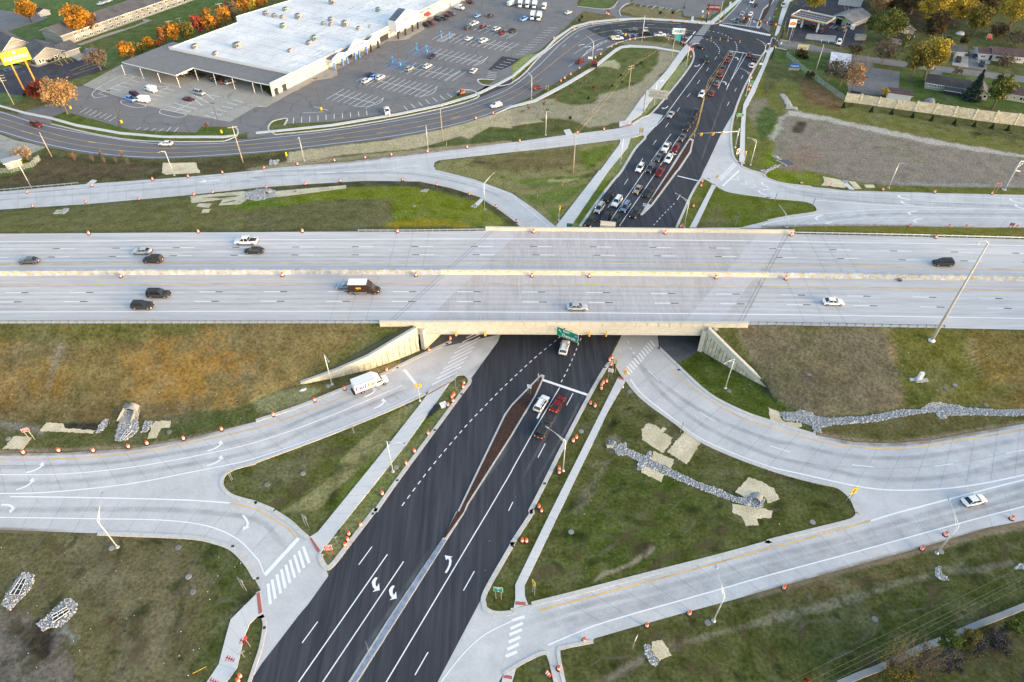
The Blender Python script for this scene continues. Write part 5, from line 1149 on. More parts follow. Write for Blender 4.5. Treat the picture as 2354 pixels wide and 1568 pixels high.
# mast arms
def mast(base,top,tip,lab,heads,m,hs=1.,zarm=None,r=.17,lit=None,rz=0,grp='signal mast arms'):
    p=PG(*px(base)[0]);zt=ZAT(p,px(top)[0][1]);za=zarm or zt-1;o=empty('signal_mast',p,0,lab,'traffic signal',grp)
    mb=MB();mb.tube([(0,0,0),(0,0,zt-p.z)],[r,r*.75],12);mb.lathe([(.5,0),(.5,.25),(.3,.3)],12);mb.build('pole',m,o,True)
    e=P(*px(tip)[0],za+.3);d=e-Vector((p.x,p.y,za));d.z=0;mb=MB();mb.tube([(0,0,za-p.z),d+Vector((0,0,za-p.z+.3))],[r*.8,r*.4],10);mb.build('arm',m,o,True)
    for f,lt in heads: head(o,d*f+Vector((0,-.25,za-p.z-.25+.3*f)),rz,3,lt)
    return o
mast("20 2045,1355","20 2082,1178","20 1705,1228",'grey signal mast reaching over the far avenue with yellow heads',[(.93,2),(.90,2),(.64,2),(.61,2),(.40,2)],M_GALV,zarm=ZAT(P1("20 2045,1355"),px("20 2072,1207")[0][1]),r=.26,rz=2.6)
mast("20 1573,425","20 1595,252","30 150,430",'long black signal mast crossing the near side of the junction',[(.27,None),(.36,None),(.44,None),(.56,None)],M_DARKM,zarm=ZAT(P1("20 1573,425"),px("20 1598,312")[0][1]),r=.3,rz=2.6)
mast("30 120,360","30 163,168","20 2110,160",'black signal mast crossing the far side of the junction',[(.95,0),(.82,0),(.55,0),(.4,0),(.2,0)],M_DARKM,zarm=ZAT(P1("30 120,360"),px("30 150,240")[0][1]),r=.3,rz=-.5)
for s,t,l in (("20 1783,205","20 1810,30",'black signal mast pole by the maroon restaurant sign'),("30 33,540","30 103,310",'black signal mast pole at the side street corner')):
    p=P1(s);z=ZAT(p,px(t)[0][1]);o=empty('signal_mast',p,0,l,'traffic signal','signal mast arms');mb=MB();mb.tube([(0,0,0),(0,0,z)],[.3,.2],12);mb.lathe([(.5,0),(.5,.25),(.3,.3)],12);mb.build('pole',M_DARKM,o,True)
    head(o,(.35,0,z*.45),-.5,3,0);head(o,(-.35,.1,z*.5),.8,3,None)
# ---- plain poles
M_RUST=mat('rust_brown',(.11,.065,.045),.7);M_WOOD=nmat('pole_wood',(.36,.30,.24),(.50,.43,.35),scale=4,stretch=(1,1,.1),amp=.2,rough=.9);M_YB=mat('bollard_yellow',(.85,.55,.03),.6);M_CY=mat('base_cyan',(.08,.42,.80),.6)
def lotpole(b,t,bm,lab):
    p=P1(b);z=ZAT(p,px(t)[0][1]);o=empty('car_park_lamp',p,0,lab,'lamp post','tall car park lamp posts')
    m=MB();m.tube([(0,0,.8),(0,0,z)],[.11,.07],8);m.build('pole',M_RUST,o);m=MB();m.lathe([(.36,0),(.36,1.0),(.3,1.05)],12);m.build('foot',bm,o)
    m=MB();m.box(-.7,-.15,-.15,.15,z,z+.2);m.box(.15,.7,-.15,.15,z,z+.2);m.tube([(-.4,0,z),(.4,0,z)],.04,6);m.build('lamp_head',M_DARKM,o)
for a in (("10 600,1012","10 550,725",M_YB,"rusty car park lamp post on a yellow foot near the store corner"),("10 1324,600","10 1300,340",M_CY,"rusty car park lamp post on a blue foot among the blue bays"),("10 1948,240","10 1938,0",M_CY,"rusty car park lamp post behind the dark car by the shop walk"),
  ("00 1118,1130","00 993,832",M_YB,"rusty lamp post on a yellow foot in the small left lot"),("00 2035,1222","00 1957,950",M_YB,"rusty lamp post on the grass corner of the small left lot"),("00 650,1000","00 615,880",M_YB,"short lamp post behind the pale orange tree"),("20 1580,80","20 1595,-20",M_DARKM,"dark lamp post in the corner restaurant lot"),("20 1933,180","20 1962,10",M_DARKM,"dark lamp post by the far pavement")): lotpole(*a)
UP={}
def upole(k,b,t,lab,cross=1,ang=0,m=None,steel=False):
    p=PG(*px(b)[0]);z=ZAT(p,px(t)[0][1]);o=empty('utility_pole',p,ang,lab,'utility pole','wooden utility poles')
    g=MB();g.tube([(0,0,0),(0,0,z-p.z)],[.19,.12],9);g.build('post',m or M_WOOD,o,True)
    for c in range(cross):
        zz=z-p.z-.35-c*.9;g=MB();g.box(-1.5,1.5,-.07,.07,zz-.07,zz+.07)
        for x in (-1.3,-.6,.6,1.3): g.lathe([(.06,0),(.08,.1),(.04,.2)],6,(x,0,zz+.07))
        g.build('crossarm',M_WOOD,o)
    UP[k]=(p,z,ang);return o
upole('a',"20 1060,913","20 1090,600","wooden utility pole on the bare soil island with three sagging wires",2,.6)
upole('b',"21 560,25","20 585,1215","tall utility pole rising from the grass triangle between the ramps",1,.6)
upole('c',"10 1713,1292","10 1692,995","wooden utility pole with a grey box by the ring road",0)
upole('d',"00 2233,1497","00 2143,1160","sunlit utility pole at the right end of the grass strip",1,.3)
upole('e',"00 476,1443","00 350,1215","leaning bare wooden pole by the left fence",0)
upole('f',"00 130,965","00 -5,690","utility pole at the left edge with stacked crossarms",3,.5)
upole('g',"20 1460,562","20 1494,310","wooden utility pole beside the white sign board",0)
upole('h',"00 1578,292","00 1541,190","wooden utility pole behind the autumn hedge, left one",1,.5)
upole('i',"00 1662,236","00 1640,163","short wooden utility pole on the inn lawn",1,.5)
upole('j',"00 2065,238","00 1998,30","wooden utility pole among the orange trees",1,.5)
upole('k',"30 172,458","30 238,235","wooden utility pole at the side street corner",0)
upole('l',"30 645,500","30 722,270","leaning utility pole with a lamp by the white car",0)
upole('m',"30 440,645","30 513,410","bare pale pole on the corner lawn",0)
upole('n',"20 1900,200","20 1928,10","wooden pole beside the far avenue pavement",0)
M_WIRE=mat('wire_amber',(.42,.34,.20),.5);M_WIRE2=mat('wire_grey',(.13,.14,.12),.8)
def wire(a,b,sag,r,m,lab):
    g=MB();a=Vector(a);b=Vector(b);pts=[a.lerp(b,i/14)-Vector((0,0,sag*4*(i/14)*(1-i/14))) for i in range(15)];c=a
    g.v=[];g.tube([p-c for p in pts],r,4);o=g.build('overhead_wire',m);o.location=c;tag(o,lab,'wire','overhead wires between utility poles')
def arm_pt(k,x,dz=0):
    p,z,an=UP[k];return (p.x+x*math.cos(an),p.y+x*math.sin(an),z-.2+dz)
for i,x in enumerate((-1.3,.6,1.3)):
    wire(arm_pt('b',x),arm_pt('a',x),.7,.022,M_WIRE,f'amber wire of the near span over bare soil, {ORD[i]} from the left')
    q=P1("20 1490,330",9);d=Vector((x*.8,-x*.6,0));wire(arm_pt('a',x),(q.x+d.x,q.y+d.y,9.5),.6,.022,M_WIRE,f'amber wire running to the white sign board, {ORD[i]} from the left')
for i,(a,b) in enumerate((("F 1780,1568","F 2353,1330"),("33 380,1568","33 2351,580"),("33 470,1568","33 2351,605"),("33 560,1568","33 2351,672"))):
    a=("33 170,1568","33 385,1550","33 455,1568","33 565,1568")[i];b=("33 2351,490","33 2351,578","33 2351,612","33 2351,675")[i]
    A=P1(a,11);B=P1(b,11);A=A+(A-B)*.25;B=B+(B-A)*.25
    wire(A,B,.25,.012,M_WIRE2,f'thin power line over the dark grass, {ORD[i]} from the ramp side')
# ---- signs
def text(body,size,m,parent,loc,rz,align='CENTER',font_sx=1.,name='lettering',bold=.0):
    cu=bpy.data.curves.new('t','FONT');cu.body=body;cu.size=size;cu.align_x=align;cu.align_y='CENTER';cu.extrude=.01;cu.resolution_u=2;cu.offset=bold
    ob=bpy.data.objects.new('t',cu);COL.objects.link(ob);dg=bpy.context.evaluated_depsgraph_get();me=bpy.data.meshes.new_from_object(ob.evaluated_get(dg));bpy.data.objects.remove(ob)
    me.materials.clear();me.materials.append(m);o=bpy.data.objects.new(name,me);o.rotation_euler=(math.pi/2,0,rz);o.location=loc;o.scale=(font_sx,1,1);return link(o,parent)
M_SGN=mat('sign_green',(.0,.25,.13),.5);M_SRED=mat('sign_red',(.55,.03,.04),.5);M_SW=mat('sign_white',(.85,.85,.86),.5);M_SYEL=mat('sign_yellow',(.9,.55,.02),.5);M_SBK=mat('sign_black',(.02,.02,.02),.5);M_SBL=mat('sign_blue',(.02,.12,.45),.5);M_SBACK=mat('sign_back',(.62,.54,.34),.7);M_SMAR=mat('sign_maroon',(.20,.02,.03),.5)
def panel(parent,cx,cz,w_,h_,m,y=-.06,name='panel',t=.04,border=None,rot=0):
    g=MB();M_=Matrix.Translation((cx,y,cz))@Matrix.Rotation(rot,4,'Y');g.box(-w_/2,w_/2,-t,0,-h_/2,h_/2,0,M_)
    if border: g.box(-w_/2+border,w_/2-border,-t-.012,-t,-h_/2+border,h_/2-border,1,M_)
    return g
def sign(base,top,w_,h_,rz,lab,face,posts=2,postm=None,border=None,texts=(),cat_='sign',grp=None,dz=0,sh='rect'):
    """base: pixel of the foot; top: pixel of the panel top"""
    p=PG(*px(base)[0]);zt=ZAT(p,px(top)[0][1])-p.z;o=empty('road_sign',p,rz,lab,cat_,grp)
    for x in ((-w_*.3,w_*.3) if posts==2 else (0,)):
        g=MB();g.box(x-.045,x+.045,-.045,.045,0,zt-.1);g.build('post',postm or M_GALV,o)
    g=panel(o,0,zt-h_/2,w_,h_,None,border=border,rot=math.pi/4 if sh=='dia' else 0);mats=[face] if border is None else [M_SW,face];g.build('panel',mats,o)
    for (tx,sz,dx,dy,mm) in texts: text(tx,sz,mm,o,(dx,-.125,zt-h_/2+dy),0)
    return o,zt
AVN=AVR-math.pi/2      # signs square to the avenue, facing traffic from below
o,z=sign("02 300,905","02 262,800",1.3,.9,.35,'red sign on two wooden posts beside the mat at far left',M_SRED,2,M_WOOD,.05,[("WRONG",.32,0,.17,M_SW),("WAY",.32,0,-.2,M_SW)])
sign("13 683,388","13 665,302",1.4,1.6,.1,'red and white sign board by the verge drums',M_SRED,2,M_SRED,.06,[("DO NOT",.26,0,.5,M_SW),("ENTER",.26,0,.25,M_SW),("WRONG",.3,0,-.25,M_SW),("WAY",.3,0,-.55,M_SW)])
o,z=sign("13 2228,800","13 2222,690",1.5,1.5,-.1,'green interstate sign with shield at the foot of the right verge',M_SGN,2,M_WOOD,.05,[("WEST",.36,0,.48,M_SW),("94",.34,0,-.05,M_SW),("\u2197",.3,0,-.5,M_SW)])
g=MB();g.tube([(0,-.11,z-.80),(0,-.115,z-.80)],.30,10);g.build('shield',M_SBL,o)
sign("23 198,750","23 190,632",.9,1.3,-1.0,'yellow chevron warning sign by the red paving of the right pavement',M_SYEL,2,M_GALV,None,[("\u00bb",.9,0,0,M_SBK)])
o,z=sign("32 730,1470","32 762,1345",1.3,1.8,.25,'tall yellow merge sign at the tip of the grass triangle',M_SYEL,2,M_GALV,None)
g=MB();g.add([(-.08,-.12,z-1.4),(.08,-.12,z-1.4),(.08,-.12,z-.7),(.22,-.12,z-.7),(0,-.12,z-.3),(-.22,-.12,z-.7),(-.08,-.12,z-.7)],[tuple(range(7))]);g.add([(-.35,-.12,z-1.3),(-.2,-.12,z-1.4),(0,-.12,z-1.0),(-.1,-.12,z-.85)],[(0,1,2,3)]);g.build('merge_arrow',M_SBK,o)
sign("22 932,288","22 930,163",1.1,1.55,AVN+math.pi,'back of a tan sign standing behind the drums',M_SBACK,2,mat('tan_post',(.45,.38,.22),.7))
o,z=sign("22 898,340","22 905,250",1.15,1.05,AVN+.15,'white no turn sign on two posts on the grass tip',M_SW,2)
g=MB()
for k in range(16):
    a=k*math.pi/8;b=a+math.pi/8;g.add([(.42*math.cos(a),-.12,z-.52+.42*math.sin(a)),(.42*math.cos(b),-.12,z-.52+.42*math.sin(b)),(.35*math.cos(b),-.12,z-.52+.35*math.sin(b)),(.35*math.cos(a),-.12,z-.52+.35*math.sin(a))],[(0,3,2,1)])
g.add([(-.30,-.125,z-.27),(-.25,-.125,z-.22),(.30,-.125,z-.77),(.25,-.125,z-.82)],[(0,3,2,1)]);g.build('ring',M_SRED,o)
g=MB();g.add([(-.03,-.122,z-.8),(.07,-.122,z-.8),(.07,-.122,z-.45),(-.2,-.122,z-.36),(-.2,-.122,z-.44),(-.03,-.122,z-.5)],[tuple(range(6))]);g.build('arrow',M_SBK,o)
o,z=sign("22 158,490","22 158,398",1.0,1.0,AVN,'white lane arrow sign on the dark median',M_SW,2,None,None,[("\u2191\u2191",.4,0,.1,M_SBK)])
sign("22 237,380","22 236,295",.35,1.0,AVN+1.4,'thin grey sign post edge on at the median tip',M_GALV,1)
sign("02 2130,1275","02 2110,1170",.5,.3,1.2,'bare twin green sign posts at the left triangle tip',M_GALV,2)
sign("12 900,845","12 880,768",.4,.3,1.3,'bare twin posts at the edge of the left triangle',M_GALV,2)
sign("03 2250,715","03 2225,615",1.3,.9,2.6,'grey back of an oval sign on two posts by the left curve',M_GALV,2)
sign("13 470,135","13 447,32",1.2,1.0,2.6,'grey back of a sign on two posts in the left triangle',M_GALV,2)
sign("21 2040,512","21 2045,420",.9,.45,2.6,'grey back of a sign on two posts on the green island',M_GALV,2)
sign("21 1795,110","21 1775,65",1.1,.5,AVN,'small white one way sign at the upper right crossing',M_SW,2,None,None,[("ONE WAY",.2,0,0,M_SBK)])
sign("31 60,285","31 75,210",.5,.5,1.4,'bare twin posts by the green island edge, left pair',M_GALV,2);sign("31 405,335","31 425,255",.5,.5,1.4,'bare twin posts by the green island edge, right pair',M_GALV,2)
sign("31 2075,205","31 2083,113",1.3,1.0,-.35,'red sign on wooden posts beside the drum on the far right verge',M_SRED,2,M_WOOD,.05,[("WRONG",.3,0,.17,M_SW),("WAY",.3,0,-.2,M_SW)])
sign("31 2215,540","31 2230,478",1.3,1.0,-.3,'red sign on dark posts at the near edge of the far right ramp',M_SRED,2,M_DARKM,.05,[("WRONG",.3,0,.17,M_SW),("WAY",.3,0,-.2,M_SW)])
sign("20 2062,1440","20 2065,1365",1.2,1.9,.6,'red and white sign board by the grey signal mast',M_SRED,2,M_GALV,.2)
sign("20 2083,1105","20 2088,1042",2.5,1.1,-.1,'green street name board on two posts on the far verge',M_SGN,2,M_WOOD,.05,[("W Exit",.45,0,.2,M_SW),("Region Av",.4,0,-.25,M_SW)])
sign("20 2190,800","20 2197,745",1.9,.9,-.1,'green board among drums beside the far avenue',M_SGN,2,M_GALV,.05)
sign("20 2275,640","20 2275,578",1.6,.8,-.1,'white board below the lamp by the stop line',M_SW,2)
sign("20 1180,1250","20 1183,1175",1.5,1.8,AVN+math.pi,'tan sign back beside the upper ramp mouth',M_SBACK,2,M_WOOD)
sign("20 1568,640","20 1570,580",1.2,.8,2.6,'grey sign back on thin posts by the far pavement',M_GALV,2)
sign("20 715,580","20 717,522",1.8,.9,-.2,'white board next to the bus shelter',M_SW,1)
sign("21 1275,300","21 1275,240",.5,1.0,AVN,'grey sign post on the far median',M_GALV,2)
sign("21 1205,385","21 1220,300",.9,1.0,AVN,'white arrow sign at the near tip of the far median',M_SW,1,None,None,[("\u2191\u2191",.4,0,0,M_SBK)])
o,z=sign("21 523,560","21 522,482",1.6,1.9,AVN+.3,'green interstate sign with shield just behind the bridge',M_SGN,1,None,.05,[("EAST",.42,0,.6,M_SW),("94",.42,0,-.1,M_SW)])
g=MB();g.tube([(0,-.11,z-1.05),(0,-.115,z-1.05)],.36,10);g.build('shield',M_SBL,o)
sign("11 2,2 ","11 2,0",.1,.1,0,'x',M_SGN) if 0 else None
sign("10 295,1495","10 283,1400",.6,1.3,1.1,'narrow yellow sign on the straw strip',M_SYEL,1)
sign("23 1108,1255","23 1128,1145",.8,1.1,1.0,'small white sign on a post below the lower right ramp',M_SW,1,M_WOOD)
sign("22 1548,835","22 1570,735",.35,1.3,1.3,'tan sign edge on by the straw mats and ramp kerb',M_SBACK,1,M_WOOD)
sign("12 1838,450","12 1838,310",.3,.5,1.3,'slim grey post on the left grass nose',M_GALV,1)
sign("13 745,290","13 725,225",.8,.3,.3,'low bare bracket post on the verge near the red sign',M_GALV,1)
sign("13 1040,1300","13 1045,1210",.9,1.3,2.2,'grey sign back on the blue paved median',M_GALV,1)
sign("03 2300,1240","03 2275,1145",.5,1.1,1.3,'red and white sign edge on by the bottom left pavement',M_SRED,1)
sign("03 2245,1335","03 2215,1285",1.0,.3,.6,'fallen grey sign bracket by the bottom left pavement',M_GALV,1)
sign("30 0,415","30 10,398",1.2,1.4,.5,'white board at the near corner of the side street',M_SW,2)
sign("20 1748,125","20 1748,95",.8,1.0,0,'small white sign on the far corner lawn',M_SW,1)
# overhead guide sign on the bridge
M_SBG=mat('guide_green',(.0,.27,.15),.5)
cs=clip_x(off(SS,-2.0),P1("21 522,1440",7).x-.01,P1("21 522,1440",7).x+.01)[0]
a=P1("21 462,1440",6.4);b=P1("21 588,1478",6.4)
o=empty('guide_sign',(cs.x-.3,cs.y-.6,6.1),-.55,'green East Detroit guide sign fixed to the bridge parapet','sign')
W_,H_=5.4,2.5;g=panel(o,0,0,W_,H_,None,border=.07);g.build('panel',[M_SW,M_SBG],o)
text('EAST',.74,M_SW,o,(-.25,-.13,.60),0,bold=.03);text('Detroit',1.08,M_SW,o,(.35,-.13,-.60),0,bold=.03)
g=MB();g.add([(2.1+.45*math.cos(k*math.pi/8),-.13,.45+.45*math.sin(k*math.pi/8)) for k in range(16)],[tuple(range(16))]);g.build('shield',M_SBL,o)
g=MB();g.box(1.72,2.48,-.14,-.131,.70,.84);g.build('shield_top',M_SRED,o);text('94',.5,M_SW,o,(2.1,-.15,.42),0)
g=MB();g.add([(x-1.75,-.13,z+.25) for x,z in ((-.45,.45),(.1,.35),(-.07,.18),(.32,-.35),(.18,-.45),(-.2,.08),(-.38,-.08))],[tuple(range(7))]);g.build('arrow',M_SW,o)
g=MB();g.box(-1.6,-1.4,.0,2.4,-.1,.1);g.box(1.4,1.6,.0,1.2,-.1,.1);g.box(-2.2,2.6,.05,.2,.8,.95);g.build('bracket',M_DARKM,o)
# ad boards
o=empty('billboard',P1("20 1490,440"),-.12,'white and teal care company sign board on dark legs','sign')
bx=P1("20 1465,415");z0=ZAT(bx,px("20 1450,315")[0][1]);z1=ZAT(bx,px("20 1450,263")[0][1]);w_=(P1("20 1572,400")-P1("20 1450,400")).length
o.location=(bx.x+w_*.42,bx.y,0);g=MB();g.box(-w_/2,w_/2,-.3,.3,z0,z1);g.build('panel',M_SW,o)
text('CARE',(z1-z0)*.75,mat('teal_text',(.02,.35,.42),.5),o,(-w_*.22,-.33,(z0+z1)/2+.1),0,bold=.04);text('LINC',(z1-z0)*.75,mat('grey_text',(.35,.35,.38),.5),o,(w_*.24,-.33,(z0+z1)/2+.1),0)
for x in (-w_*.3,w_*.22): g=MB();g.box(x-.25,x+.25,-.2,.2,0,z0);g.build('leg',M_DARKM,o)
g=MB();g.box(-w_*.2,w_*.18,-.35,-.05,z0-2.6,z0-.3);g.build('lower_panel',mat('teal_panel',(.05,.42,.48),.5),o)
p=P1("20 1793,205");z0=ZAT(p,px("20 1793,95")[0][1]);z1=z0+2.3
o=empty('restaurant_sign',(p.x+1.5,p.y,0),-.2,'dark red restaurant name board on a pole behind the junction','sign');g=MB();g.box(-3,3,-.2,.2,z0,z1);g.build('panel',M_SMAR,o);text('BUDDSTERS',1.05,M_SW,o,(0,-.24,(z0+z1)/2+.2),0)
g=MB();g.tube([(0,.35,0),(0,.35,z1+3)],.12,8);g.build('post',M_DARKM,o)
# inn pylon sign
p=P1("00 245,842");q=P1("00 325,790");zb=ZAT(p,px("00 118,595")[0][1]);zt=ZAT(p,px("00 40,490")[0][1]);o=empty('inn_pylon_sign',((p.x+q.x)/2,(p.y+q.y)/2,0),math.atan2(q.y-p.y,q.x-p.x)*.55,'big orange inn sign on two tall orange posts','sign')
d=(q-p).length;M_SOR=mat('sign_orange',(.85,.36,.03),.5,emit=(1,.4,.02),estr=.25)
for s_ in (-1,1): g=MB();g.tube([(s_*d*.45,0,0),(s_*d*.45,0,zb)],.3,10);g.build('post',mat('post_orange',(.75,.36,.08),.6),o)
w_=d*1.75;g=MB();g.box(-w_/2,w_/2,-.7,.7,zb,zt);g.build('panel',M_SOR,o)
text('COUNTRY',1.75,M_SW,o,(0,-.75,(zb+zt)/2-.3),0,bold=.05);text('INN & SUITES',.6,M_SW,o,(0,-.75,(zb+zt)/2-1.7),0)
g=MB();g.tube([(0,-.72,(zb+zt)/2+1.6),(0,-.78,(zb+zt)/2+1.6)],.55,12);g.build('emblem',M_SW,o)
# fuel station price sign
p=P1("30 195,340");z1=ZAT(p,px("30 210,178")[0][1]);z0=ZAT(p,px("30 200,250")[0][1]);o=empty('price_sign',p,-.1,'tall white fuel price sign with a yellow shell emblem','sign')
g=MB();g.box(-1.5,1.5,-.25,.25,z0,z1);g.build('panel',M_SW,o)
for x in(-1.2,1.2): g=MB();g.tube([(x,0,0),(x,0,z0)],.09,6);g.build('leg',M_GALV,o)
g=MB();cx_=0;cz=z1-1.7;pts=[(0,-.8)]+[(1.0*math.sin(math.radians(a)),-.1+.9*math.cos(math.radians(a))) for a in (120,95,70,45,22,0,-22,-45,-70,-95,-120)];g.add([(x,-.27,cz+z) for x,z in pts[::-1]],[tuple(range(len(pts)))[::-1]]);g.build('emblem',mat('shell_yellow',(.9,.42,.02),.5),o)
g=MB();g.box(-1.2,1.2,-.27,-.25,z0+.9,z0+2);g.build('price_panel',M_SRED,o);text('3.69',.9,M_SW,o,(0,-.3,z0+1.45),0)
sign("30 315,462","30 313,410",4.6,2.3,-.15,'cream yard sign board with red phone number at the side street',mat('sign_cream',(.78,.70,.45),.6),2,M_WOOD,None,[("873-1040",.85,0,-.25,M_SRED)])
o=empty('monument_sign',P1("30 235,645"),-.12,'low blue town sign on a stone base on the corner lawn','sign')
g=MB();g.box(-2.1,2.1,-.4,.4,0,.9);g.build('stone_base',M_OLDC,o);g=MB();g.box(-1.8,1.8,-.2,.2,.9,2.3);g.add([(-1.8,-.2,2.3),(0,-.2,2.75),(1.8,-.2,2.3),(-1.8,.2,2.3),(0,.2,2.75),(1.8,.2,2.3)],[(0,1,4,3),(1,2,5,4),(0,2,1),(3,4,5)]);g.build('panel',M_SBL,o);text('PORTAGE',.7,M_SW,o,(0,-.23,1.65),0,bold=.02)
# gantry sign (back) over the far pavement
p=P1("20 1210,1022");zt=ZAT(p,px("20 1238,825")[0][1]);o=empty('sign_gantry',p,0,'grey cantilever gantry holding a blank sign seen from behind','sign gantry')
g=MB();g.tube([(0,0,0),(0,0,zt)],.28,12);g.lathe([(.55,0),(.55,.3),(.35,.35)],12);g.build('pole',M_GALV,o)
e=P1("20 1425,915",zt-2.6);d=Vector((e.x-p.x,e.y-p.y,0));g=MB()
for z in (zt-.4,zt-1.9): g.tube([(0,0,z),d+Vector((0,0,z))],.1,7)
for i in range(6): g.tube([d*(i/6)+Vector((0,0,zt-.4)),d*((i+.5)/6)+Vector((0,0,zt-1.9)),d*((i+1)/6)+Vector((0,0,zt-.4))],.05,5)
g.build('truss_arm',M_GALV,o);u=d.normalized();n=Vector((-u.y,u.x,0));g=MB();a=d*.12+n*.35;b=d*1.0+n*.35
g.add([a+Vector((0,0,zt-2.8)),b+Vector((0,0,zt-2.8)),b+Vector((0,0,zt+.3)),a+Vector((0,0,zt+.3))]+[v+n*.12 for v in (a+Vector((0,0,zt-2.8)),b+Vector((0,0,zt-2.8)),b+Vector((0,0,zt+.3)),a+Vector((0,0,zt+.3)))],[(0,1,2,3),(7,6,5,4),(0,4,5,1),(3,2,6,7),(0,3,7,4),(1,5,6,2)])
g.build('panel',mat('panel_back',(.45,.44,.40),.6),o)
# board behind the bridge over the avenue
q=P1("21 875,480",8.2);o=empty('sign_board',(q.x,q.y+3,7),AVN*.4,'back of a wide pale board standing behind the far parapet','sign');g=MB();g.box(-2.0,2.0,-.08,.08,.3,3.0)
o.location=(clip_x(off(NN,1.6),P1("21 875,500",7.5).x,P1("21 875,500",7.5).x+.01)[0].x,clip_x(off(NN,1.6),P1("21 875,500",7.5).x,P1("21 875,500",7.5).x+.01)[0].y,6.2);g.build('panel',nmat('board_back',(.45,.43,.38),(.58,.56,.52),scale=1,stretch=(.1,.1,6),amp=.2),o);g=MB();g.box(-1.6,-1.4,-.9,-.1,.2,1.4);g.box(1.4,1.6,-.9,-.1,.2,1.4);g.build('bracket',M_GALV,o)
# truss pole at the right edge
p=PG(*px("31 2165,178")[0]);o=empty('sign_gantry',p,0,'grey tubular gantry leg at the right edge of the upper ramp','sign gantry');zt=ZAT(p,px("30 2310,1490")[0][1])
g=MB();g.tube([(0,0,0),(0,0,zt*.72),(.6,.5,zt)],[.33,.28,.2],12);g.tube([(0,0,zt*.7),(2.5,1.0,zt*.62)],.15,8);g.tube([(.5,.4,zt),(3.5,1.5,zt*.95)],.15,8);g.tube([(.2,.1,zt*.8),(2.2,1.,zt*.93)],.1,8);g.build('frame',M_GALV,o);g=MB();g.lathe([(.6,0),(.6,.3),(.4,.35)],12);g.build('base_plate',M_POLEW,o)
M_GRAVEL=nmat('gravel_bed',(.14,.14,.145),(.42,.42,.43),scale=5,scale2=1,amp=.3,contrast=.2,bump=1)
# ---- rocks
def inpoly(x,y,pl):
    c=False
    for (ax,ay),(bx,by) in zip(pl,pl[1:]+pl[:1]):
        if (ay>y)!=(by>y) and x<(bx-ax)*(y-ay)/(by-ay)+ax:c=not c
    return c
ICO=None
def riprap(s,lab,sp=.5,seed=1):
    sp*=.76
    rnd=random.Random(seed);pts=WG(s);pl=[(p.x,p.y) for p in pts];x0=min(p[0] for p in pl);x1=max(p[0] for p in pl);y0=min(p[1] for p in pl);y1=max(p[1] for p in pl);g=MB()
    t=(1+5**.5)/2;base=[Vector(v).normalized() for v in((-1,t,0),(1,t,0),(-1,-t,0),(1,-t,0),(0,-1,t),(0,1,t),(0,-1,-t),(0,1,-t),(t,0,-1),(t,0,1),(-t,0,-1),(-t,0,1))]
    F=[(0,11,5),(0,5,1),(0,1,7),(0,7,10),(0,10,11),(1,5,9),(5,11,4),(11,10,2),(10,7,6),(7,1,8),(3,9,4),(3,4,2),(3,2,6),(3,6,8),(3,8,9),(4,9,5),(2,4,11),(6,2,10),(8,6,7),(9,8,1)]
    y=y0;cnt=0
    while y<y1:
        x=x0
        while x<x1:
            a=x+rnd.uniform(-.3,.3)*sp*1.6;b=y+rnd.uniform(-.3,.3)*sp*1.6
            if inpoly(a,b,pl) and rnd.random()<.93:
                r=sp*rnd.uniform(.38,.80);M_=Matrix.Rotation(rnd.uniform(0,6),3,'Z')@Matrix.Rotation(rnd.uniform(0,6),3,'X');z=ZG(a,b)
                sx,sy,sz=rnd.uniform(.7,1.2),rnd.uniform(.7,1.1),rnd.uniform(.5,.8)
                g.add([Vector((a,b,z+r*.3))+M_@Vector((v.x*sx,v.y*sy,v.z*sz))*r*rnd.uniform(.85,1.1) for v in base],F,0);cnt+=1
            x+=sp
        y+=sp
    if len(pl)>2:
        b0=len(g.v);tr=tess([pts]);g.add([(q[0],q[1],ZG(q[0],q[1])+.05) for q in pl],[])
        for t_ in tr:
            a_,b_,c_=[pl[i] for i in t_];cr=(b_[0]-a_[0])*(c_[1]-a_[1])-(b_[1]-a_[1])*(c_[0]-a_[0]);g.f.append([b0+i for i in (t_ if cr>0 else (t_[0],t_[2],t_[1]))]);g.m.append(1)
    o=g.build('riprap',[M_ROCK,M_GRAVEL]);tag(o,lab,'stones','patches of broken stone',None);o['kind']='stuff';return o
riprap("22 890,915 950,920 960,950 1050,930 1055,980 1170,1030 1225,1060 1245,1010 1290,1010 1275,1085 1450,1170 1700,1290 1880,1350 2060,1430 2140,1440 2220,1385 2290,1410 2320,1470 2300,1540 2180,1520 1900,1430 1500,1270 1330,1190 1220,1150 1190,1190 1145,1185 1160,1110 1050,1050 960,1050 940,1000 890,970","long stone channel between the straw mats in the right triangle",.42,2)
riprap("32 105,650 250,650 290,625 390,650 440,690 560,705 900,690 1200,630 1400,625 1490,560 1560,560 1740,590 1830,610 2000,625 2130,630 2351,620 2700,620 2700,690 2351,685 2150,690 1900,680 1640,690 1635,710 1570,710 1530,650 1300,680 1000,740 700,768 590,770 485,800 488,840 425,840 400,780 280,740 150,735","stone channel running along the foot of the right bank",.48,3)
riprap("02 1145,590 1200,570 1275,590 1285,640 1265,720 1280,800 1240,860 1160,915 1050,920 1075,800 1110,700","stones around the concrete pipe at the left bank foot",.42,4)
riprap("02 960,710 1000,715 990,770 920,845 880,840 910,770","small stone strip right of the dark puddle",.42,5);riprap("02 1330,730 1410,735 1390,790 1340,840 1295,840","small stone strip left of the straw mat",.42,6)
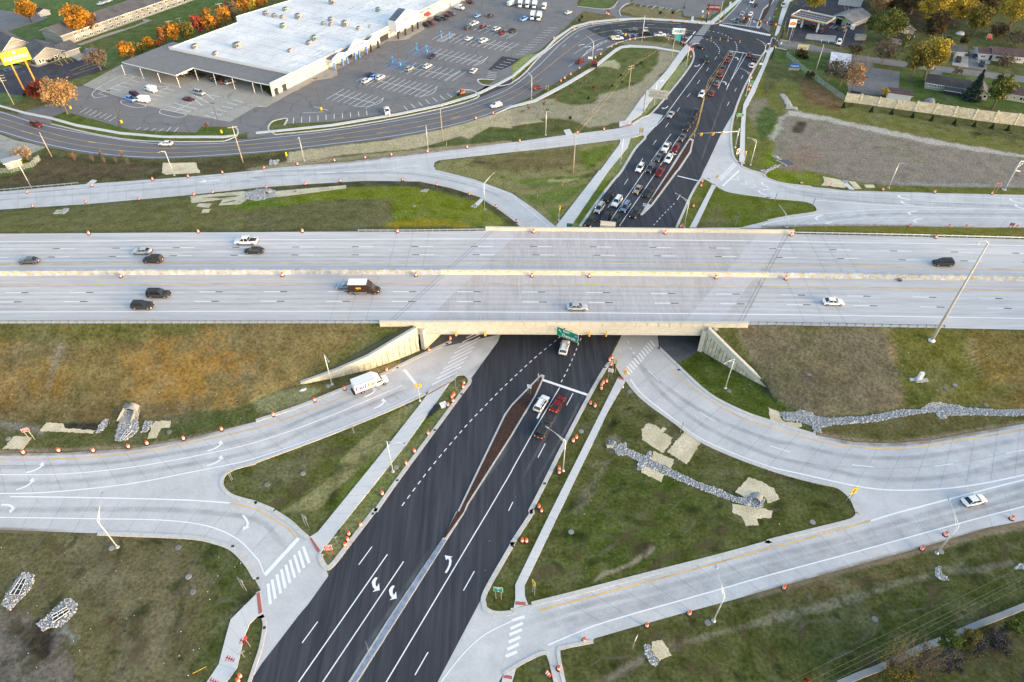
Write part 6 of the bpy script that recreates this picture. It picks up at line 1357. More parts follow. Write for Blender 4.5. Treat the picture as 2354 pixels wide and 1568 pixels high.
riprap("03 220,548 325,580 300,680 240,760 90,910 10,850 60,750 150,620","stones around the grey grate at bottom left",.38,7);riprap("03 600,800 650,790 712,850 700,920 620,1010 560,1060 450,1070 400,1100 330,1030 450,940 500,890","stones around the dark grate at bottom left",.40,8)
riprap("23 1205,1220 1265,1215 1275,1280 1355,1380 1320,1425 1270,1400 1220,1310","stones beside the small mat below the lower right ramp",.42,9);riprap("33 1530,510 1580,505 1600,570 1665,625 1610,635 1530,590","small stone heap in the lower right grass",.42,10);riprap("33 2250,520 2300,480 2400,470 2400,515 2280,535","stone edge at the lower right frame edge",.45,11)
riprap("30 105,865 150,865 180,900 230,980 270,990 265,1010 160,1000 165,970","boot shaped stone spillway on the upper right slope",.55,12);riprap("30 20,1420 60,1430 130,1465 105,1475 40,1440","stones on the rim of the small pool, left strip",.5,13);riprap("20 2270,1568 2351,1555 30 60,1520 130,1515 90,1540 20,1568 20 2330,1600","stones on the rim of the small pool, near strip",.5,14)
riprap("01 2250,195 2351,180 11 0,170 120,165 180,185 178,240 60,270 0,280 01 2260,265","stones around the pipe inside the upper left ramp",.5,15);riprap("11 1515,180 1590,170 1570,200 1510,200","small stones on the green bank below the ramp curve",.5,16);riprap("11 1970,320 2040,325 2010,350 1965,335","small stones at the foot of the concrete chute",.5,17)
riprap("01 590,350 635,345 630,370 590,400 565,400","small stones on the brown bank at left",.5,18);riprap("10 125,1475 220,1470 200,1512 120,1515","small stones by the yellow sign on the straw strip",.5,19);riprap("31 670,88 735,92 735,118 700,118","small stones at the head of the concrete chute",.5,20)
# ---- straw mats
def mat_sheet(s,lab,m=M_STRAW,z=.045,name='straw_mat',cat_='mat',grp='straw erosion mats'):
    base=px(s);pts=[]
    for (ax,ay),(bx,by) in zip(base,base[1:]+base[:1]):
        n=max(2,int(math.hypot(bx-ax,by-ay)/4))
        for i in range(n):
            t=i/n;q=PG(ax+(bx-ax)*t,ay+(by-ay)*t);pts.append(Vector((q.x+random.uniform(-.12,.12),q.y+random.uniform(-.12,.12),q.z+z)))
    tr=tess([pts]);g=MB();c=Vector((sum(p.x for p in pts)/len(pts),sum(p.y for p in pts)/len(pts),0))
    g.add([p-c for p in pts]+[p-c-Vector((0,0,z+.02)) for p in pts],[]);n=len(pts);ar=sum(pts[i].x*pts[(i+1)%n].y-pts[(i+1)%n].x*pts[i].y for i in range(n))
    for t in tr:
        a,b,d=[pts[i] for i in t];cr=(b.x-a.x)*(d.y-a.y)-(b.y-a.y)*(d.x-a.x);g.f.append(list(t) if cr>0 else [t[0],t[2],t[1]]);g.m.append(0)
    for i in range(n): g.f.append([i,i+n,(i+1)%n+n,(i+1)%n]);g.m.append(0)
    o=g.build(name,m);o.location=c;tag(o,lab,cat_,grp);return o
for s,l in (("22 1190,810 1245,752 1330,780 1365,815 1395,788 1415,805 1390,840 1470,885 1465,925 1385,1030 1195,905","large tan straw mat with a tab in the right triangle"),
 ("22 1590,820 1750,910 1605,1130 1420,1015","large square tan straw mat nearest the ramp kerb"),("22 1300,1010 1490,1090 1455,1168 1275,1085","tan straw mat just above the stone channel"),("22 1225,1145 1395,1225 1370,1292 1180,1205","tan straw mat just below the stone channel"),
 ("22 2175,1248 2290,1290 2400,1350 32 105,1450 0,1492 22 2320,1430 2220,1385 2145,1440 2050,1385","tan straw mat wrapped above the small pipe opening"),("22 2025,1498 2330,1540 2390,1560 2380,1625 23 2250,60 2265,128 2145,125 2110,45 2020,5","tan straw mat with a tongue below the small pipe opening"),
 ("32 5,612 105,650 115,700 150,740 300,750 312,790 240,798 110,770 20,735","bent tan straw mat between the right wing wall and the ramp"),("02 430,745 580,755 600,800 880,820 850,845 365,825","tan straw mat left of the dark puddle"),("02 130,872 300,880 210,990 25,990","greenish straw mat beside the leftmost drum"),
 ("02 1430,735 1570,730 1560,790 1480,800 1435,890 1350,898 1400,770","bent straw mat right of the stone strips"),("01 1745,235 2250,190 2255,280 2200,310 2005,320 2050,265 1760,300","large pale straw mat on the upper left bank"),("01 1825,305 1945,303 1915,345 1800,330","small straw mat on the upper left bank, upper piece"),
 ("01 1860,355 1940,352 1915,388 1850,390","small straw mat on the upper left bank, lower piece"),("01 520,362 590,362 570,400 485,400","small straw mat beside the little stone patch at left"),("11 175,190 825,135 828,165 300,232 175,245","long narrow straw mat below the ramp curve"),
 ("00 1495,1498 1805,1495 1810,1545 1835,1568 01 1835,22 1520,38 1490,20","pale straw mat behind the lamp above the upper ramp"),("31 505,55 660,85 730,140 700,158 490,138 515,100","ragged straw mat beside the chute in front of the basin"),("31 880,130 970,132 985,160 900,158","small straw mat right of the chute"),("23 1280,1195 1380,1170 1465,1320 1350,1365 1280,1280","tan straw mat at the end of the dirt track, lower right"),
 ("31 740,98 800,105 860,168 800,170","greenish straw mat against the concrete chute")): mat_sheet(s,l)
for s in ("31 690,118 735,118 795,175 745,172","11 2005,310 2060,258 2095,262 2040,325","01 780,135 845,85 890,90 850,130","20 470,1195 530,1185 560,1240 500,1250"): 
    o=mat_sheet(s,'x',M_WALK,.05,'concrete_chute','chute','concrete drainage chutes');o['label']={'3':'concrete chute running off the upper right ramp','1':'concrete chute by the lamp inside the ramp curve','0':'concrete chute at the end of the left guardrail','2':'concrete apron beside the upper ramp by the amber wires'}[s[0]]
# puddle & pool
o=sheet('pool_water',W("30 100,1490 140,1468 190,1475 240,1510 150,1525"),.05,mat('pool_dark',(.06,.06,.09),.12))
g=MB();wallstrip(g,W("30 72,1480 165,1528"),.35,0,.45);tag(g.build('retaining_timber',M_WOOD),'rusty timber edge of the small dark pool','timber')
# culverts
def pipe(s,d,r,lab,m=M_OLDC):
    p=PG(*px(s)[0]);o=empty('drain_pipe',(p.x,p.y,p.z-.2),d,lab,'pipe','concrete drain pipes');g=MB();n=12;fs=[]
    vs=[(x,rr*math.cos(math.pi*k/n),rr*math.sin(math.pi*k/n)+.1) for x,rr in((-1.6,r),(0,r),(0,r*.84),(-1.6,r*.84)) for k in range(n+1)];k_=n+1
    for q in range(3): fs+=[(q*k_+i,q*k_+i+1,(q+1)*k_+i+1,(q+1)*k_+i) for i in range(n)]
    g.add(vs,fs)
    for s_ in(-1,1):
        y0=s_*r*.92;y1=s_*r*1.15;t=s_*.14;g.add([(0,y0,0),(2.1*r,y1,0),(2.1*r,y1,.15),(r*.9,(y0+y1)/2,r*.65),(0,y0,r*1.0),(0,y0+t,0),(2.1*r,y1+t,0),(2.1*r,y1+t,.15),(r*.9,(y0+y1)/2+t,r*.65),(0,y0+t,r*1.0)],[(0,1,2,3,4),(9,8,7,6,5),(1,6,7,2),(2,7,8,3),(3,8,9,4)])
    g.add([(0,-r,.06),(2.1*r,-r*1.15,.06),(2.1*r,r*1.15,.06),(0,r,.06)],[(0,1,2,3)]);g.build('pipe_end',m,o)
    g=MB();g.add([(-.25,r*.84*math.cos(math.pi*j/8),r*.84*math.sin(math.pi*j/8)+.1) for j in range(9)],[tuple(range(9))]);g.build('opening',M_SBK,o);return o
pipe("02 1200,650",-1.75,1.25,'large arched concrete pipe end ringed by stones at the left bank foot');pipe("22 2240,1465",-2.2,.85,'small arched pipe opening at the end of the stone channel');pipe("11 105,215",-1.8,.8,'small pipe mouth in the stones inside the upper left ramp')
pipe("22 935,955",.2,.5,'small pipe mouth at the head of the stone channel')
def grate(s,lab):
    c=WG(s);o=empty('drain_grate',c[0],0,lab,'drain grate','barred drain inlets');l=c[0];g=MB();g.add([p-l+Vector((0,0,.22)) for p in c],[(0,1,2,3)]);g.build('opening',mat('wet_dark',(.035,.04,.045),.3),o)
    g=MB()
    for t in (0,.33,.66,1): g.tube([c[0].lerp(c[3],t)-l+Vector((0,0,.42)),c[1].lerp(c[2],t)-l+Vector((0,0,.42))],.05,6)
    for t in (0,.45,1): g.tube([c[0].lerp(c[1],t)-l+Vector((0,0,.45)),c[3].lerp(c[2],t)-l+Vector((0,0,.45))],.06,6)
    g.build('bars',M_POLEW,o)
grate("03 100,768 185,775 255,625 205,615","grey barred drain grate ringed by stones at bottom left");grate("03 485,962 500,1025 648,922 625,882","dark barred drain grate half buried in wet soil");grate("02 1115,902 1150,905 1222,838 1165,835","barred drain grate below the left concrete pipe")
# manhole lids
k=0
for s,l in (("03 1025,333","beside the lower left lamp foot"),("03 1638,328","in the middle of the lower left grass"),("03 1730,597","upper one of the pair by the left curve"),("03 1772,735","lower one of the pair by the left curve"),("12 432,1217","in the left triangle"),("12 102,1320","at the far left of the left triangle"),("12 1287,1160","beside the pavement lamp foot"),("12 1420,597","by the twin signal post"),("12 662,412","by the left wing wall lamp"),("22 1993,457","by the right wing wall lamp"),("22 635,828","on the verge by the black car"),("22 1080,465","by the right pavement signal"),("23 542,185","at the lower left of the right triangle"),("23 1795,1018","by the lamp below the lower right ramp"),("33 1587,365","by the lamp nearest the white car"),("33 980,987","alone in the dark lower right grass"),("33 408,95","near the merge sign"),("32 1630,430","left one on the right bank"),("32 1715,403","right one on the right bank"),("32 2000,585","near the stone channel at far right"),("12 2340,645","on the dark near median"),("02 1555,833","by the bent straw mat"),("02 78,897","beside the red sign at far left"),("32 375,305","on the brown mound of the right bank"),("11 1452,328","on the bright green bank"),("21 797,40","on the far left pavement")):
    p=PG(*px(s)[0]);g=MB();g.lathe([(.52,0),(.50,.10),(.42,.12),(0.01,.12)],14);o=g.build('manhole_lid',mat('lid_dark',(.19,.185,.18),.9) if k%2 else mat('lid_mid',(.26,.26,.255),.9));o.location=p;tag(o,'round grey manhole lid '+l,'manhole','concrete manhole lids');k+=1
# odd things
o=empty('concrete_block',PG(*px("32 1380,360")[0]),-.05,'white concrete block on a cross shaped base, alone on the right bank','block')
g=MB();g.box(-1.9,1.9,-.35,.35,0,.35);g.box(-.75,.75,-.7,.6,0,.5);g.build('base',M_BARR,o);g=MB();g.prism([(-.4,-.3),(.4,-.3),(.4,.35),(-.4,.35)],.5,2.3);g.build('block',M_SW,o)
for s,l,tl in (("31 1243,990",'worn black tyre leaning on the median barrier',1.2),("31 1207,1008",'worn black tyre lying flat by the median barrier',0.1)):
    p=P1(s,7.1);g=MB();n=16;vs=[]
    for i in range(n):
        a=i*2*math.pi/n
        for j in range(6): b=j*math.pi/3;R_=.40+.12*math.cos(b);vs.append((R_*math.cos(a),R_*math.sin(a),.12*math.sin(b)+.14))
    g.add(vs,[(i*6+j,((i+1)%n)*6+j,((i+1)%n)*6+(j+1)%6,i*6+(j+1)%6) for i in range(n) for j in range(6)]);o=g.build('old_tyre',M_BLACK);o.location=p;o.rotation_euler=(tl,0,0);tag(o,l,'tyre','tyres by the motorway median')
o=empty('bus_shelter',P1("20 750,632"),-.15,'small dark red bus shelter with glass walls on the ring road pavement','bus shelter')
for x in(-1.2,1.2):
    for y in(-.8,.8): g=MB();g.box(x-.06,x+.06,y-.06,y+.06,0,2.4);g.build('post',M_DARKM,o)
g=MB();g.add([(-1.4,-1,2.4),(1.4,-1,2.4),(1.4,1,2.4),(-1.4,1,2.4),(-.8,0,3.1),(.8,0,3.1)],[(0,1,5,4),(1,2,5),(2,3,4,5),(3,0,4),(3,2,1,0)]);g.build('roof',mat('shelter_red',(.16,.02,.02),.5),o)
M_GLASS=mat('dark_glass',(.03,.035,.045),.12,spec=.8);g=MB();g.box(-1.15,1.15,.78,.82,.2,2.3);g.box(-1.22,-1.18,-.7,.7,.2,2.3);g.build('glass_wall',M_GLASS,o);g=MB();g.box(-.9,.9,.2,.6,.4,.5);g.build('bench',mat('shelter_red',(.16,.02,.02)),o)
# folded barrow with black sheet & fallen white sign by the left pavement
o=mat_sheet("12 1575,708 1590,660 1640,590 1690,585 1690,610 1640,660","black plastic sheet crumpled on the grass by the left pavement",mat('black_plastic',(.02,.02,.022),.3),.25,'plastic_sheet','sheet',None)
p=PG(*px("12 1722,588")[0]);g=MB();g.box(-.7,.7,-.7,.7,0,.06);o=g.build('fallen_sign',M_SW);o.location=p+Vector((0,0,.15));o.rotation_euler=(.25,0,.5);tag(o,'white board lying on the grass beside the drums','board')
o=mat_sheet("12 395,465 420,445 460,432 465,442 430,460","crumpled silver sheet on the grass below the left wing wall",M_SW,.15,'foil_sheet','sheet',None)
g=MB();g.tube([(0,0,0),(1.8,1.0,.12)],.05,6);o=g.build('marker_stick',M_YB);o.location=P1("03 1770,1488")+Vector((0,0,.1));tag(o,'yellow marker pipe lying in the bottom left grass','marker')
for s,l in (("21 465,148","upright yellow marker on the grass triangle"),("10 1750,1350","yellow marker beside the wooden pole"),("20 310,828","yellow marker pair by the ring road, left one"),("20 330,832","yellow marker pair by the ring road, right one"),("21 232,265","wooden marker stake in the grass triangle")):
    p=P1(s);g=MB();g.tube([(0,0,0),(.08,.05,1.9)],.05,6);o=g.build('marker_post',M_YB if 'wooden' not in l else M_WOOD);o.location=p;tag(o,l,'marker','slim marker posts')
# utility cabinets and bins
for s,t,w_,l in (("20 1653,195","20 1655,155",1.0,'pale blue utility cabinet by the far kerb of the junction'),("20 2000,55","20 2005,18",.8,'green grey utility cabinet beside the far pavement')):
    p=P1(s);z=ZAT(p,px(t)[0][1]);o=empty('utility_cabinet',p,-.1,l,'cabinet','utility cabinets');g=MB();g.box(-w_/2,w_/2,-.4,.4,.1,z);g.build('cabinet',mat('cabinet_blue',(.5,.6,.68),.5),o);g=MB();g.box(-w_/2-.1,w_/2+.1,-.5,.5,0,.1);g.build('plinth',M_OLDC,o);g=MB();g.box(-.02,.02,-.42,-.40,.3,z-.2);g.box(.1,.16,-.44,-.40,z*.5,z*.5+.15);g.build('door_seam',M_DARKM,o)
# painted survey marks on the bottom left pavement
g=MB()
def st2(s):
    p=W(s,.14)
    for a,b in zip(p[::2],p[1::2]): ribbon(g,[a,b],.13,None,.004)
for dx,dy in((0,0),(-150,205),(128,-160)):
    for k in range(4): st2(f"03 {2070+dx+k*22},{1370+dy-k*-4} {2095+dx+k*20},{1315+dy+k*10}")
    st2(f"03 {2075+dx},{1335+dy} {2150+dx},{1365+dy}")
o=g.build('survey_paint',M_SRED);o['kind']='structure'
# litter flecks lying on the banks: uncountable
g=MB();rnd=random.Random(5)
for i in range(150):
    a=rnd.choice(((0,760,900,990),(1700,2350,770,930),(0,600,1240,1560),(1100,1900,1000,1330)));x=rnd.uniform(a[0],a[1]);y=rnd.uniform(a[2],a[3]) if a[2]>780 else rnd.uniform(770,930);q=PG(x,y);r=rnd.uniform(.05,.12);an=rnd.uniform(0,3)
    g.add([(q.x+r*math.cos(an+k*1.57)*(1 if k%2 else .7),q.y+r*math.sin(an+k*1.57),q.z+.12+.03*(k%2)) for k in range(4)],[(0,1,2,3)])
o=g.build('litter_flecks',M_SW);o['kind']='stuff';o['label']='pale scraps of litter scattered over the grass banks';o['category']='litter'
# ================================================================ VEHICLES
PAINT={}
def paint(name,col,metal=.25,rough=.32):
    m=mat('paint_'+name,col,rough,metal,.6);PAINT[name]=m;return m
for n_c,c in dict(white=(.74,.76,.78),black=(.012,.013,.016),dark=(.03,.032,.04),grey=(.12,.13,.15),silver=(.48,.50,.53),red=(.20,.010,.012),maroon=(.10,.01,.014),blue=(.012,.05,.26),navy=(.012,.02,.10),lightblue=(.22,.30,.42),champagne=(.42,.37,.29),green=(.03,.05,.045),brown=(.05,.025,.012)).items(): paint(n_c,c)
M_CG=mat('car_glass',(.015,.018,.024),.08,spec=.9);M_TAIL=mat('tail_lamp',(.45,.01,.01),.3,emit=(1,.05,.02),estr=.08);M_HEADL=mat('head_lamp',(.8,.8,.78),.2);M_HEADON=mat('head_lamp_lit',(.9,.6,.3),.2,emit=(1,.62,.3),estr=1.1);M_BRAKE=mat('brake_lamp_lit',(.6,.02,.01),.3,emit=(1,.08,.02),estr=1.2);M_RIM=mat('wheel_rim',(.45,.46,.48),.35,.7);M_TRIM=mat('car_trim',(.02,.02,.022),.6);M_PLATE=mat('plate_white',(.7,.7,.72),.5)
def car_src(kind,on=False,brake=False):
    """x forward; lengths in metres"""
    D=dict(sedan=(4.8,1.84,.92,.98,1.44,[(-2.4,.62,.86),(-2.33,.86,.92),(-1.9,1.0,.97),(-1.2,1.0,.99),(.95,.97,1.0),(1.6,.86,.98),(2.1,.76,.93),(2.33,.66,.86),(2.42,.52,.80)],(-1.95,-1.15,.15,1.05)),
     suv=(4.75,1.92,1.0,1.06,1.72,[(-2.35,.7,.90),(-2.32,1.0,.95),(-2.1,1.06,.98),(-1.0,1.06,1.0),(.95,1.05,1.0),(1.6,1.0,.98),(2.1,.92,.94),(2.3,.78,.88),(2.38,.6,.82)],(-2.3,-1.95,.25,1.1)),
     wagon=(5.0,1.94,1.0,1.04,1.76,[(-2.5,.7,.92),(-2.46,.98,.96),(-2.2,1.04,.98),(-1.0,1.04,1.0),(1.2,1.0,1.0),(1.8,.9,.97),(2.3,.8,.92),(2.46,.62,.85),(2.5,.5,.8)],(-2.45,-2.15,.45,1.5)),
     bigsuv=(5.2,2.02,1.1,1.14,1.90,[(-2.6,.8,.93),(-2.57,1.1,.96),(-2.3,1.14,.98),(-1.0,1.14,1.0),(1.1,1.14,1.0),(1.8,1.12,.98),(2.4,1.05,.95),(2.55,.85,.9),(2.6,.6,.85)],(-2.55,-2.3,.45,1.15)),
     pickup=(5.8,2.02,1.1,1.12,1.88,[(-2.9,.8,.95),(-2.88,1.08,.97),(-2.6,1.1,.99),(-.9,1.1,1.0),(1.2,1.12,1.0),(2.0,1.1,.98),(2.7,1.02,.95),(2.86,.85,.9),(2.9,.6,.86)],(-.85,-.65,.75,1.35)))[kind]
    Ln,Wd,_,belt,rf,stn,(gb,gr,gf,gw)=D;hw=Wd/2;o=empty(kind+'_source',(0,0,0));g=MB();vs=[];k=12
    for x,z,wf in stn:
        w_=hw*wf;zb=.24 if abs(x)<Ln/2-.15 else .34
        sec=[(w_*.80,zb),(w_*.98,zb+.10),(w_,zb+.30),(w_*.985,z-.16),(w_*.93,z-.04),(w_*.70,z+.005)]
        vs+=[(x,y,zz) for y,zz in sec]+[(x,-y,zz) for y,zz in sec[::-1]]
    fs=[(i*k+j,i*k+(j+1)%k,(i+1)*k+(j+1)%k,(i+1)*k+j) for i in range(len(stn)-1) for j in range(k)]
    fs+=[tuple(range(k))[::-1],tuple(range((len(stn)-1)*k,len(stn)*k))];g.add(vs,fs,0)
    def P_(x0,x1,y0,y1,z0,z1,mi): g.box(x0,x1,y0,y1,z0,z1,mi)
    P_(Ln/2-.12,Ln/2+.02,-hw*.55,hw*.55,.38,.58,1);P_(-Ln/2-.02,-Ln/2+.1,-hw*.8,hw*.8,.32,.46,1)      # grille, rear bumper
    for s_ in(-1,1): P_(gw-.55,gw-.35,s_*hw*1.0-.06*0,s_*(hw+.18),belt-.04,belt+.14,0) if s_>0 else P_(gw-.55,gw-.35,-(hw+.18),-hw,belt-.04,belt+.14,0)
    for s_ in(-1,1): g.box(-Ln*.36,Ln*.36,min(s_*hw*.93,s_*hw*1.005),max(s_*hw*.93,s_*hw*1.005),.20,.30,1)
    if kind=='pickup':       # load bed
        g.box(-2.78,-1.0,-hw*.80,hw*.80,1.085,1.115,1)
        for y0,y1 in((-hw*.95,-hw*.82),(hw*.82,hw*.95)): g.box(-2.84,-.95,y0,y1,1.02,1.20,0)
        g.box(-2.88,-2.78,-hw*.93,hw*.93,1.0,1.2,0)
    b_=g.build('body',[PAINT['white'],M_TRIM],o,True)
    # glasshouse
    wb=hw*.90;wr=hw*.70;g=MB();zb=belt-.03;v=[(gb,-wb,zb),(gw,-wb,zb),(gw,wb,zb),(gb,wb,zb),(gr,-wr,rf),(gf,-wr,rf),(gf,wr,rf),(gr,wr,rf)]
    g.add(v,[(0,1,5,4),(1,2,6,5),(2,3,7,6),(3,0,4,7)],0);g.build('windows',M_CG,o)
    g=MB();z0,z1=rf-.02,rf+.045;ov=.05
    ro=[(gr-.10,-wr-.03),(gf+.12,-wr-.03),(gf+.12,wr+.03),(gr-.10,wr+.03)];ri=[(gr+.05,-wr+.16),(gf-.05,-wr+.16),(gf-.05,wr-.16),(gr+.05,wr-.16)]
    g.add([(x,y,z0) for x,y in ro]+[(x,y,z1) for x,y in ri],[(0,1,5,4),(1,2,6,5),(2,3,7,6),(3,0,4,7),(4,5,6,7)],0)
    def bar(a,b,r=.045): g.tube([a,b],r,5,0)
    for s_ in(-1,1):
        bar((gb,s_*wb,zb),(gr,s_*wr,rf));bar((gw,s_*wb,zb),(gf,s_*wr,rf));m_=(gb+gw)/2*.9;bar((m_,s_*(wb+.005),zb),(m_*.9+.05,s_*(wr+.01),rf),.05)
        if kind in('suv','wagon','bigsuv'): m_=gb+.75;bar((m_,s_*(wb+.005),zb),(m_+.15,s_*(wr+.01),rf),.06);g.box(gr+.1,gf-.1,s_*wr*.86-.03,s_*wr*.86+.03,rf+.03,rf+.10,1)
    g.build('roof',[PAINT['white'],M_TRIM],o)
    r=.34 if kind in('sedan','wagon') else .38;src=None
    for x in(-Ln*.31,Ln*.315):
        for s_ in(-1,1):
            if src is None:
                g=MB();g.tube([(0,-.12,0),(0,.12,0)],[r,r],16);src=g.build('wheel',M_BLACK,o,True);h=MB();h.tube([(0,-.128,0),(0,.128,0)],[r*.62,r*.62],10);rim=h.build('rim',M_RIM,src);c_=src
            else:
                c_=src.copy();COL.objects.link(c_);c_.parent=o;q=rim.copy();COL.objects.link(q);q.parent=c_
            c_.location=(x,s_*(hw-.10),r)
    fz=stn[-2][1]*.97-.06
    for s_ in(-1,1):
        g=MB();g.box(Ln/2-.30,Ln/2-.03,min(s_*hw*.62,s_*hw*.90),max(s_*hw*.62,s_*hw*.90),fz-.22,fz-.04);g.build('headlight',M_HEADON if on else M_HEADL,o)
        g=MB();tz=stn[1][1]-.06;g.box(-Ln/2-.03,-Ln/2+.10,min(s_*hw*.70,s_*hw*.93),max(s_*hw*.70,s_*hw*.93),tz-.22,tz-.08);g.build('taillight',M_BRAKE if brake else M_TAIL,o)
    if kind in('sedan','suv'): g=MB();g.add([(gr+.35,-wr*.6,rf+.052),(gf-.3,-wr*.6,rf+.052),(gf-.3,wr*.6,rf+.052),(gr+.35,wr*.6,rf+.052)],[(0,1,2,3)]);
    g=MB();g.box(-Ln/2-.04,-Ln/2-.02,-.26,.26,.55,.70);g.build('number_plate',M_PLATE,o)
    return reg(o)
def truck_src(kind):
    o=empty(kind+'_source',(0,0,0));W2=1.0
    if kind=='van':
        L2=2.9;st_=[(-2.9,2.35,.97),(-2.86,2.5,1.),(1.0,2.5,1.),(1.5,2.35,.98),(2.05,1.45,.97),(2.6,1.2,.93),(2.85,.9,.88)]
    elif kind=='boxcab':
        st_=[(.6,1.9,.98),(.9,2.1,1.),(1.7,2.1,.98),(2.35,1.35,.96),(3.1,1.2,.92),(3.45,1.05,.86),(3.5,.6,.8)];L2=3.5
    g=MB();k=12;vs=[]
    for x,z,wf in st_:
        w_=W2*wf;sec=[(w_*.8,.35),(w_,.45),(w_,.7),(w_*.98,z-.35),(w_*.92,z-.08),(w_*.6,z)];vs+=[(x,y,q) for y,q in sec]+[(x,-y,q) for y,q in sec[::-1]]
    g.add(vs,[(i*k+j,i*k+(j+1)%k,(i+1)*k+(j+1)%k,(i+1)*k+j) for i in range(len(st_)-1) for j in range(k)]+[tuple(range(k))[::-1],tuple(range((len(st_)-1)*k,len(st_)*k))],0)
    g.box(L2-.1,L2+.03,-.8,.8,.42,.75,1);g.build('body' if kind=='van' else 'cab',[PAINT['white'],M_TRIM],o,True)
    g=MB();x0,z0,x1,z1=(1.52,2.3,2.03,1.52) if kind=='van' else (1.75,2.05,2.33,1.42)
    e=.03;g.add([(x0+e,-.8,z0+e),(x1+e,-.86,z1+e),(x1+e,.86,z1+e),(x0+e,.8,z0+e)],[(0,1,2,3)])
    for s_ in(-1,1): y=s_*1.0;a=[(x0-.75,y,1.35),(x1-.1,y,1.35),(x0+.05,y*.97,z0-.25),(x0-.75,y*.97,z0-.25)];g.add(a,[(0,1,2,3) if s_<0 else (3,2,1,0)])
    g.build('windows',M_CG,o)
    if kind=='boxcab':
        g=MB();g.box(-3.6,.75,-1.15,1.15,.85,3.1,0);g.add([(.75,-1.15,3.1),(.75,1.15,3.1),(1.9,.95,2.15),(1.9,-.95,2.15),(.75,-1.15,2.1),(.75,1.15,2.1)],[(0,3,2,1),(0,4,3),(1,2,5)],0)
        for x0 in(-3.62,): g.box(x0,x0+.02,-1.05,1.05,.95,3.0,0)
        for y in(-1.17,1.15): g.box(-3.6,.75,y,y+.02,3.02,3.12,1);g.box(-3.6,.75,y,y+.02,.84,.92,1)
        g.box(-3.5,.5,-.4,.4,.45,.85,2);g.box(-4.0,-3.6,-1.0,1.0,.45,.62,2);g.build('box',[mat('box_white',(.78,.79,.80),.5),M_GALV,M_TRIM],o)
    r=.40;xs_=(-1.9,1.9) if kind=='van' else (-2.1,2.45);src=None
    for x in xs_:
        for s_ in(-1,1):
            if src is None: g=MB();g.tube([(0,-.14,0),(0,.14,0)],r,16);src=g.build('wheel',M_BLACK,o,True);h=MB();h.tube([(0,-.148,0),(0,.148,0)],r*.55,10);rim=h.build('rim',M_RIM,src);c_=src
            else: c_=src.copy();COL.objects.link(c_);c_.parent=o;q=rim.copy();COL.objects.link(q);q.parent=c_
            c_.location=(x,s_*.92,r)
    xr=-2.93 if kind=='van' else -3.66
    for s_ in(-1,1):
        g=MB();g.box(L2-.32,L2-.05,min(s_*.6,s_*.9),max(s_*.6,s_*.9),.82,1.0);g.build('headlight',M_HEADL,o)
        g=MB();g.box(xr,xr+.1,min(s_*.85,s_*1.0),max(s_*.85,s_*1.0),.9,1.4);g.build('taillight',M_TAIL,o)
        g=MB();g.box(x1-.25,x1-.1,min(s_*1.0,s_*1.22),max(s_*1.0,s_*1.22),1.35,1.65);g.build('mirror',M_TRIM,o)
    return reg(o)
SRC={}
def src(kind,on,br_):
    k=(kind,on,br_)
    if k not in SRC: SRC[k]=[truck_src(kind) if kind in('van','boxcab') else car_src(kind,on,br_),False]
    return SRC[k]
CARS=[]
def vehicle(at,toward,kind,col,lab,grp,z=None,on=False,brk=False,ang=None,cat_='car',name='car'):
    a=px(at)[0];hz=.9;zg=7.03 if z==7 else .07
    c=P(a[0],a[1],zg+.75)          # pixel is the middle of the vehicle, about 0.75 m up
    c.z=zg
    if ang is None:
        b=px(toward)[0];q=P(b[0],b[1],zg);ang=math.atan2(q.y-P(a[0],a[1],zg).y,q.x-P(a[0],a[1],zg).x)
    S_=src(kind,on,brk)
    if not S_[1]: o=S_[0];S_[1]=True;o.location=c;o.rotation_euler[2]=ang
    else: o=copy_tree(S_[0],c,ang)
    k_=1-.08*min(max((c.y-190)/110,0),1);o.scale=(k_,k_,k_)
    o.name=name;tag(o,lab,cat_,grp)
    o['_col']=col;CARS.append((o,col));return o
def recolor():
    def walk(o):
        for c in o.children:
            yield c
            yield from walk(c)
    for o,col in CARS:
        for c in walk(o):
            if c.type=='MESH' and c.data.materials and c.data.materials[0]==PAINT['white'] :
                c.material_slots[0].link='OBJECT';c.material_slots[0].material=PAINT[col]
        del o['_col']
AN=math.atan2(AVD.y,AVD.x);AS=AN+math.pi
NM=dict(sedan='sedan',suv='suv',wagon='estate_car',bigsuv='suv',pickup='pickup_truck',van='van',boxcab='box_truck')
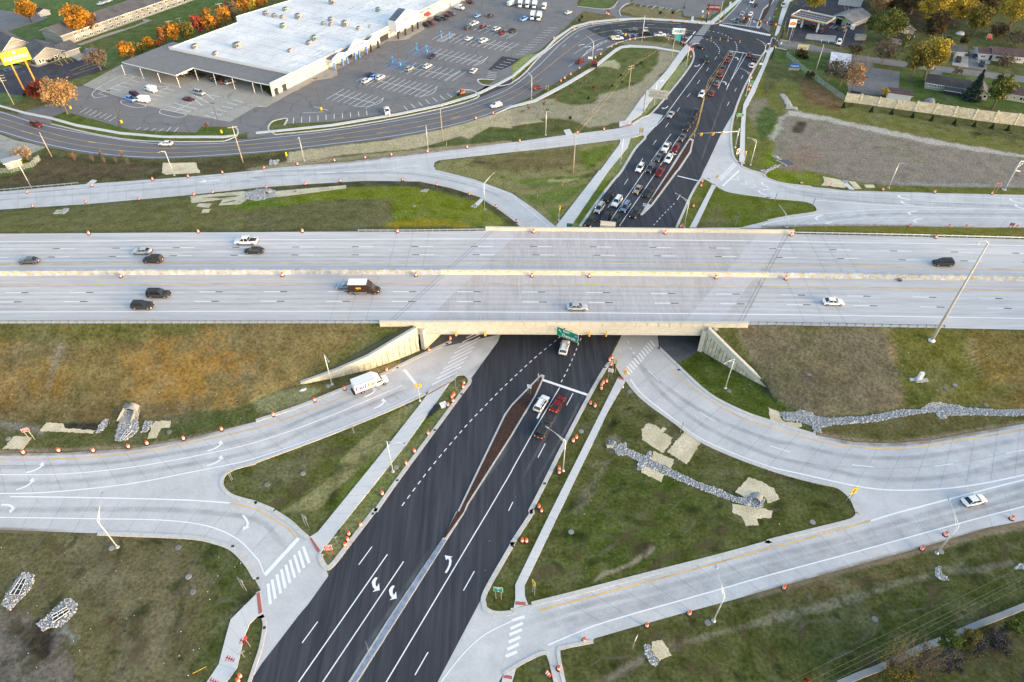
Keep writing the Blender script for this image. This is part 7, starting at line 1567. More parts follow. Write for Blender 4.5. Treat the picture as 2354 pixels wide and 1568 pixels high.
# queue coming towards the bridge (headlights lit)
Q='cars queuing on the far avenue'
for at,k,c,l in (("21 725,462","sedan","black","black sedan in the kerb lane just before the bridge"),("21 867,418","pickup","black","black pickup second from the kerb just before the bridge"),("21 945,462","suv","green","dark green car half hidden by the board behind the bridge"),
 ("21 1040,330","wagon","lightblue","light blue minivan in the third lane near the bridge"),("21 803,340","wagon","silver","silver estate car in the kerb lane near the bridge"),("21 962,285","bigsuv","white","big white suv beside the blue minivan"),("21 883,235","bigsuv","black","black suv by the kerb left of the big white suv"),
 ("21 1130,388","suv","dark","dark hatchback in the turn lane beside the median tip"),("21 1155,168","sedan","champagne","beige sedan in the queue before the bridge"),("21 1250,195","pickup","black","black pickup in the turn lane beside the median"),("20 1175,1540","suv","white","white suv in the left lane behind the beige sedan's row"),
 ("20 1270,1540","wagon","grey","grey estate car between the white suv and the red pickup"),("21 1358,8","pickup","red","bright red pickup in the turn lane beside the median"),("20 1347,1442","sedan","grey","dark grey sedan beside the white crossover"),("20 1436,1458","suv","white","white crossover in the turn lane by the median"),
 ("20 1502,1358","suv","red","red suv behind the white crossover"),("20 1415,1350","pickup","white","white pickup beside the red suv"),("20 1563,1258","sedan","grey","grey sedan at the start of the turn lane"),("20 1605,1170","suv","black","black suv following the grey sedan"),("20 1660,1098","pickup","black","black pickup beside the yellow lines"),
 ("20 1690,1025","pickup","dark","dark pickup, last in the group beside the yellow lines"),("20 1458,1050","sedan","silver","silver sedan alone in the middle lane of the far avenue"),("20 1742,865","suv","white","white suv touching the yellow lines on the far avenue"),("20 1785,548","bigsuv","green","dark green boxy suv just past the junction")):
    vehicle(at,None,k,c,l,Q,on=True,ang=AS+random.uniform(-.03,.03)+(.35 if "20 1785" in at else 0),name=NM[k])
for at,k,c,l in (("20 1838,852","suv","maroon","dark red suv, nearest of the cars waiting north of the yellow lines"),("20 1886,760","suv","grey","grey suv in the left turn queue"),("20 1915,678","pickup","red","red pickup in the left turn queue"),("20 1940,620","sedan","dark","dark sedan in front of the red pickup"),
 ("20 1983,547","suv","maroon","maroon suv second at the stop line"),("20 2014,494","suv","grey","grey suv first at the stop line in the left turn lane"),("20 2180,498","suv","maroon","dark red suv at the stop line in the right lanes"),("20 2238,534","pickup","dark","dark pickup at the stop line in the kerb lane"),("20 2207,598","suv","white","white suv behind the dark pickup near the stop line")):
    vehicle(at,None,k,c,l,'cars waiting at the far stop line',brk=True,ang=AN+random.uniform(-.03,.03),name=NM[k])
for at,k,c,l in (("20 2115,124","sedan","silver","silver car beyond the junction, left lane of the second row"),("20 2190,127","sedan","white","white car beyond the junction beside the silver one"),("20 2240,45","sedan","dark","dark car near the top of the avenue"),("20 2203,14","suv","white","pale suv at the very top of the avenue"),("20 2070,188","bigsuv","grey","grey off roader first in line beyond the junction"),("20 2142,186","bigsuv","black","black off roader first in line beyond the junction")):
    vehicle(at,None,k,c,l,'cars coming towards the junction from the top',on=True,ang=AS,name=NM[k])
vehicle("30 143,42",None,"pickup","white","white pickup driving away beside the fuel station",None,ang=AN,name='pickup_truck');vehicle("30 36,203",None,"sedan","black","black car driving away across the junction",None,brk=True,ang=AN,name='sedan')
vehicle("20 1733,424","20 1790,450","sedan","black","black sedan turning at the junction corner",None,on=True,name='sedan')
# near avenue
vehicle("22 480,52",None,"suv","white","pale suv driving under the bridge",None,ang=AN+.22,name='suv');vehicle("22 270,568",None,"suv","white","white suv with dark sunroof beside the near median",None,ang=AN-.02,name='suv')
vehicle("22 420,568",None,"sedan","red","dark red sedan at the near stop line",None,brk=True,ang=AN-.02,name='sedan');vehicle("22 287,800",None,"wagon","black","black estate car behind the white suv",None,brk=True,ang=AN,name='estate_car')
vehicle("32 1895,1455","32 2060,1412","sedan","white","white sedan on the lower right ramp",None,name='sedan')
# motorway
Mg='cars on the motorway'
for at,k,c,d,l in (("01 262,822","sedan","grey",-1,"grey car, leftmost on the far carriageway"),("01 1300,735","sedan","silver",-1,"silver blue car in the middle lane of the far carriageway"),("01 1402,812","suv","black",-1,"black suv below the silver blue car on the far carriageway"),("01 2258,645","pickup","white",-1,"white pickup in the far lane of the far carriageway"),("11 -20,730","sedan","black",-1,"black sedan beside the white pickup on the far carriageway"),("31 1610,842","suv","black",-1,"black suv alone at the right of the far carriageway"),
  ("01 1455,1130","bigsuv","black",1,"large black suv on the left of the near carriageway"),("01 1305,1235","suv","black",1,"black suv in the near lane with lit lamps"),("21 600,1247","sedan","silver",1,"silver sedan on the bridge in the near lane"),("31 600,1200","sedan","white",1,"white sedan on the near carriageway right of the bridge"),("11 830,1050","sedan","lightblue",-1,"pale blue car beside the brown delivery truck")):
    vehicle(at,None,k,c,l,Mg,7,on=d>0 and c!='white',brk=False,ang=(0 if d>0 else math.pi)+(-.03 if at[0]in'3' else 0),name=NM[k])
o=vehicle("11 1000,1095",None,"boxcab","brown","brown delivery truck with white roof on the near carriageway",Mg,7,ang=0,cat_='truck',name='delivery_truck')
# ring road & lots
vehicle("20 1112,268","20 1060,272","sedan","grey","grey sedan leaving the junction on the curving road",None,name='sedan');vehicle("20 627,556","20 700,510","pickup","red","red pickup climbing the curving road by the bus shelter",None,name='pickup_truck');vehicle("20 226,800","20 300,770","suv","red","red suv on the curving road near the lamp",None,name='suv')
vehicle("10 2203,965","10 2100,990","suv","white","white suv on the curving road above the bare soil",None,name='suv');vehicle("00 1520,1315","00 1400,1312","sedan","white","white car alone on the lower curving road",None,name='sedan');vehicle("00 333,1140","00 430,1165","suv","red","red suv at the left end of the curving road",None,name='suv')
vehicle("20 1360,318","20 1430,318","pickup","white","white pickup towing a trailer on the curving road",None,name='pickup_truck')
Pk='cars parked in the store car park'
for at,tw,k,c,l in (("10 1040,684","10 1120,640","suv","navy","navy suv in the cluster of four near the store"),("10 1086,702","10 1160,660","sedan","blue","bright blue car in the middle of the cluster of four"),("10 1013,738","10 1090,695","suv","white","white suv at the front left of the cluster of four"),("10 1140,708","10 1215,665","suv","white","white suv at the right of the cluster of four"),
 ("10 1410,627","10 1480,585","suv","silver","silver suv beside the blue bays"),("10 1575,605","10 1650,565","suv","white","white suv right of the silver suv"),("10 1617,512","10 1690,475","wagon","navy","navy estate car beside the striped blue bay"),("10 1998,648","10 2050,600","suv","white","white suv driving alone at the right of the lot"),
 ("10 1952,352","10 2020,320","sedan","white","white sedan in the middle of the lot, left of the suv"),("10 2088,370","10 2160,335","bigsuv","white","white suv right of the white sedan in the lot"),("10 1947,252","10 2010,225","suv","dark","dark suv beside the lamp with the cyan foot"),("10 2002,215","10 2070,185","pickup","white","white pickup behind the dark suv in the lot"),
 ("10 2087,238","10 2150,212","sedan","red","red sedan right of the white pickup in the lot"),("10 2208,262","10 2270,235","suv","white","white suv between two red cars in the lot"),("10 2258,294","10 2310,265","suv","red","red suv facing the lane at the lot's right"),("10 2032,142","10 2090,115","sedan","blue","blue sedan alone in the upper lot"),
 ("10 2155,138","10 2210,112","sedan","black","black sedan right of the blue one in the upper lot"),("10 1787,122","10 1860,135","pickup","grey","grey pickup parked along the store front"),("10 1758,138","10 1830,150","sedan","red","red car beside the grey pickup at the store front"),("10 1675,174","10 1740,190","bigsuv","black","black suv parked by the striped bay at the store"),
 ("10 1722,166","10 1780,178","sedan","dark","small dark car behind the black suv at the store"),("10 1602,212","10 1660,225","suv","red","red suv nearest the gabled store porch"),("10 1568,227","10 1620,240","suv","black","black suv nearest the gabled store porch"),("10 1966,18","10 2020,28","suv","maroon","dark red suv at the top of the store front"),
 ("10 1203,1018","10 1215,1070","pickup","white","white pickup parked facing the curving road"),("20 112,172","20 160,150","pickup","blue","blue pickup beside the white box trucks"),("20 518,112","20 560,95","sedan","white","white sedan alone in the top right of the lot"),("20 5,278","20 40,262","suv","black","black suv at the middle top of the lot"),
 ("00 1237,862","00 1300,880","suv","maroon","dark red suv in the small left lot"),("00 1193,905","00 1150,890","pickup","blue","blue pickup hitched to the white trailer in the small left lot"),("00 1727,907","00 1790,915","sedan","maroon","dark red hatchback in the concrete lot"),("00 1832,850","00 1900,870","bigsuv","silver","silver suv in the concrete lot"),
 ("00 1715,674","00 1800,650","bigsuv","black","black suv under the canopy, far left"),("00 1840,690","00 1900,668","sedan","black","black sedan under the canopy, second from left"),("00 1980,718","00 2040,700","bigsuv","black","black suv under the canopy, third from left"),("00 2065,745","00 2110,730","suv","red","red car under the canopy"),("00 2115,752","00 2170,735","suv","silver","silver car under the canopy, rightmost"),
 ("00 930,28","00 990,10","sedan","white","white car behind the inn roof, left one"),("00 990,8","00 1040,-8","suv","white","white car behind the inn roof, right one")):
    vehicle(at,tw,k,c,l,Pk,name=NM[k])
for at,tw,l in (("20 75,45","20 62,90","white box truck, first from left in the back row"),("20 142,48","20 128,90","white box truck, second from left in the back row"),("20 205,55","20 190,98","white box truck, third from left in the back row"),("20 188,158","20 172,200","white box truck, left one in the front pair"),("20 247,165","20 230,210","white box truck, right one in the front pair")):
    vehicle(at,tw,'boxcab','white',l,'white trucks parked in the top lot',cat_='truck',name='box_truck')
for at,tw,l in (("20 292,68","20 280,100","white van beside the back row of box trucks"),("10 1868,72","10 1930,85","tall white van parked along the store front"),("20 -5,35","20 30,20","white van left of the back row of box trucks"),("00 1383,822","00 1310,800","white van with a lift in the concrete lot")):
    vehicle(at,tw,'van','white',l,'white vans in the store car park',cat_='van',name='van')
vehicle("00 1308,918","00 1240,910",'van','white',"white ribbed trailer behind the blue pickup",None,cat_='trailer',name='cargo_trailer')
for at,tw,k,c,l in (("30 278,196","30 284,150","suv","white","white suv at the left end of the fuel canopy"),("30 347,240","30 336,275","sedan","black","black car under the fuel canopy"),("30 418,236","30 424,200","suv","maroon","dark red car under the fuel canopy"),("30 492,278","30 500,235","pickup","red","red pickup leaving the fuel canopy"),("30 673,258","30 640,262","suv","black","black car in front of the fuel shop"),("30 652,388","30 640,430","bigsuv","white","white suv parked by the leaning pole"),
  ("30 862,702","30 920,706","sedan","black","black sedan in the dark lot behind the white roof"),("30 815,858","30 860,865","wagon","grey","grey car just behind the left end of the cream wall"),("30 1752,543","30 1750,580","pickup","black","black pickup in the pale driveway"),("30 1968,585","30 1970,620","suv","dark","dark car in the driveway of the white house"),("30 1910,510","30 1905,480","sedan","navy","navy car beside the white house")):
    vehicle(at,tw,k,c,l,'cars at the fuel station and houses',name=NM[k])
# parcel truck
p0=P1("12 960,420");a=P1("12 945,500");b=P1("12 1225,390");ang=math.atan2(b.y-a.y,b.x-a.x)
o=truck_src('boxcab');o.name='parcel_truck';o.rotation_euler[2]=ang;d=(b-a).normalized();m_=(a+b)/2;n=Vector((-d.y,d.x,0));c=a+d*3.3+n*1.15;o.location=(c.x,c.y,.07);o.scale=(1.08,1.05,1.02)
tag(o,'white parcel truck with purple and orange lettering on the left ramp','truck')
M_PUR=mat('letter_purple',(.13,.02,.25),.5);M_ORG=mat('letter_orange',(.85,.20,.02),.5)
text('Fed',1.55,M_PUR,o,(-2.35,-1.185,1.95),0,bold=.03);text('Ex',1.55,M_ORG,o,(-.22,-1.185,1.95),0,bold=.03)
text('Fed',1.15,M_PUR,o,(-.55,1.185,1.95),math.pi,bold=.03);text('Ex',1.15,M_ORG,o,(-2.15,1.185,1.95),math.pi,bold=.03)
g=MB();g.box(.78,.80,-1.1,-1.0,1.0,2.0);g.build('side_door',mat('door_white',(.70,.71,.73),.5),o)
for x in (.15,.30):pass
# flatbed truck, trailer with loader, tracked loader
o=vehicle("20 968,350","20 1040,345",'pickup','white',"flatbed truck with tan load on the curving road",None,cat_='truck',name='flatbed_truck')
g=MB();g.box(-3.6,-.9,-1.1,1.1,1.05,1.25);g.box(-3.6,-3.5,-1.1,1.1,1.25,1.9);g.build('flatbed',M_WOOD,o);g=MB();g.box(-3.4,-1.2,-.9,-.1,1.25,2.0);g.box(-3.2,-1.5,.1,.9,1.25,1.8);g.build('load',nmat('tan_load',(.45,.38,.25),(.6,.52,.36),scale=2,amp=.2),o)
def loader(at,ang,z,lab,col):
    p=P1(at);o=empty('tracked_loader',(p.x,p.y,z),ang,lab,'loader','tracked skid loaders')
    g=MB();g.box(-1.0,.7,-.45,.45,.4,1.15);g.box(-1.1,-.6,-.42,.42,.9,1.5);g.build('body',col,o)
    g=MB();g.box(-.55,.65,-.42,.42,1.15,2.05);g.build('cab',M_DARKM,o);g=MB();g.box(-.62,.72,-.48,.48,2.05,2.15);g.build('roof',col,o)
    for s_ in(-1,1):
        g=MB();y0,y1=sorted((s_*.5,s_*.85));g.prism([(-1.0,y0),(.9,y0),(.9,y1),(-1.0,y1)],.15,.65);g.box(-1.2,1.1,y0+.03,y1-.03,.25,.5);g.box(-.8,.7,y0,y1,.0,.2);g.build('track',M_BLACK,o)
        g=MB();g.tube([(-.9,s_*.6,1.5),(.6,s_*.6,1.3),(1.3,s_*.6,.45)],.09,6);g.build('lift_arm',col,o)
    g=MB();g.add([(1.2,-.9,.1),(1.9,-.9,.1),(1.2,-.9,.65),(1.2,.9,.1),(1.9,.9,.1),(1.2,.9,.65)],[(0,1,2),(3,5,4),(0,3,4,1),(0,2,5,3)]);g.build('bucket',M_DARKM,o);return o
loader("10 1893,872",-2.6,.03,'orange and white tracked loader parked on the lot corner grass',mat('loader_orange',(.6,.16,.08),.5))
q=P1("20 1222,318");pq=P1("20 1300,318")-q;aa=math.atan2(pq.y,pq.x);loader("20 1222,318",aa,.85,'white tracked loader carried on the trailer',mat('loader_white',(.7,.7,.68),.5))
o=empty('flat_trailer',(q.x,q.y,.06),aa,'black flat trailer behind the white pickup','trailer');g=MB();g.box(-3,3,-1.1,1.1,.6,.78);g.box(3,4.2,-.08,.08,.55,.68);g.build('deck',M_TRIM,o)
for x in(-.5,.5):
    for s_ in(-1,1): g=MB();g.tube([(x,s_*1.0,.35),(x,s_*1.25,.35)],.35,12);g.build('wheel',M_BLACK,o)
recolor()
for o,c in CARS:
    if c=='brown':
        for ch in o.children:
            if ch.name.startswith('box'): ch.material_slots[0].link='OBJECT';ch.material_slots[0].material=PAINT['brown']
        g=MB();g.box(-3.62,.77,-1.17,1.17,3.1,3.16);g.build('roof_panel',PAINT['white'],o);text('ups',.9,mat('letter_gold',(.75,.42,.05),.5),o,(-1.2,-1.19,2.2),0,bold=.03)
    if o.get('label','').startswith('white van with a lift'):
        g=MB();g.tube([(-1.5,0,2.5),(-.6,0,3.1),(2.4,.3,3.7)],.14,7);g.build('lift_boom',M_GALV,o)
    if o.name.startswith('tracked'):pass
# ================================================================ BUILDINGS
def fit(o,p):
    """world point -> local xy of a rotated empty"""
    a=-o.rotation_euler[2];x=p[0]-o.location.x;y=p[1]-o.location.y;return (x*math.cos(a)-y*math.sin(a),x*math.sin(a)+y*math.cos(a))
M_WSTUC=nmat('stucco_cream',(.55,.54,.52),(.60,.59,.57),scale=1.5,scale2=.1,amp=.06);M_ROOFW=nmat('white_membrane',(.72,.72,.73),(.82,.82,.83),scale=.8,scale2=.08,stretch=(1,1,1),amp=.08,c3=(.60,.61,.64),tone=.12);M_STRIPE=mat('stripe_grey',(.30,.30,.32),.8)
M_CAN=nmat('canopy_gravel',(.18,.175,.18),(.22,.215,.22),scale=4,scale2=.1,amp=.12,tone=.08);M_WTRIM=mat('trim_white',(.74,.74,.75),.6);M_DKIN=mat('dark_interior',(.035,.035,.04),.9)
A_=P1("10 150,890");B_=P1("10 1900,10");fa=math.atan2(B_.y-A_.y,B_.x-A_.x);HS=ZAT(A_,px("10 120,765")[0][1])
st_=empty('store',A_,fa,'huge white roofed store with striped front wall and gabled porches','store')
fx=lambda s,z=0.:[fit(st_,p) for p in W(s,z)]
roofl=fx("10 265,655 00 1555,437 1655,398 2180,205 2168,150 10 0,92 330,-5 560,-90",HS)
x_end=roofl[-1][0]+40
s0=roofl[0][0];D1=roofl[1][1]
pl=[(s0,0.0),(x_end,0.0),(x_end,roofl[-1][1]),roofl[6],roofl[4],roofl[3],roofl[2],(roofl[1][0],roofl[1][1])]
ar=sum(pl[i][0]*pl[(i+1)%8][1]-pl[(i+1)%8][0]*pl[i][1] for i in range(8))
if ar<0:pl=pl[::-1]
tr=tess([[Vector((*p,0)) for p in pl]]);g=MB();g.add([(x,y,HS-.35) for x,y in pl],[])
for t in tr:
    a,b,c=[pl[i] for i in t];cr=(b[0]-a[0])*(c[1]-a[1])-(b[1]-a[1])*(c[0]-a[0]);g.f.append([*t] if cr>0 else [t[0],t[2],t[1]]);g.m.append(0)
g.build('roof',M_ROOFW,st_)
g=MB();n=len(pl)
for i in range(n):
    a=Vector((*pl[i],0));b=Vector((*pl[(i+1)%n],0));ribbon(g,[a,b],.3,0,HS)
g.build('wall',M_WSTUC,st_)
g=MB();g.box(0,x_end,-.35,.0,0,HS+.05);g.build('front_wall',M_WSTUC,st_)
g=MB();ribbon(g,[Vector((pl2[0],pl2[1],0)) for pl2 in ((s0-.2,-.1),(roofl[1][0]-.2,roofl[1][1]))],.35,HS-1.2,HS+.45);g.build('end_parapet',M_WTRIM,st_)
g=MB()
for z0,z1 in((.0,.55),(HS*.34,HS*.41),(HS*.58,HS*.65),(HS*.82,HS*.87)): g.box(1.0 if z0<.1 else .2,x_end,-.38,-.34,z0,z1)
g.build('wall_stripes',M_STRIPE,st_)
g=MB()
for i in range(170):
    x=random.uniform(s0+2,x_end-30);y=random.uniform(3,38);l=random.uniform(1,6);w_=random.uniform(.05,.22)
    g.add([(x,y,HS-.335),(x+l,y-.3,HS-.335),(x+l,y-.3+w_,HS-.335),(x,y+w_,HS-.335)],[(0,1,2,3)])
for i in range(16): x=s0+3+i*7;g.box(x,x+.06,1,D1-1 if D1>5 else 40,HS-.345,HS-.33)
g.build('roof_stains',mat('roof_seam',(.27,.27,.28),.9),st_)
# openings at the near end, doors
g=MB()
for x0,x1 in((1.3,3.2),(5.5,7.6)): g.box(x0,x1,-.40,-.34,0,2.6)
for x0,x1,y0 in ((44,47,-.42),(66,72,-.42),(78.5,80.5,-.42)): g.box(x0,x1,y0,-.36,0,2.5)
g.build('doorway',M_DKIN,st_)
# canopy
cz=ZAT(P1("00 1480,768"),px("00 1480,662")[0][1]);g=MB();cp=fx("00 1115,570 1615,692 1770,622 2351,755 10 130,780",cz)+[(s0+.2,-.1),(s0+.2,.2)]+[(s0,D1)]+fx("00 1655,398 1585,385",cz)
ar=sum(cp[i][0]*cp[(i+1)%len(cp)][1]-cp[(i+1)%len(cp)][0]*cp[i][1] for i in range(len(cp)))
if ar<0: cp=cp[::-1]
tr=tess([[Vector((*p,0)) for p in cp]]);nc=len(cp);g.add([(x,y,cz) for x,y in cp]+[(x,y,cz-.45) for x,y in cp],[])
for t in tr:
    a,b,c=[cp[i] for i in t];cr=(b[0]-a[0])*(c[1]-a[1])-(b[1]-a[1])*(c[0]-a[0]);t=[*t] if cr>0 else [t[0],t[2],t[1]];g.f.append(t);g.m.append(0);g.f.append([i+nc for i in t[::-1]]);g.m.append(1)
for i in range(nc): g.f.append([i+nc,(i+1)%nc+nc,(i+1)%nc,i]);g.m.append(1)
cano=g.build('canopy',[M_CAN,M_WTRIM],st_)
for s in ("00 1150,690","00 1320,725","00 1480,768","00 1655,808","00 1820,740","00 1988,778","00 2158,820","00 2342,860","10 60,850"):
    x,y=fit(st_,P1(s));g=MB();g.tube([(x,y,0),(x,y,cz-.4)],.12,8);g.build('canopy_post',M_WTRIM,st_)
# gabled porch
def gable(name,x0,x1,y0,zb,ze,peaks,depth,roofm,label_m=M_WTRIM,thick=.5,flat=None):
    """front with peaks list (x, z) between x0 and x1 at y=y0 (outward negative)"""
    top=[(x0,ze)]+peaks+[(x1,ze)];g=MB();vs=[(x,y0,z) for x,z in top]+[(x1,y0,zb),(x0,y0,zb)];nv=len(vs);vs2=[(x,y0+thick,z) for x,_,z in vs]
    g.add(vs+vs2,[tuple(range(nv))[::-1],tuple(range(nv,2*nv))]+[(i,(i+1)%nv,(i+1)%nv+nv,i+nv) for i in range(nv)],0)
    g.box(x0,x0+.4,y0+thick,y0+depth,zb,ze,0);g.box(x1-.4,x1,y0+thick,y0+depth,zb,ze,0);g.build(name,label_m,st_);g=MB()
    if flat: g.box(x0+.3,x1-.3,y0+thick,y0+depth,flat-.2,flat,0);g.build(name+'_roof',roofm,st_);return
    for (xa,za),(xb,zb2) in zip(top,top[1:]):
        g.add([(xa,y0+thick,za-.12),(xb,y0+thick,zb2-.12),(xb,y0+depth,zb2-.12),(xa,y0+depth,za-.12)],[(0,1,2,3)],0)
    g.build(name+'_roof',roofm,st_)
p1=fit(st_,P1("10 1308,358"));p2=fit(st_,P1("10 1487,265"));zb=ZAT(P1("10 1308,358"),px("10 1308,290")[0][1]);ze=ZAT(P1("10 1308,358"),px("10 1303,195")[0][1]);pm=P1("10 1397,312");zp=ZAT(pm,px("10 1388,85")[0][1])
M_SLATE=nmat('slate_blue',(.10,.13,.18),(.13,.16,.21),scale=3,amp=.15)
gable('porch_gable',p1[0]-1,p2[0]+1,p1[1]-.3,zb,ze,[((p1[0]+p2[0])/2,zp)],-p1[1]+.2,M_SLATE)
for t in (0,.36,.72,1): x=p1[0]+(p2[0]-p1[0])*t;g=MB();g.tube([(x,p1[1],0),(x,p1[1],zb)],.42,12);g.build('porch_column',M_TRIM,st_)
text('NEW LIFE',1.35,mat('letter_navy',(.02,.02,.10),.5),st_,((p1[0]+p2[0])/2,p1[1]-.34,ze-.8),0,bold=.03)
g=MB();x=(p1[0]+p2[0])/2;g.add([(x,p1[1]-.33,ze+.3),(x+.8,p1[1]-.33,ze+1.3),(x+.4,p1[1]-.33,ze+2.2),(x,p1[1]-.33,ze+1.7),(x-.4,p1[1]-.33,ze+2.2),(x-.8,p1[1]-.33,ze+1.3)],[tuple(range(6))]);g.build('heart_emblem',mat('emblem_blue',(.25,.55,.8),.5),st_)
q1=fit(st_,P1("10 728,645"));q2=fit(st_,P1("10 1115,440"));zb=ZAT(P1("10 728,645"),px("10 728,572")[0][1]);L_=q2[0]-q1[0];x0=q1[0]-1.2;x1=q2[0]+1.0;LL=x1-x0
gable('arcade_gable',x0,x1,q1[1]-.3,zb,zb+.9,[(x0+LL*.02,zb+1.5),(x0+LL*.15,zb+2.7),(x0+LL*.27,zb+1.6),(x0+LL*.33,zb+1.7),(x0+LL*.50,zb+4.9),(x0+LL*.74,zb+2.0),(x0+LL*.80,zb+2.0),(x0+LL*.90,zb+3.2),(x0+LL*.97,zb+2.4)],-q1[1]+.0,M_CAN,flat=zb+1.2)
for s,m in (("728,645",0),("800,607",0),("842,585",0),("910,548",0),("948,530",0),("1017,495",0),("1052,475",1),("1115,440",1)):
    x,y=fit(st_,P1("10 "+s));g=MB();g.tube([(x,q1[1],0),(x,q1[1],zb)],.42,12);g.build('arcade_column',M_TRIM if m else mat('column_blue',(.10,.27,.68),.5),st_)
text('AIR',1.5,mat('letter_gold2',(.70,.50,.08),.5),st_,(x0+LL*.455,q1[1]-.34,zb+1.9),0,bold=.03);text('BORNE',1.5,mat('letter_blue',(.02,.04,.65),.5),st_,(x0+LL*.59,q1[1]-.34,zb+2.0),0,bold=.03)
x,y=fit(st_,P1("10 1560,185"));text('FAMILY STORE',1.3,M_SRED,st_,(x,-.42,HS*.80),0);g=MB();g.add([(x-1.3,-.4,3.2),(x+2.8,-.4,3.2),(x+2.8,-2.0,2.1),(x-1.3,-2.0,2.1)],[(0,3,2,1)]);g.build('red_awning',mat('awning_red',(.55,.04,.06),.6),st_)
k=0
def hvac(s,w_,h_,m,zb=HS-.33):
    global k
    x,y=fit(st_,P1(s,HS));o=empty('rooftop_unit',st_.location,fa,None);x2=st_.location.x+x*math.cos(fa)-y*math.sin(fa);y2=st_.location.y+x*math.sin(fa)+y*math.cos(fa)
    o.location=(x2,y2,zb);g=MB();g.box(-w_/2-.15,w_/2+.15,-w_*.38-.1,w_*.38+.1,0,.35);g.build('curb',M_HV,o);g=MB();g.box(-w_/2,w_/2,-w_*.38,w_*.38,.35,.35+h_);g.box(-w_/2+.1,-.1,-w_*.385,-w_*.38,.5,h_*.9,1);g.box(-w_*.3,w_*.1,-w_*.2,w_*.2,.35+h_,.5+h_,1);g.build('housing',[m,M_DARKM],o)
    tag(o,['grey','pale green'][m is M_HG]+f' rooftop unit on the store, {ORD[k]} counted from the left end','rooftop unit','rooftop units on the white store roof');k+=1
M_HG=mat('unit_green',(.25,.35,.32),.6);M_HV=mat('unit_grey',(.29,.29,.295),.6)
for s,w_,h_,gm in (("00 1790,432",2.6,1.1,0),("00 1980,500",2.0,1.0,0),("00 2178,425",3,1.4,0),("10 90,128",2.3,1.1,0),("10 168,148",2,.9,0),("10 243,160",2,.9,0),("10 272,90",2.4,1,1),("10 250,245",2.4,1.3,1),("10 313,470",1.8,.8,0),("10 388,162",2.6,1.6,0),("10 487,400",2.3,1.0,0),("10 535,360",2.6,1.4,1),("10 617,220",1.6,.8,0),("10 685,230",1.6,.8,0),("10 687,185",2.2,1.1,0),("10 700,30",2.6,1.7,0),("10 815,230",2.6,1.7,0),("10 942,265",1.7,.9,0),("10 1043,248",.7,.6,0),("10 1123,98",2.2,1.3,1)): hvac(s,w_,h_,M_HG if gm else M_HV)
for s in ("10 1152,385","10 1195,362"):
    p=P1(s);o=empty('potted_conifer',p,0,'small potted conifer by the store wall, '+('left one' if '1152' in s else 'right one'),'plant','potted conifers by the store');g=MB();g.lathe([(.5,0),(.6,.6)],10);g.build('pot',M_TRIM,o);g=MB();g.lathe([(.55,.6),(.4,1.4),(.25,2.2),(.02,3.2)],8);g.build('foliage',mat('conifer_green',(.02,.05,.03),.9),o)
for s in ("10 1257,585","10 1325,600","10 1478,460","10 1570,480","10 1703,345","10 1780,355","20 15,10"):
    p=P1(s);g=MB();g.lathe([(.28,0),(.28,.9),(.06,1.0),(.05,2.6)],8);g.box(-.25,.25,-.03,.03,2.3,2.9);o=g.build('bay_sign',mat('base_cyan',(.08,.42,.80)));o.location=p;tag(o,f'small bay sign on a cyan base, {ORD[["10 1257,585","10 1325,600","10 1478,460","10 1570,480","10 1703,345","10 1780,355","20 15,10"].index(s)]} from the left in the car park','sign','cyan based bay signs')
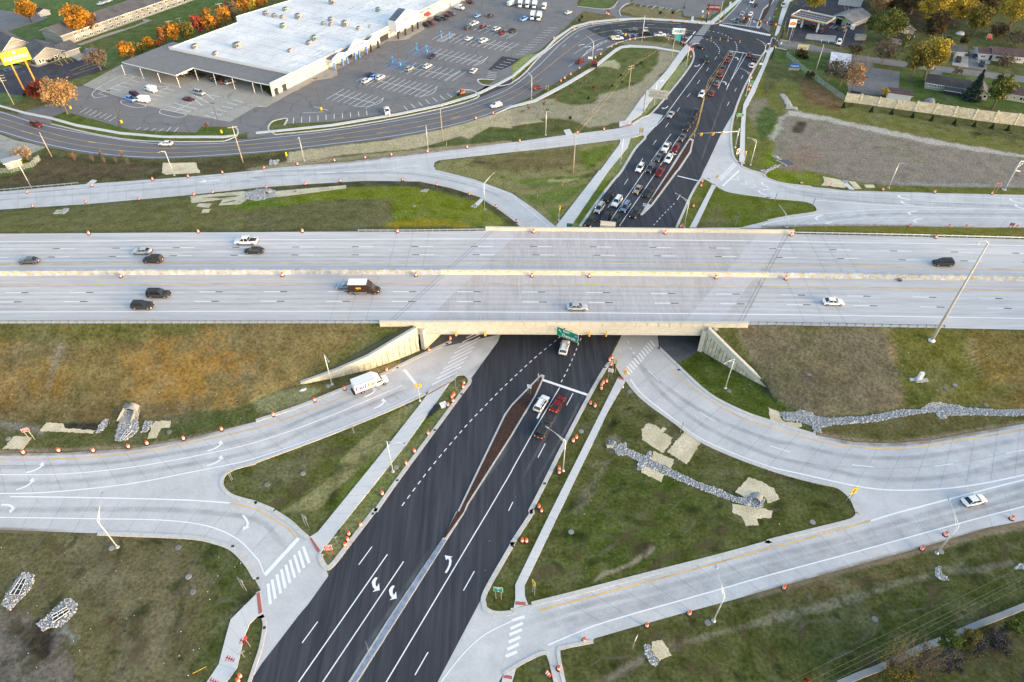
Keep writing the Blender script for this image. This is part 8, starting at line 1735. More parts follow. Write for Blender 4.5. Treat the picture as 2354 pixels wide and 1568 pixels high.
# houses
M_SH1=nmat('shingle_grey',(.085,.085,.095),(.12,.12,.13),scale=4,amp=.2);M_SH2=nmat('shingle_dark',(.035,.037,.042),(.055,.057,.062),scale=4,amp=.2);M_SH3=nmat('shingle_maroon',(.07,.045,.05),(.10,.065,.07),scale=4,amp=.2);M_SIDE=nmat('siding',(.33,.32,.30),(.38,.37,.35),scale=1,stretch=(.2,.2,6),amp=.08);M_SIDW=mat('siding_white',(.58,.58,.59),.6);M_SIDC=mat('siding_cream',(.56,.52,.38),.6);M_BRK=nmat('brick',(.16,.08,.06),(.24,.13,.10),scale=6,amp=.2);M_INN=nmat('inn_siding',(.32,.31,.295),(.36,.345,.33),scale=1,stretch=(.2,.2,6),amp=.06)
def house(name,a,b,depth,eave,ridge,rm,wm,lab,axis='x',win=(),door=None,cat_='house',grp=None,ov=.5,chim=None,raw=False,storeys=1,frm=0):
    A=P1(a) if isinstance(a,str) else Vector(a);B=P1(b) if isinstance(b,str) else Vector(b);ang=math.atan2(B.y-A.y,B.x-A.x);L_=(B-A).length;o=empty(name,A,ang,lab,cat_,grp)
    g=MB();g.box(0,L_,0,depth,0,eave)
    if axis=='y': g.add([(0,0,eave),(L_,0,eave),(L_/2,0,ridge),(0,depth,eave),(L_,depth,eave),(L_/2,depth,ridge)],[(0,1,2),(4,3,5)])
    else: g.add([(0,0,eave),(0,depth,eave),(0,depth/2,ridge),(L_,0,eave),(L_,depth,eave),(L_,depth/2,ridge)],[(1,0,2),(3,4,5)])
    g.build('wall',wm,o);g=MB();t=.14
    if axis=='x':
        k_=(ridge-eave)/(depth/2);P_=[(-ov,eave-ov*k_),(depth/2,ridge),(depth+ov,eave-ov*k_)]
        vs=[(x,y,z+t) for x in(-ov,L_+ov) for y,z in P_]+[(x,y,z-.03) for x in(-ov,L_+ov) for y,z in P_]
    else:
        k_=(ridge-eave)/(L_/2);P_=[(-ov,eave-ov*k_),(L_/2,ridge),(L_+ov,eave-ov*k_)]
        vs=[(x,y,z+t) for y in(depth+ov,-ov) for x,z in P_]+[(x,y,z-.03) for y in(depth+ov,-ov) for x,z in P_]
    g.add(vs,[(0,3,4,1),(1,4,5,2)],0);g.add(vs,[(0,6,9,3),(5,11,8,2),(0,1,7,6),(1,2,8,7),(3,9,10,4),(4,10,11,5),(6,7,10,9),(7,8,11,10)],1);ro=g.build('roof',[rm,M_WTRIM],o)
    if chim is not None: g=MB();g.box(chim,chim+.7,depth/2-.3,depth/2+.3,ridge-.4,ridge+.8);g.build('chimney',M_BRK,ro)
    for (x,z,w_,h_) in win:
        g=MB();g.box(x,x+w_,-.05,0,z,z+h_);f=g.build('window',M_WTRIM,o);g=MB();n_=2 if w_>1.3 else 1
        for q in range(n_): ww=(w_-.16-.06*(n_-1))/n_;xx=x+.08+q*(ww+.06);g.box(xx+.1,xx+ww-.06,-.07,-.05,z+.2,z+h_-.2)
        g.build('pane',M_CG,f)
    if door: g=MB();g.box(door[0],door[0]+door[1],-.07,0,0,door[2]);g.build('door',door[3],o)
    return o
hs='houses beyond the noise wall'
house('house',"30 1130,398","30 1290,428",6.5,2.3,3.8,M_SH2,M_SIDE,'grey sided house with a dark roof beside the big willow','x',[(2.2,.8,1.2,1.0),(6.0,.6,1.6,1.2)],grp=hs)
house('garage',"30 1195,318","30 1330,326",6,2.4,4.0,M_SH2,M_SIDE,'grey gabled garage with a white door behind the grey house','y',door=(.9,3.0,2.0,M_SIDW),cat_='garage',grp=hs)
house('house',"30 1560,500","30 1700,524",7,2.3,3.9,M_SH1,M_BRK,'brick fronted house with a grey roof by the pale driveway','x',[(2.6,.7,1.9,1.2)],grp=hs,chim=2);house('garage',"30 1702,520","30 1800,530",7,2.2,3.4,M_SH1,M_SIDE,'attached garage with a white door at the pale driveway','x',door=(.5,3.0,2.0,M_SIDW),cat_='garage',grp=hs)
house('house',"30 1915,545","30 2040,555",7,2.5,3.6,M_SH3,M_SIDW,'small white house with black shuttered windows and maroon roof','x',[(1.0,.8,1.8,1.1)],door=(4.4,.9,2.0,M_CG),grp=hs);house('house',"30 2045,558","30 2340,585",8,2.6,4.2,M_SH3,M_SIDW,'long white house with a maroon roof at the right edge','x',[(1.0,.9,3.2,1.2),(9,.9,1.8,1.0)],grp=hs)
house('house',"30 1432,812","30 1815,875",8.5,2.4,4.0,M_SH2,M_SIDE,'long dark roofed house with a row of windows behind the wall','x',[(.4,1.0,1.4,1.0),(2.2,1.0,1.6,1.0),(4.0,1.0,1.6,1.0)],grp=hs);house('house',"30 1865,905","30 2000,925",9,2.4,4.2,M_SH1,M_BEIGE,'gabled beige house end beside the blue spruce','y',[(3.4,.8,1.2,1.2)],grp=hs)
o=house('lean_to',"30 1610,862","30 1750,885",3.2,1.6,2.2,mat('tarp_black',(.03,.032,.038),.5),M_DKIN,'black tarpaulin covered lean-to against the dark roofed house','x',cat_='lean-to')
house('house',"30 2112,905","30 2420,960",8,2.5,4.0,M_SH3,M_SIDC,'cream house with a brown roof at the right edge behind the wall','x',[(1.2,.4,.9,1.9),(4.4,.8,.8,1.0),(6.5,.6,2.2,1.4)],grp=hs)
house('shed',"30 1085,905","30 1300,935",5,2.2,2.6,M_SH3,M_WTRIM,'low maroon roofed shed just behind the cream wall','x',cat_='shed')
house('shed',"00 372,158","00 468,135",4,2.0,3.0,M_SH3,M_SIDW,'small white shed beside the round orange tree','y',[(.5,.5,.8,.8)],cat_='shed')
house('shed',"01 75,-5","00 215,1520",3.2,2.4,3.0,M_GALV,M_SIDC,'tan metal shed inside the chain link fence at left','x',door=(.8,1.0,1.9,M_WTRIM),cat_='shed')
# low building with white stained roof
A=P1("30 548,665");B=P1("30 728,690");house('low_building',A,B,16,2.6,2.85,nmat('roof_white_stained',(.72,.72,.75),(.80,.80,.83),scale=1.2,scale2=.5,amp=.1,c3=(.45,.43,.47)),M_SIDW,'low building with a white stained flat roof by the bare trees','x',ov=.3,cat_='building')
# inn
WI=[(2+i*3.6,z,1.7,1.35) for i in range(1,19) for z in(.55,2.75)]
a=P1("00 600,425");b=P1("00 1790,0");house('inn',a,b,13,4.7,7.0,M_SH1,M_INN,'long two storey inn wing with a grey hipped roof and paired windows','x',WI,cat_='inn building',grp='inn buildings',ov=.8)
a=P1("00 340,600");b=P1("00 610,530");house('inn_lobby',a,b,13,2.9,5.8,M_SH1,M_INN,'gabled inn entrance block facing the dark lot','y',[(1.2,.2,.9,1.8),(2.4,.5,.9,1.3),(7.4,.9,1.0,1.0),(8.6,.9,1.0,1.0)],cat_='inn building',grp='inn buildings',ov=.7)
a=P1("00 612,535");b=P1("00 742,492");house('inn_annexe',a,b,11,2.6,4.4,M_SH1,M_INN,'lower inn annexe right of the gabled entrance block','x',[],cat_='inn building',grp='inn buildings',ov=.6)
a=P1("00 90,560");b=P1("00 300,480");house('inn_hall',a+Vector((-2,2,0)),b,26,4.0,7.6,M_SH1,M_INN,'tall gabled inn hall behind the orange pylon sign','y',[(2,.6,1,1.2),(4,.6,1,1.2)],cat_='inn building',grp='inn buildings',ov=.9)
a=P1("00 -500,620");b=P1("00 60,520");house('inn_west_wing',a,b,14,4.2,7.0,M_SH1,M_INN,'inn wing running out of the left edge of the picture','x',[],cat_='inn building',grp='inn buildings',ov=.8)
# fuel station
pp=W("30 265,158 290,97 560,128 532,218",4.9);c=sum(pp,Vector())/4;o=empty('fuel_canopy',(c.x,c.y,0),math.atan2(pp[3].y-pp[0].y,pp[3].x-pp[0].x),'yellow and white edged fuel canopy with a dark ribbed top','canopy')
L_=[fit(o,p) for p in pp];x0,x1=min(p[0] for p in L_),max(p[0] for p in L_);y0,y1=-5.0,5.0
g=MB();g.box(x0,x1,y0,y1,4.3,4.6,0)
for i in range(3): g.box(x0+.3,x1-.3,y0+2+i*3,y0+2.3+i*3,4.6,4.85,1)
for i in range(12): g.box(x0+.8+i*(x1-x0)/12.6,x0+1.2+i*(x1-x0)/12.6,y0+.5,y1-.5,4.6,4.66,2)
g.build('deck',[M_OLD,mat('rib_brown',(.10,.03,.03),.7),M_GALV],o)
for nm,z0,z1,m in(('white_fascia',4.75,5.15,M_WTRIM),('yellow_fascia',4.35,4.75,mat('fascia_yellow',(.88,.45,.02),.5)),('red_fascia',4.22,4.35,M_SRED)):
    g=MB();g.box(x0-.1,x1+.1,y0-.15,y0,z0,z1);g.box(x0-.15,x0,y0,y1,z0,z1);g.box(x1,x1+.15,y0,y1,z0,z1);g.box(x0-.1,x1+.1,y1,y1+.15,z0,z1);g.build(nm,m,o)
for s in ("30 302,255","30 442,300","30 350,185","30 500,230"):
    x,y=fit(o,P1(s));g=MB();g.box(x-.35,x+.35,max(y,y0+.6)-.3,max(y,y0+.6)+.3,0,4.3);g.build('column',M_WTRIM,o)
o=house('fuel_shop',"30 575,208","30 765,262",15,2.7,4.6,nmat('shop_roof',(.15,.155,.17),(.20,.205,.22),scale=2,amp=.15),M_SIDE,'fuel shop with a wide grey gable and a bright green entrance','y',[(7.4,.6,2.2,1.4)],cat_='shop',ov=.8)
g=MB();g.box(1.6,6.2,-.15,0,2.2,3.6,0);g.box(1.3,2.3,-.2,-.15,2.2,3.5,1);g.box(5.5,6.5,-.2,-.15,2.2,3.3,1);g.box(2.4,5.2,-.12,0,0,2.2,2);g.build('entrance',[M_TRIM,mat('lime_green',(.30,.45,.02),.5),M_CG],o);text('Johnny',1.0,M_SW,o,(3.9,-.2,2.95),0,bold=.03)
p=P1("30 770,268");g=MB();g.box(-.8,.8,-.5,.5,0,1.9);g.box(-.9,.9,-.6,.6,1.9,2.05);g.box(-.5,.5,-.52,-.5,.5,1.2,1);ic=g.build('ice_chest',[M_WTRIM,mat('chest_blue',(.15,.35,.65),.5)]);ic.location=p;tag(ic,'white ice chest with a blue panel at the corner of the fuel shop','chest')
house('trade_building',"30 640,45","30 850,70",14,3.2,3.5,M_OLDC,M_SIDW,'pale flat roofed building at the top behind the fuel shop','x',ov=.2,cat_='building')
g=MB();p=P1("30 800,405");g.box(-2.2,2.2,-1,1,0,2.0,0);g.box(-2.3,2.3,-1.1,1.1,2.0,2.12,1);dm=g.build('bin_enclosure',[M_OLDC,mat('lid_grey',(.25,.27,.26),.7)]);dm.location=P1("30 840,365");tag(dm,'pale bin enclosure by the willow at the fuel station edge','enclosure')
for s,w_,l in (("30 1765,315",1.5,'white covered boat on the lawn behind the brick house'),("30 1485,935",1.6,'grey covered round thing on the lawn behind the wall'),("00 840,490",2.6,'blue tarpaulin heap beside the inn annexe')):
    p=P1(s);o=empty('tarp_cover',p,.1,l,'cover','covered things on lawns');g=MB();vs=[];n=12
    for r,z in((1,0),(.9,.6),(.6,1.1),(.25,1.35),(.02,1.4)):
        for j in range(n): a=j*2*math.pi/n;q=w_*r*(1+.08*math.sin(3*a));vs.append((q*1.3*math.cos(a),q*math.sin(a),z*w_*.6))
    g.add(vs,[(i*n+j,i*n+(j+1)%n,(i+1)*n+(j+1)%n,(i+1)*n+j) for i in range(4) for j in range(n)]);g.build('sheet',mat('tarp_'+s[:2]+s[3:5],{(1.5):(.7,.7,.7),(1.6):(.22,.23,.27),(2.6):(.12,.17,.28)}[w_],.6),o)
p=P1("30 2020,358");o=empty('swing_set',p,0,'small white and red playhouse frame on the far lawn','play frame');g=MB()
for x in(-1,1): g.tube([(x*1.3,-1,0),(x*.8,0,2)],.08,6);g.tube([(x*1.3,1,0),(x*.8,0,2)],.08,6)
g.tube([(-.8,0,2),(.8,0,2)],.08,6);g.build('frame',M_WTRIM,o);g=MB();g.add([(-.9,-.8,.5),(.9,-.8,.5),(.7,0,1.9),(-.7,0,1.9)],[(0,1,2,3)]);g.build('panel',M_SRED,o)
# fences
M_CHAIN=bpy.data.materials.new('chain_link');M_CHAIN.use_nodes=True;t=M_CHAIN.node_tree;b=t.nodes['Principled BSDF'];b.inputs['Base Color'].default_value=(.45,.50,.50,1);b.inputs['Alpha'].default_value=.33
def fence(s,h,lab):
    pts=resamp(W(s),30);c=pts[0];o=empty('chain_link_fence',c,0,lab,'fence','chain link fences');g=MB()
    for a,b in zip(pts,pts[1:]): g.add([(a-c)+Vector((0,0,.1)),(b-c)+Vector((0,0,.1)),(b-c)+Vector((0,0,h)),(a-c)+Vector((0,0,h))],[(0,1,2,3)])
    g.build('mesh_panel',M_CHAIN,o);g=MB();g.tube([p-c+Vector((0,0,h)) for p in pts],.035,5);g.build('top_rail',M_GALV,o)
    for p in pts[::2]: g=MB();g.tube([p-c,p-c+Vector((0,0,h+.05))],.04,6);g.build('post',M_GALV,o)
fence("30 165,520 300,640 500,790 700,930",1.9,'grey chain link fence running down to the end of the cream wall');fence("00 -20,1375 180,1450 330,1500 375,1470",1.8,'chain link fence behind the tan shed');fence("00 375,1475 300,1540 01 190,0 120,20 0,30",1.8,'chain link fence in front of the tan shed')
road('fence_yard_path',"00 -300,1300 0,1235 140,1290 290,1320 420,1355 180,1460 0,1500 -300,1550",.024,M_OLDC)
g=MB();ribbon(g,cat(W("33 640,1590 850,1502 1015,1440 1250,1325 1440,1240 1600,1182 1900,1050 2100,972 2351,872 2900,640"),3),.9,0,.55);tag(g.build('low_boundary_wall',mat('wall_grey',(.24,.26,.28),.9)),'long low grey wall running behind the bottom right bushes','wall')
# ================================================================ TREES
LEAF={}
def leafm(n,c): 
    if n not in LEAF:
        m=mat('leaf_'+n,c,.85,0,.1);LEAF[n]=m
    return LEAF[n]
PAL=dict(orange=[(.50,.20,.025),(.62,.29,.03),(.36,.15,.03),(.20,.12,.03)],gold=[(.50,.36,.05),(.62,.43,.06),(.36,.28,.05),(.20,.18,.05)],olive=[(.13,.13,.035),(.20,.17,.04),(.09,.10,.03),(.27,.19,.05)],willow=[(.10,.13,.035),(.15,.17,.05),(.07,.09,.025),(.22,.20,.06)],red=[(.35,.05,.04),(.22,.04,.03),(.42,.10,.05),(.12,.04,.03)],rust=[(.30,.11,.04),(.20,.09,.04),(.40,.17,.05),(.12,.09,.03)],pale=[(.45,.27,.12),(.55,.34,.16),(.33,.20,.10),(.25,.18,.10)],spruce=[(.03,.055,.045),(.05,.08,.065),(.02,.04,.03),(.07,.10,.08)],pine=[(.02,.04,.02),(.03,.055,.025),(.015,.03,.015),(.04,.06,.03)],bare=[(.16,.12,.09),(.22,.17,.12),(.12,.09,.07),(.10,.09,.05)],purple=[(.10,.08,.09),(.14,.11,.12),(.07,.06,.06),(.12,.12,.06)],green=[(.08,.11,.02),(.12,.16,.03),(.05,.075,.02),(.17,.19,.05)],brown=[(.07,.05,.03),(.10,.07,.035),(.05,.045,.025),(.13,.09,.04)])
M_BARK=nmat('bark',(.09,.07,.055),(.16,.13,.10),scale=4,stretch=(1,1,.2),amp=.2);M_TWIG=mat('twig',(.20,.15,.11),.9)
TREES=0
def tree(base,top,wpx,kind,lab,cat_='tree',grp=None,dens=1.,shape='round',name=None,bare=False,leaf=None,p=None,h=None,r=None):
    global TREES
    rnd=random.Random(1000+TREES);TREES+=1;nr=np.random.default_rng(TREES)
    if p is None:
        p=P1(base);h=max(ZAT(p,px(base.split()[0]+' 0,'+str(top))[0][1]),.6)*(1.1 if cat_=='tree' else 1);wpx*=1.2 if grp==HG else 1;bx,by=px(base)[0];r=(P(bx+wpx*.125,by)-P(bx-wpx*.125,by)).length/2
    o=empty(name or (kind in('spruce','pine') and 'conifer' or 'tree'),p,rnd.uniform(0,6),lab,cat_,grp);C=PAL[kind];ms=[leafm(kind+str(i),c) for i,c in enumerate(C)]
    g=MB();tw=g;tr_=max(.05,h*.018)
    if shape!='cone' and not(cat_=='shrub'):
        fk=h*.30;g.tube([(0,0,0),(rnd.uniform(-.2,.2),rnd.uniform(-.2,.2),fk),(0,0,h*.75)],[tr_*1.6,tr_,tr_*.3],7)
        for i in range(7 if not bare else 9):
            a=rnd.uniform(0,6.28);z0=h*rnd.uniform(.25,.5);e=Vector((math.cos(a)*r*rnd.uniform(.5,.85),math.sin(a)*r*rnd.uniform(.5,.85),h*rnd.uniform(.6,.92)));s_=Vector((0,0,z0));g.tube([s_,s_.lerp(e,.5)+Vector((0,0,h*.03)),e],[tr_*.7,tr_*.4,tr_*.12],5)
            if bare:
                for j in range(9):
                    q=s_.lerp(e,rnd.uniform(.3,1));f=q+Vector((rnd.uniform(-1,1)*r*.5,rnd.uniform(-1,1)*r*.5,rnd.uniform(.05,.3)*h));g.tube([q,f],[tr_*.22,tr_*.08],3,cap=False)
                    for k_ in range(4): q2=q.lerp(f,rnd.uniform(.3,1));g.tube([q2,q2+Vector((rnd.uniform(-1,1)*r*.3,rnd.uniform(-1,1)*r*.3,rnd.uniform(.02,.16)*h))],[tr_*.11,tr_*.05],3,cap=False)
        g.build('trunk',M_TWIG if bare else M_BARK,o)
    elif shape=='cone': g.tube([(0,0,0),(0,0,h*.9)],[tr_*1.5,tr_*.3],6);g.build('trunk',M_BARK,o)
    elif bare:
        for i in range(46):
            a=rnd.uniform(0,6.28);b=rnd.uniform(.2,1);f=Vector((math.cos(a)*r*b,math.sin(a)*r*b,h*rnd.uniform(.5,1)));g.tube([(0,0,0),f*.5+Vector((0,0,h*.1)),f],[.05,.035,.012],3,cap=False)
            for j in range(4): q=f*rnd.uniform(.4,1);g.tube([q,q+Vector((rnd.uniform(-.3,.3)*r,rnd.uniform(-.3,.3)*r,rnd.uniform(0,.25)*h))],[.02,.008],3,cap=False)
        g.build('stems',M_TWIG,o)
    # leaves in clumps through the crown
    vol=r*r*h;ls=leaf or max(.16,min(.42,r*.13));N=int(min(5200,max(260,dens*9*(r*r*max(h*.6,r))/(ls*ls*ls*6)+300)))
    if bare:N=int(N*.22)
    ncl=max(8,int(20+r*6));z0=(.03 if grp==HG else .22)*h if cat_!='shrub' else .0
    cs=[]
    for i in range(ncl):
        while True:
            v=nr.uniform(-1,1,3)
            if np.dot(v,v)<1: break
        zc=v[2]*.5+.5
        if shape=='cone': rr=(1-zc)*.95+.05;cs.append((v[0]*r*rr,v[1]*r*rr,zc*h))
        else: v=v*(.55+.45*nr.random())/max(np.linalg.norm(v),.4) if nr.random()<.75 else v;cs.append((v[0]*r*.80,v[1]*r*.80,z0+(h-z0)*(.5+.42*v[2])))
    cs=np.array(cs);ci=nr.integers(0,ncl,N);cr=r*(.27 if shape!='cone' else .22)*nr.uniform(.6,1.2,ncl)[ci]
    off_=nr.normal(0,.5,(N,3));off_*=(cr)[:,None];off_[:,2]*=.75
    pos=cs[ci]+off_
    if shape=='cone':
        zc=nr.random(N)**1.3;an=nr.uniform(0,6.283,N);lay=.75+.25*np.sin(zc*26+nr.normal(0,.4,N));rad=r*(1-zc)*lay*np.sqrt(nr.uniform(.25,1,N));pos=np.stack([rad*np.cos(an),rad*np.sin(an),h*(.04+.96*zc)-.08*rad],1)
    if kind=='willow': pos[:,2]-=np.abs(nr.normal(0,.06,N))*h*(np.hypot(pos[:,0],pos[:,1])/r)
    pos[:,2]=np.maximum(pos[:,2],.05)
    d1=nr.normal(0,1,(N,3));d1/=np.linalg.norm(d1,axis=1)[:,None];d2=np.cross(d1,nr.normal(0,1,(N,3)));d2/=np.linalg.norm(d2,axis=1)[:,None]+1e-6
    sz=ls*nr.uniform(.5,1.25,N)[:,None];a_=d1*sz;b_=d2*sz*.62
    V=np.stack([pos-a_,pos-b_*.9,pos+a_,pos+b_*.9],1).reshape(-1,3).astype(np.float32)
    me=bpy.data.meshes.new('crown');me.vertices.add(4*N);me.vertices.foreach_set('co',V.ravel());me.loops.add(4*N);me.loops.foreach_set('vertex_index',np.arange(4*N,dtype=np.int32));me.polygons.add(N);me.polygons.foreach_set('loop_start',np.arange(0,4*N,4,dtype=np.int32));me.polygons.foreach_set('loop_total',np.full(N,4,np.int32))
    me.update(calc_edges=True);hue=nr.integers(0,4,ncl);mi=np.where(nr.random(N)<.6,hue[ci],nr.integers(0,4,N)).astype(np.int32)
    for m in ms: me.materials.append(m)
    me.polygons.foreach_set('material_index',mi);c_=bpy.data.objects.new('crown' if not bare else 'leaves',me);link(c_,o);return o
HG='autumn trees in the row beside the store'
tree("00 290,205",10,190,'orange','round orange tree beside the small white shed',grp=None)
tree("00 765,355",70,250,'orange','tall orange tree rising in front of the inn wing');tree("00 858,322",110,170,'rust','rusty orange tree right of the tall orange one at the inn')
for i,(b,t,w_,k_,l) in enumerate((("1190,545",388,140,'orange','green and orange tree at the left end of the store row'),("1310,490",405,120,'olive','dull olive bush second in the store row'),("1375,440",345,110,'orange','small orange tree third in the store row'),("1455,425",372,90,'rust','small rusty bush by the grey canopy corner'),("1520,405",245,120,'rust','dark orange tree in front of the left wooden pole'),("1620,390",212,130,'orange','orange tree between the two inn lawn poles'),("1735,380",200,130,'olive','tall olive brown tree in the store row'),("1840,310",140,110,'red','deep red tree in the store row'),("1935,290",90,130,'orange','bright orange tree beside the deep red one'),("2000,270",150,90,'rust','small rusty tree beside the wooden pole'),("2075,235",50,120,'orange','red orange tree right of the wooden pole'),("2145,190",0,120,'bare','grey brown bare tree in the store row'),("2235,120",-50,140,'orange','orange tree near the top of the store row'),("2315,95",-60,120,'gold','golden tree near the top of the store row'),("2400,60",-90,130,'orange','orange tree touching the top frame edge'))):
    tree("00 "+b,t,w_,k_,l,grp=HG)
tree("00 930,650",470,240,'bare','bushy brown leafless tree at the corner of the dark lot',dens=1.6,bare=True);tree("00 400,930",770,240,'red','broad red tree below the inn sign');tree("00 620,1045",740,320,'pale','pale orange thinning tree by the lot entrance',dens=.6)
tree("00 1907,1188",1125,40,'rust','tiny reddish sapling on the grass corner',dens=.5);tree("00 250,610",552,85,'olive','round green shrub by the inn entrance','shrub');tree("00 300,870",820,90,'brown','dark clipped shrub at the foot of the inn sign','shrub');tree("00 240,885",850,60,'pine','dark low shrub left of the inn sign foot','shrub')
for i,b in enumerate(("455,575","490,562","525,550","560,540","597,527","672,505")): tree("00 "+b,int(b.split(',')[1])-28,42,'pine',f'clipped dark shrub along the inn wall, {ORD[i]} from the left','shrub','clipped shrubs along the inn wall')
tree("00 230,1470",1340,200,'pale','pinkish leafless shrub tangled in the left fence','shrub',bare=True);tree("00 690,1480",1395,60,'rust','small reddish bare sapling on the scrub bank','shrub',bare=True)
TR='trees around the houses'
for b,t,w_,k_,l,kw in (("410,95",-80,220,'gold','yellow green tree behind the fuel canopy',{}),("1000,150",-60,210,'pale','pale orange tree at the top beside the willow',{}),("1050,390",95,340,'willow','big green willow beside the fuel station',{}),("1180,170",-20,200,'brown','dark brown tree behind the willow',{}),
 ("1450,270",-70,300,'gold','large yellow tree behind the dark conifer',{}),("1470,420",110,220,'brown','dark brownish evergreen behind the grey house',dict(dens=1.5)),("1700,240",-60,300,'gold','wide golden tree at the top centre of the houses',{}),("1880,330",50,240,'olive','olive green tree behind the small lawn',{}),
 ("1300,745",400,250,'olive','tall olive tree with yellow tips by the dark lot',{}),("1430,720",355,300,'gold','tall yellow topped tree by the dark lot',{}),("1040,595",380,240,'bare','grey bare tree on the verge by the side street',dict(bare=True)),("785,525",420,170,'brown','dark red brown small tree by the leaning pole',dict(bare=True,dens=1.5)),
 ("2200,280",-50,330,'gold','yellow green tree above the white house',{}),("2340,140",-90,260,'gold','yellow tree at the top right corner',{}),("1860,915",670,190,'spruce','blue spruce beside the beige gabled house',dict(shape='cone',dens=2)),("2060,1000",680,230,'willow','leaning green tree between the spruce and the cream house',{}),
 ("1720,695",620,120,'bare','small bare tree at the side street verge',dict(bare=True)),("2170,600",500,200,'bare','wide bare shrub in front of the long white house',dict(bare=True)),("660,800",560,300,'bare','tan leafless thicket in front of the white stained roof',dict(bare=True,dens=1.4)),("760,850",600,240,'pale','pinkish leafless tree right of the tan thicket',dict(bare=True)),("540,750",560,170,'bare','thin leafless tree left of the white stained roof',dict(bare=True)),
 ("1065,895",820,95,'gold','small yellow tree behind the cream wall',{}),("300,520",455,130,'brown','brown rounded shrub on the corner lawn',{}),("345,540",505,65,'pine','small dark shrub on the corner lawn',{}),("380,720",650,90,'brown','low brown scrub beside the chain link fence',{}),
 ("1150,60",-120,260,'brown','dark bare tree group at the top, left of the yellow trees',{}),("1320,120",-60,220,'olive','olive tree between the brown and yellow crowns',{}),("1600,60",-120,260,'gold','golden tree cut by the top edge',{}),("1830,60",-140,260,'olive','olive tree cut by the top edge',{}),("2000,120",-60,240,'brown','brown bare tree at the top right',dict(bare=True,dens=2)),("2080,60",-130,260,'olive','green tree cut by the top edge near the right',{}),("1780,430",330,90,'brown','narrow dark tree at the brick house',{}),("900,330",150,90,'willow','dark green tree at the left side of the willow',{}),("980,60",-90,200,'olive','olive tree at the top beside the pale building',{}),("1240,470",330,120,'willow','green bush in front of the grey house',{}),("2250,430",300,260,'bare','pinkish bare bushes above the long white house',dict(bare=True,dens=1.5)),("1620,440",340,80,'pine','dark tree left of the brick house',{}),("2100,340",200,200,'brown','brown shrubs by the play frame',dict(bare=True,dens=2))):
    tree("30 "+b,t,w_,k_,l,grp=TR,cat_='shrub' if 'shrub' in l or 'scrub' in l else 'tree',**kw)
rt=random.Random(21)
for i in range(16):
    x=1080+i*82+rt.uniform(-30,30);y=rt.uniform(-40,190);hh=rt.uniform(190,270);k_=rt.choice(('brown','olive','gold','brown','olive','bare'))
    tree(f"30 {x:.0f},{y:.0f}",y-hh,rt.uniform(150,230),k_,f'{ {"brown":"dark brown","olive":"olive green","gold":"dull gold","bare":"bare grey"}[k_] } tree of the back wood at the top right, {ORD[i]} from the left',grp='back wood at the top right',bare=k_=='bare')
for i,b in enumerate(("688,990","945,1030","1130,1050","1322,1080","1497,1110","1705,1145","1887,1162","2050,1182","2193,1200")): tree("30 "+b,int(b.split(',')[1])-48,46,'pine',f'small dark pine below the cream wall, {ORD[i]} from the left',grp='young pines below the noise wall',shape='cone')
for i,b in enumerate(("640,172","618,200","1360,135","1475,133","1000,708","1005,768","920,805","750,820","700,918","533,1100","1180,595")): tree("20 "+b,int(b.split(',')[1])-34,32,'pine' if i!=7 else 'red',f'small round evergreen near the curving road, {ORD[i]} of the young planting',grp='young evergreens near the curving road',cat_='shrub')
for i,b in enumerate(("895,690","680,765","625,820","410,955","290,1000","150,1040","540,900","1240,560")): tree("20 "+b,int(b.split(',')[1])-70,40,'bare',f'spindly bare sapling near the curving road, {ORD[i]} of the young planting',grp='bare saplings near the curving road',bare=True,dens=.2)
for i,b in enumerate(("860,1485","965,1500","1075,1500","1180,1510","930,1440","1130,1450")): tree("00 "+b,int(b.split(',')[1])-60,45,'bare',f'bare young shrub on the scrub bank, {ORD[i]} of the planting',grp='bare shrubs on the scrub bank',bare=True,dens=.3,cat_='shrub')
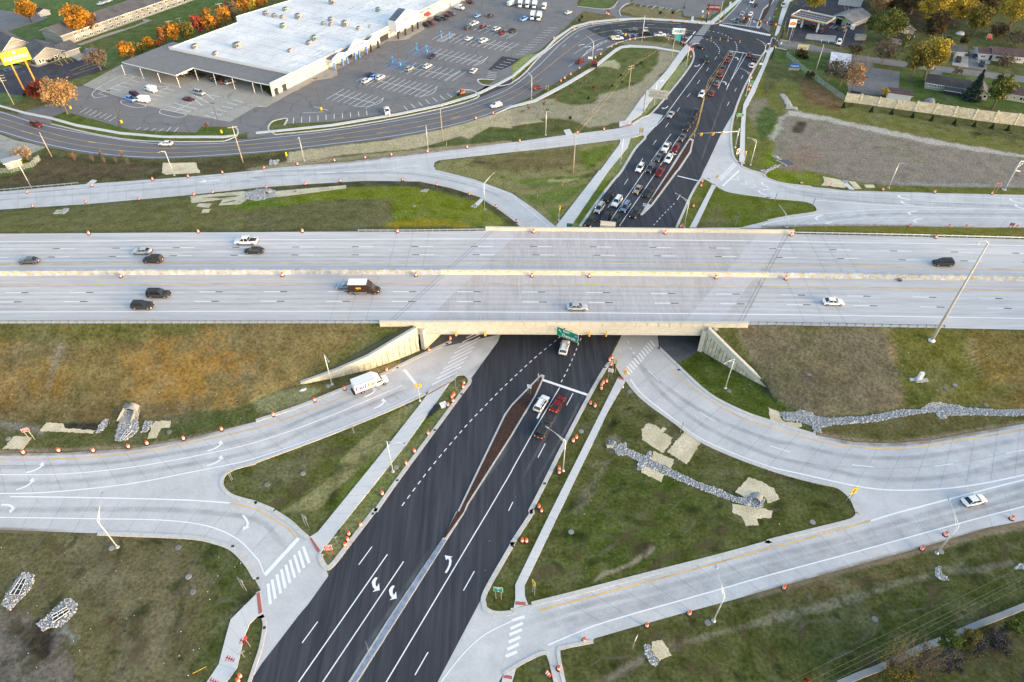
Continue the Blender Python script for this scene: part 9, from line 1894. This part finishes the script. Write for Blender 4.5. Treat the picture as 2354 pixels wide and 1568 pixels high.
for b,t,w_,k_,l,kw in (("1080,1480",1220,320,'olive','yellow green bush at the left of the bottom right thicket',dict(bare=True,dens=1.6)),("1350,1450",1235,320,'bare','large tangled leafless shrub in the bottom right thicket',dict(bare=True)),("1545,1340",1115,210,'green','bright green upright bush in the bottom right thicket',dict(dens=.7)),("1590,1470",1290,240,'purple','dark purple grey leafless bush below the green one',dict(dens=1.2)),
  ("1750,1240",1080,180,'olive','feathery olive bush behind the low grey wall',dict(dens=.6)),("2180,1120",935,160,'green','bright green bush over the low grey wall at right',dict(dens=.8)),("2340,1010",880,110,'green','yellow green bush at the bottom right frame edge',{}),("1870,1250",1180,260,'purple','low purple grey bramble, left part',dict(dens=1)),("2110,1220",1140,300,'purple','low purple grey bramble, right part',dict(dens=1)),("1080,1640",1480,230,'olive','olive leaved bush at the bottom frame edge',{}),("1230,1560",1450,150,'olive','small olive bush at the bottom of the thicket',dict(dens=.7)),("2330,1560",1430,170,'bare','leafless bush in the bottom right corner',dict(bare=True)),("340,1590",1540,80,'red','red leaved tip at the bottom frame edge',{})):
    tree("33 "+b,t,w_,k_,l,grp='bushes in the bottom right corner',cat_='shrub',leaf=.13,**kw)
# ---- unseen tree belt added east of the interchange to throw long broken morning shade
belt=[];nb_=0;nf_=0;rb=random.Random(11)
for i in range(30):
    y=-80+i*6.6+rb.uniform(-2,2);x=142+rb.uniform(-6,10)+max(0,y-60)*.25
    if i in(9,10,17,24): continue
    h=rb.uniform(13,19)
    if len(belt)<3: o=tree('',0,0,('bare','olive','rust')[len(belt)],'added shade tree standing in the belt outside the right edge of the picture',p=Vector((x,y,0)),h=h,r=h*.30,leaf=.6,dens=3,grp='added shade belt outside the right edge');belt.append(reg(o))
    else: o=copy_tree(belt[i%3],(x,y,0),rb.uniform(0,6));o.scale=(h/16,)*3
    o['label']=f'added shade tree outside the right edge beside the ramps, {ORD[nb_]} from the near end';nb_+=1
for i in range(14):
    x=300+rb.uniform(-8,8);y=150+i*17+rb.uniform(-4,4);o=copy_tree(belt[i%3],(x,y,0),rb.uniform(0,6));o.scale=(rb.uniform(.8,1.05),)*3;o['label']=f'added shade tree outside the right edge behind the houses, {ORD[i]} from the near end'
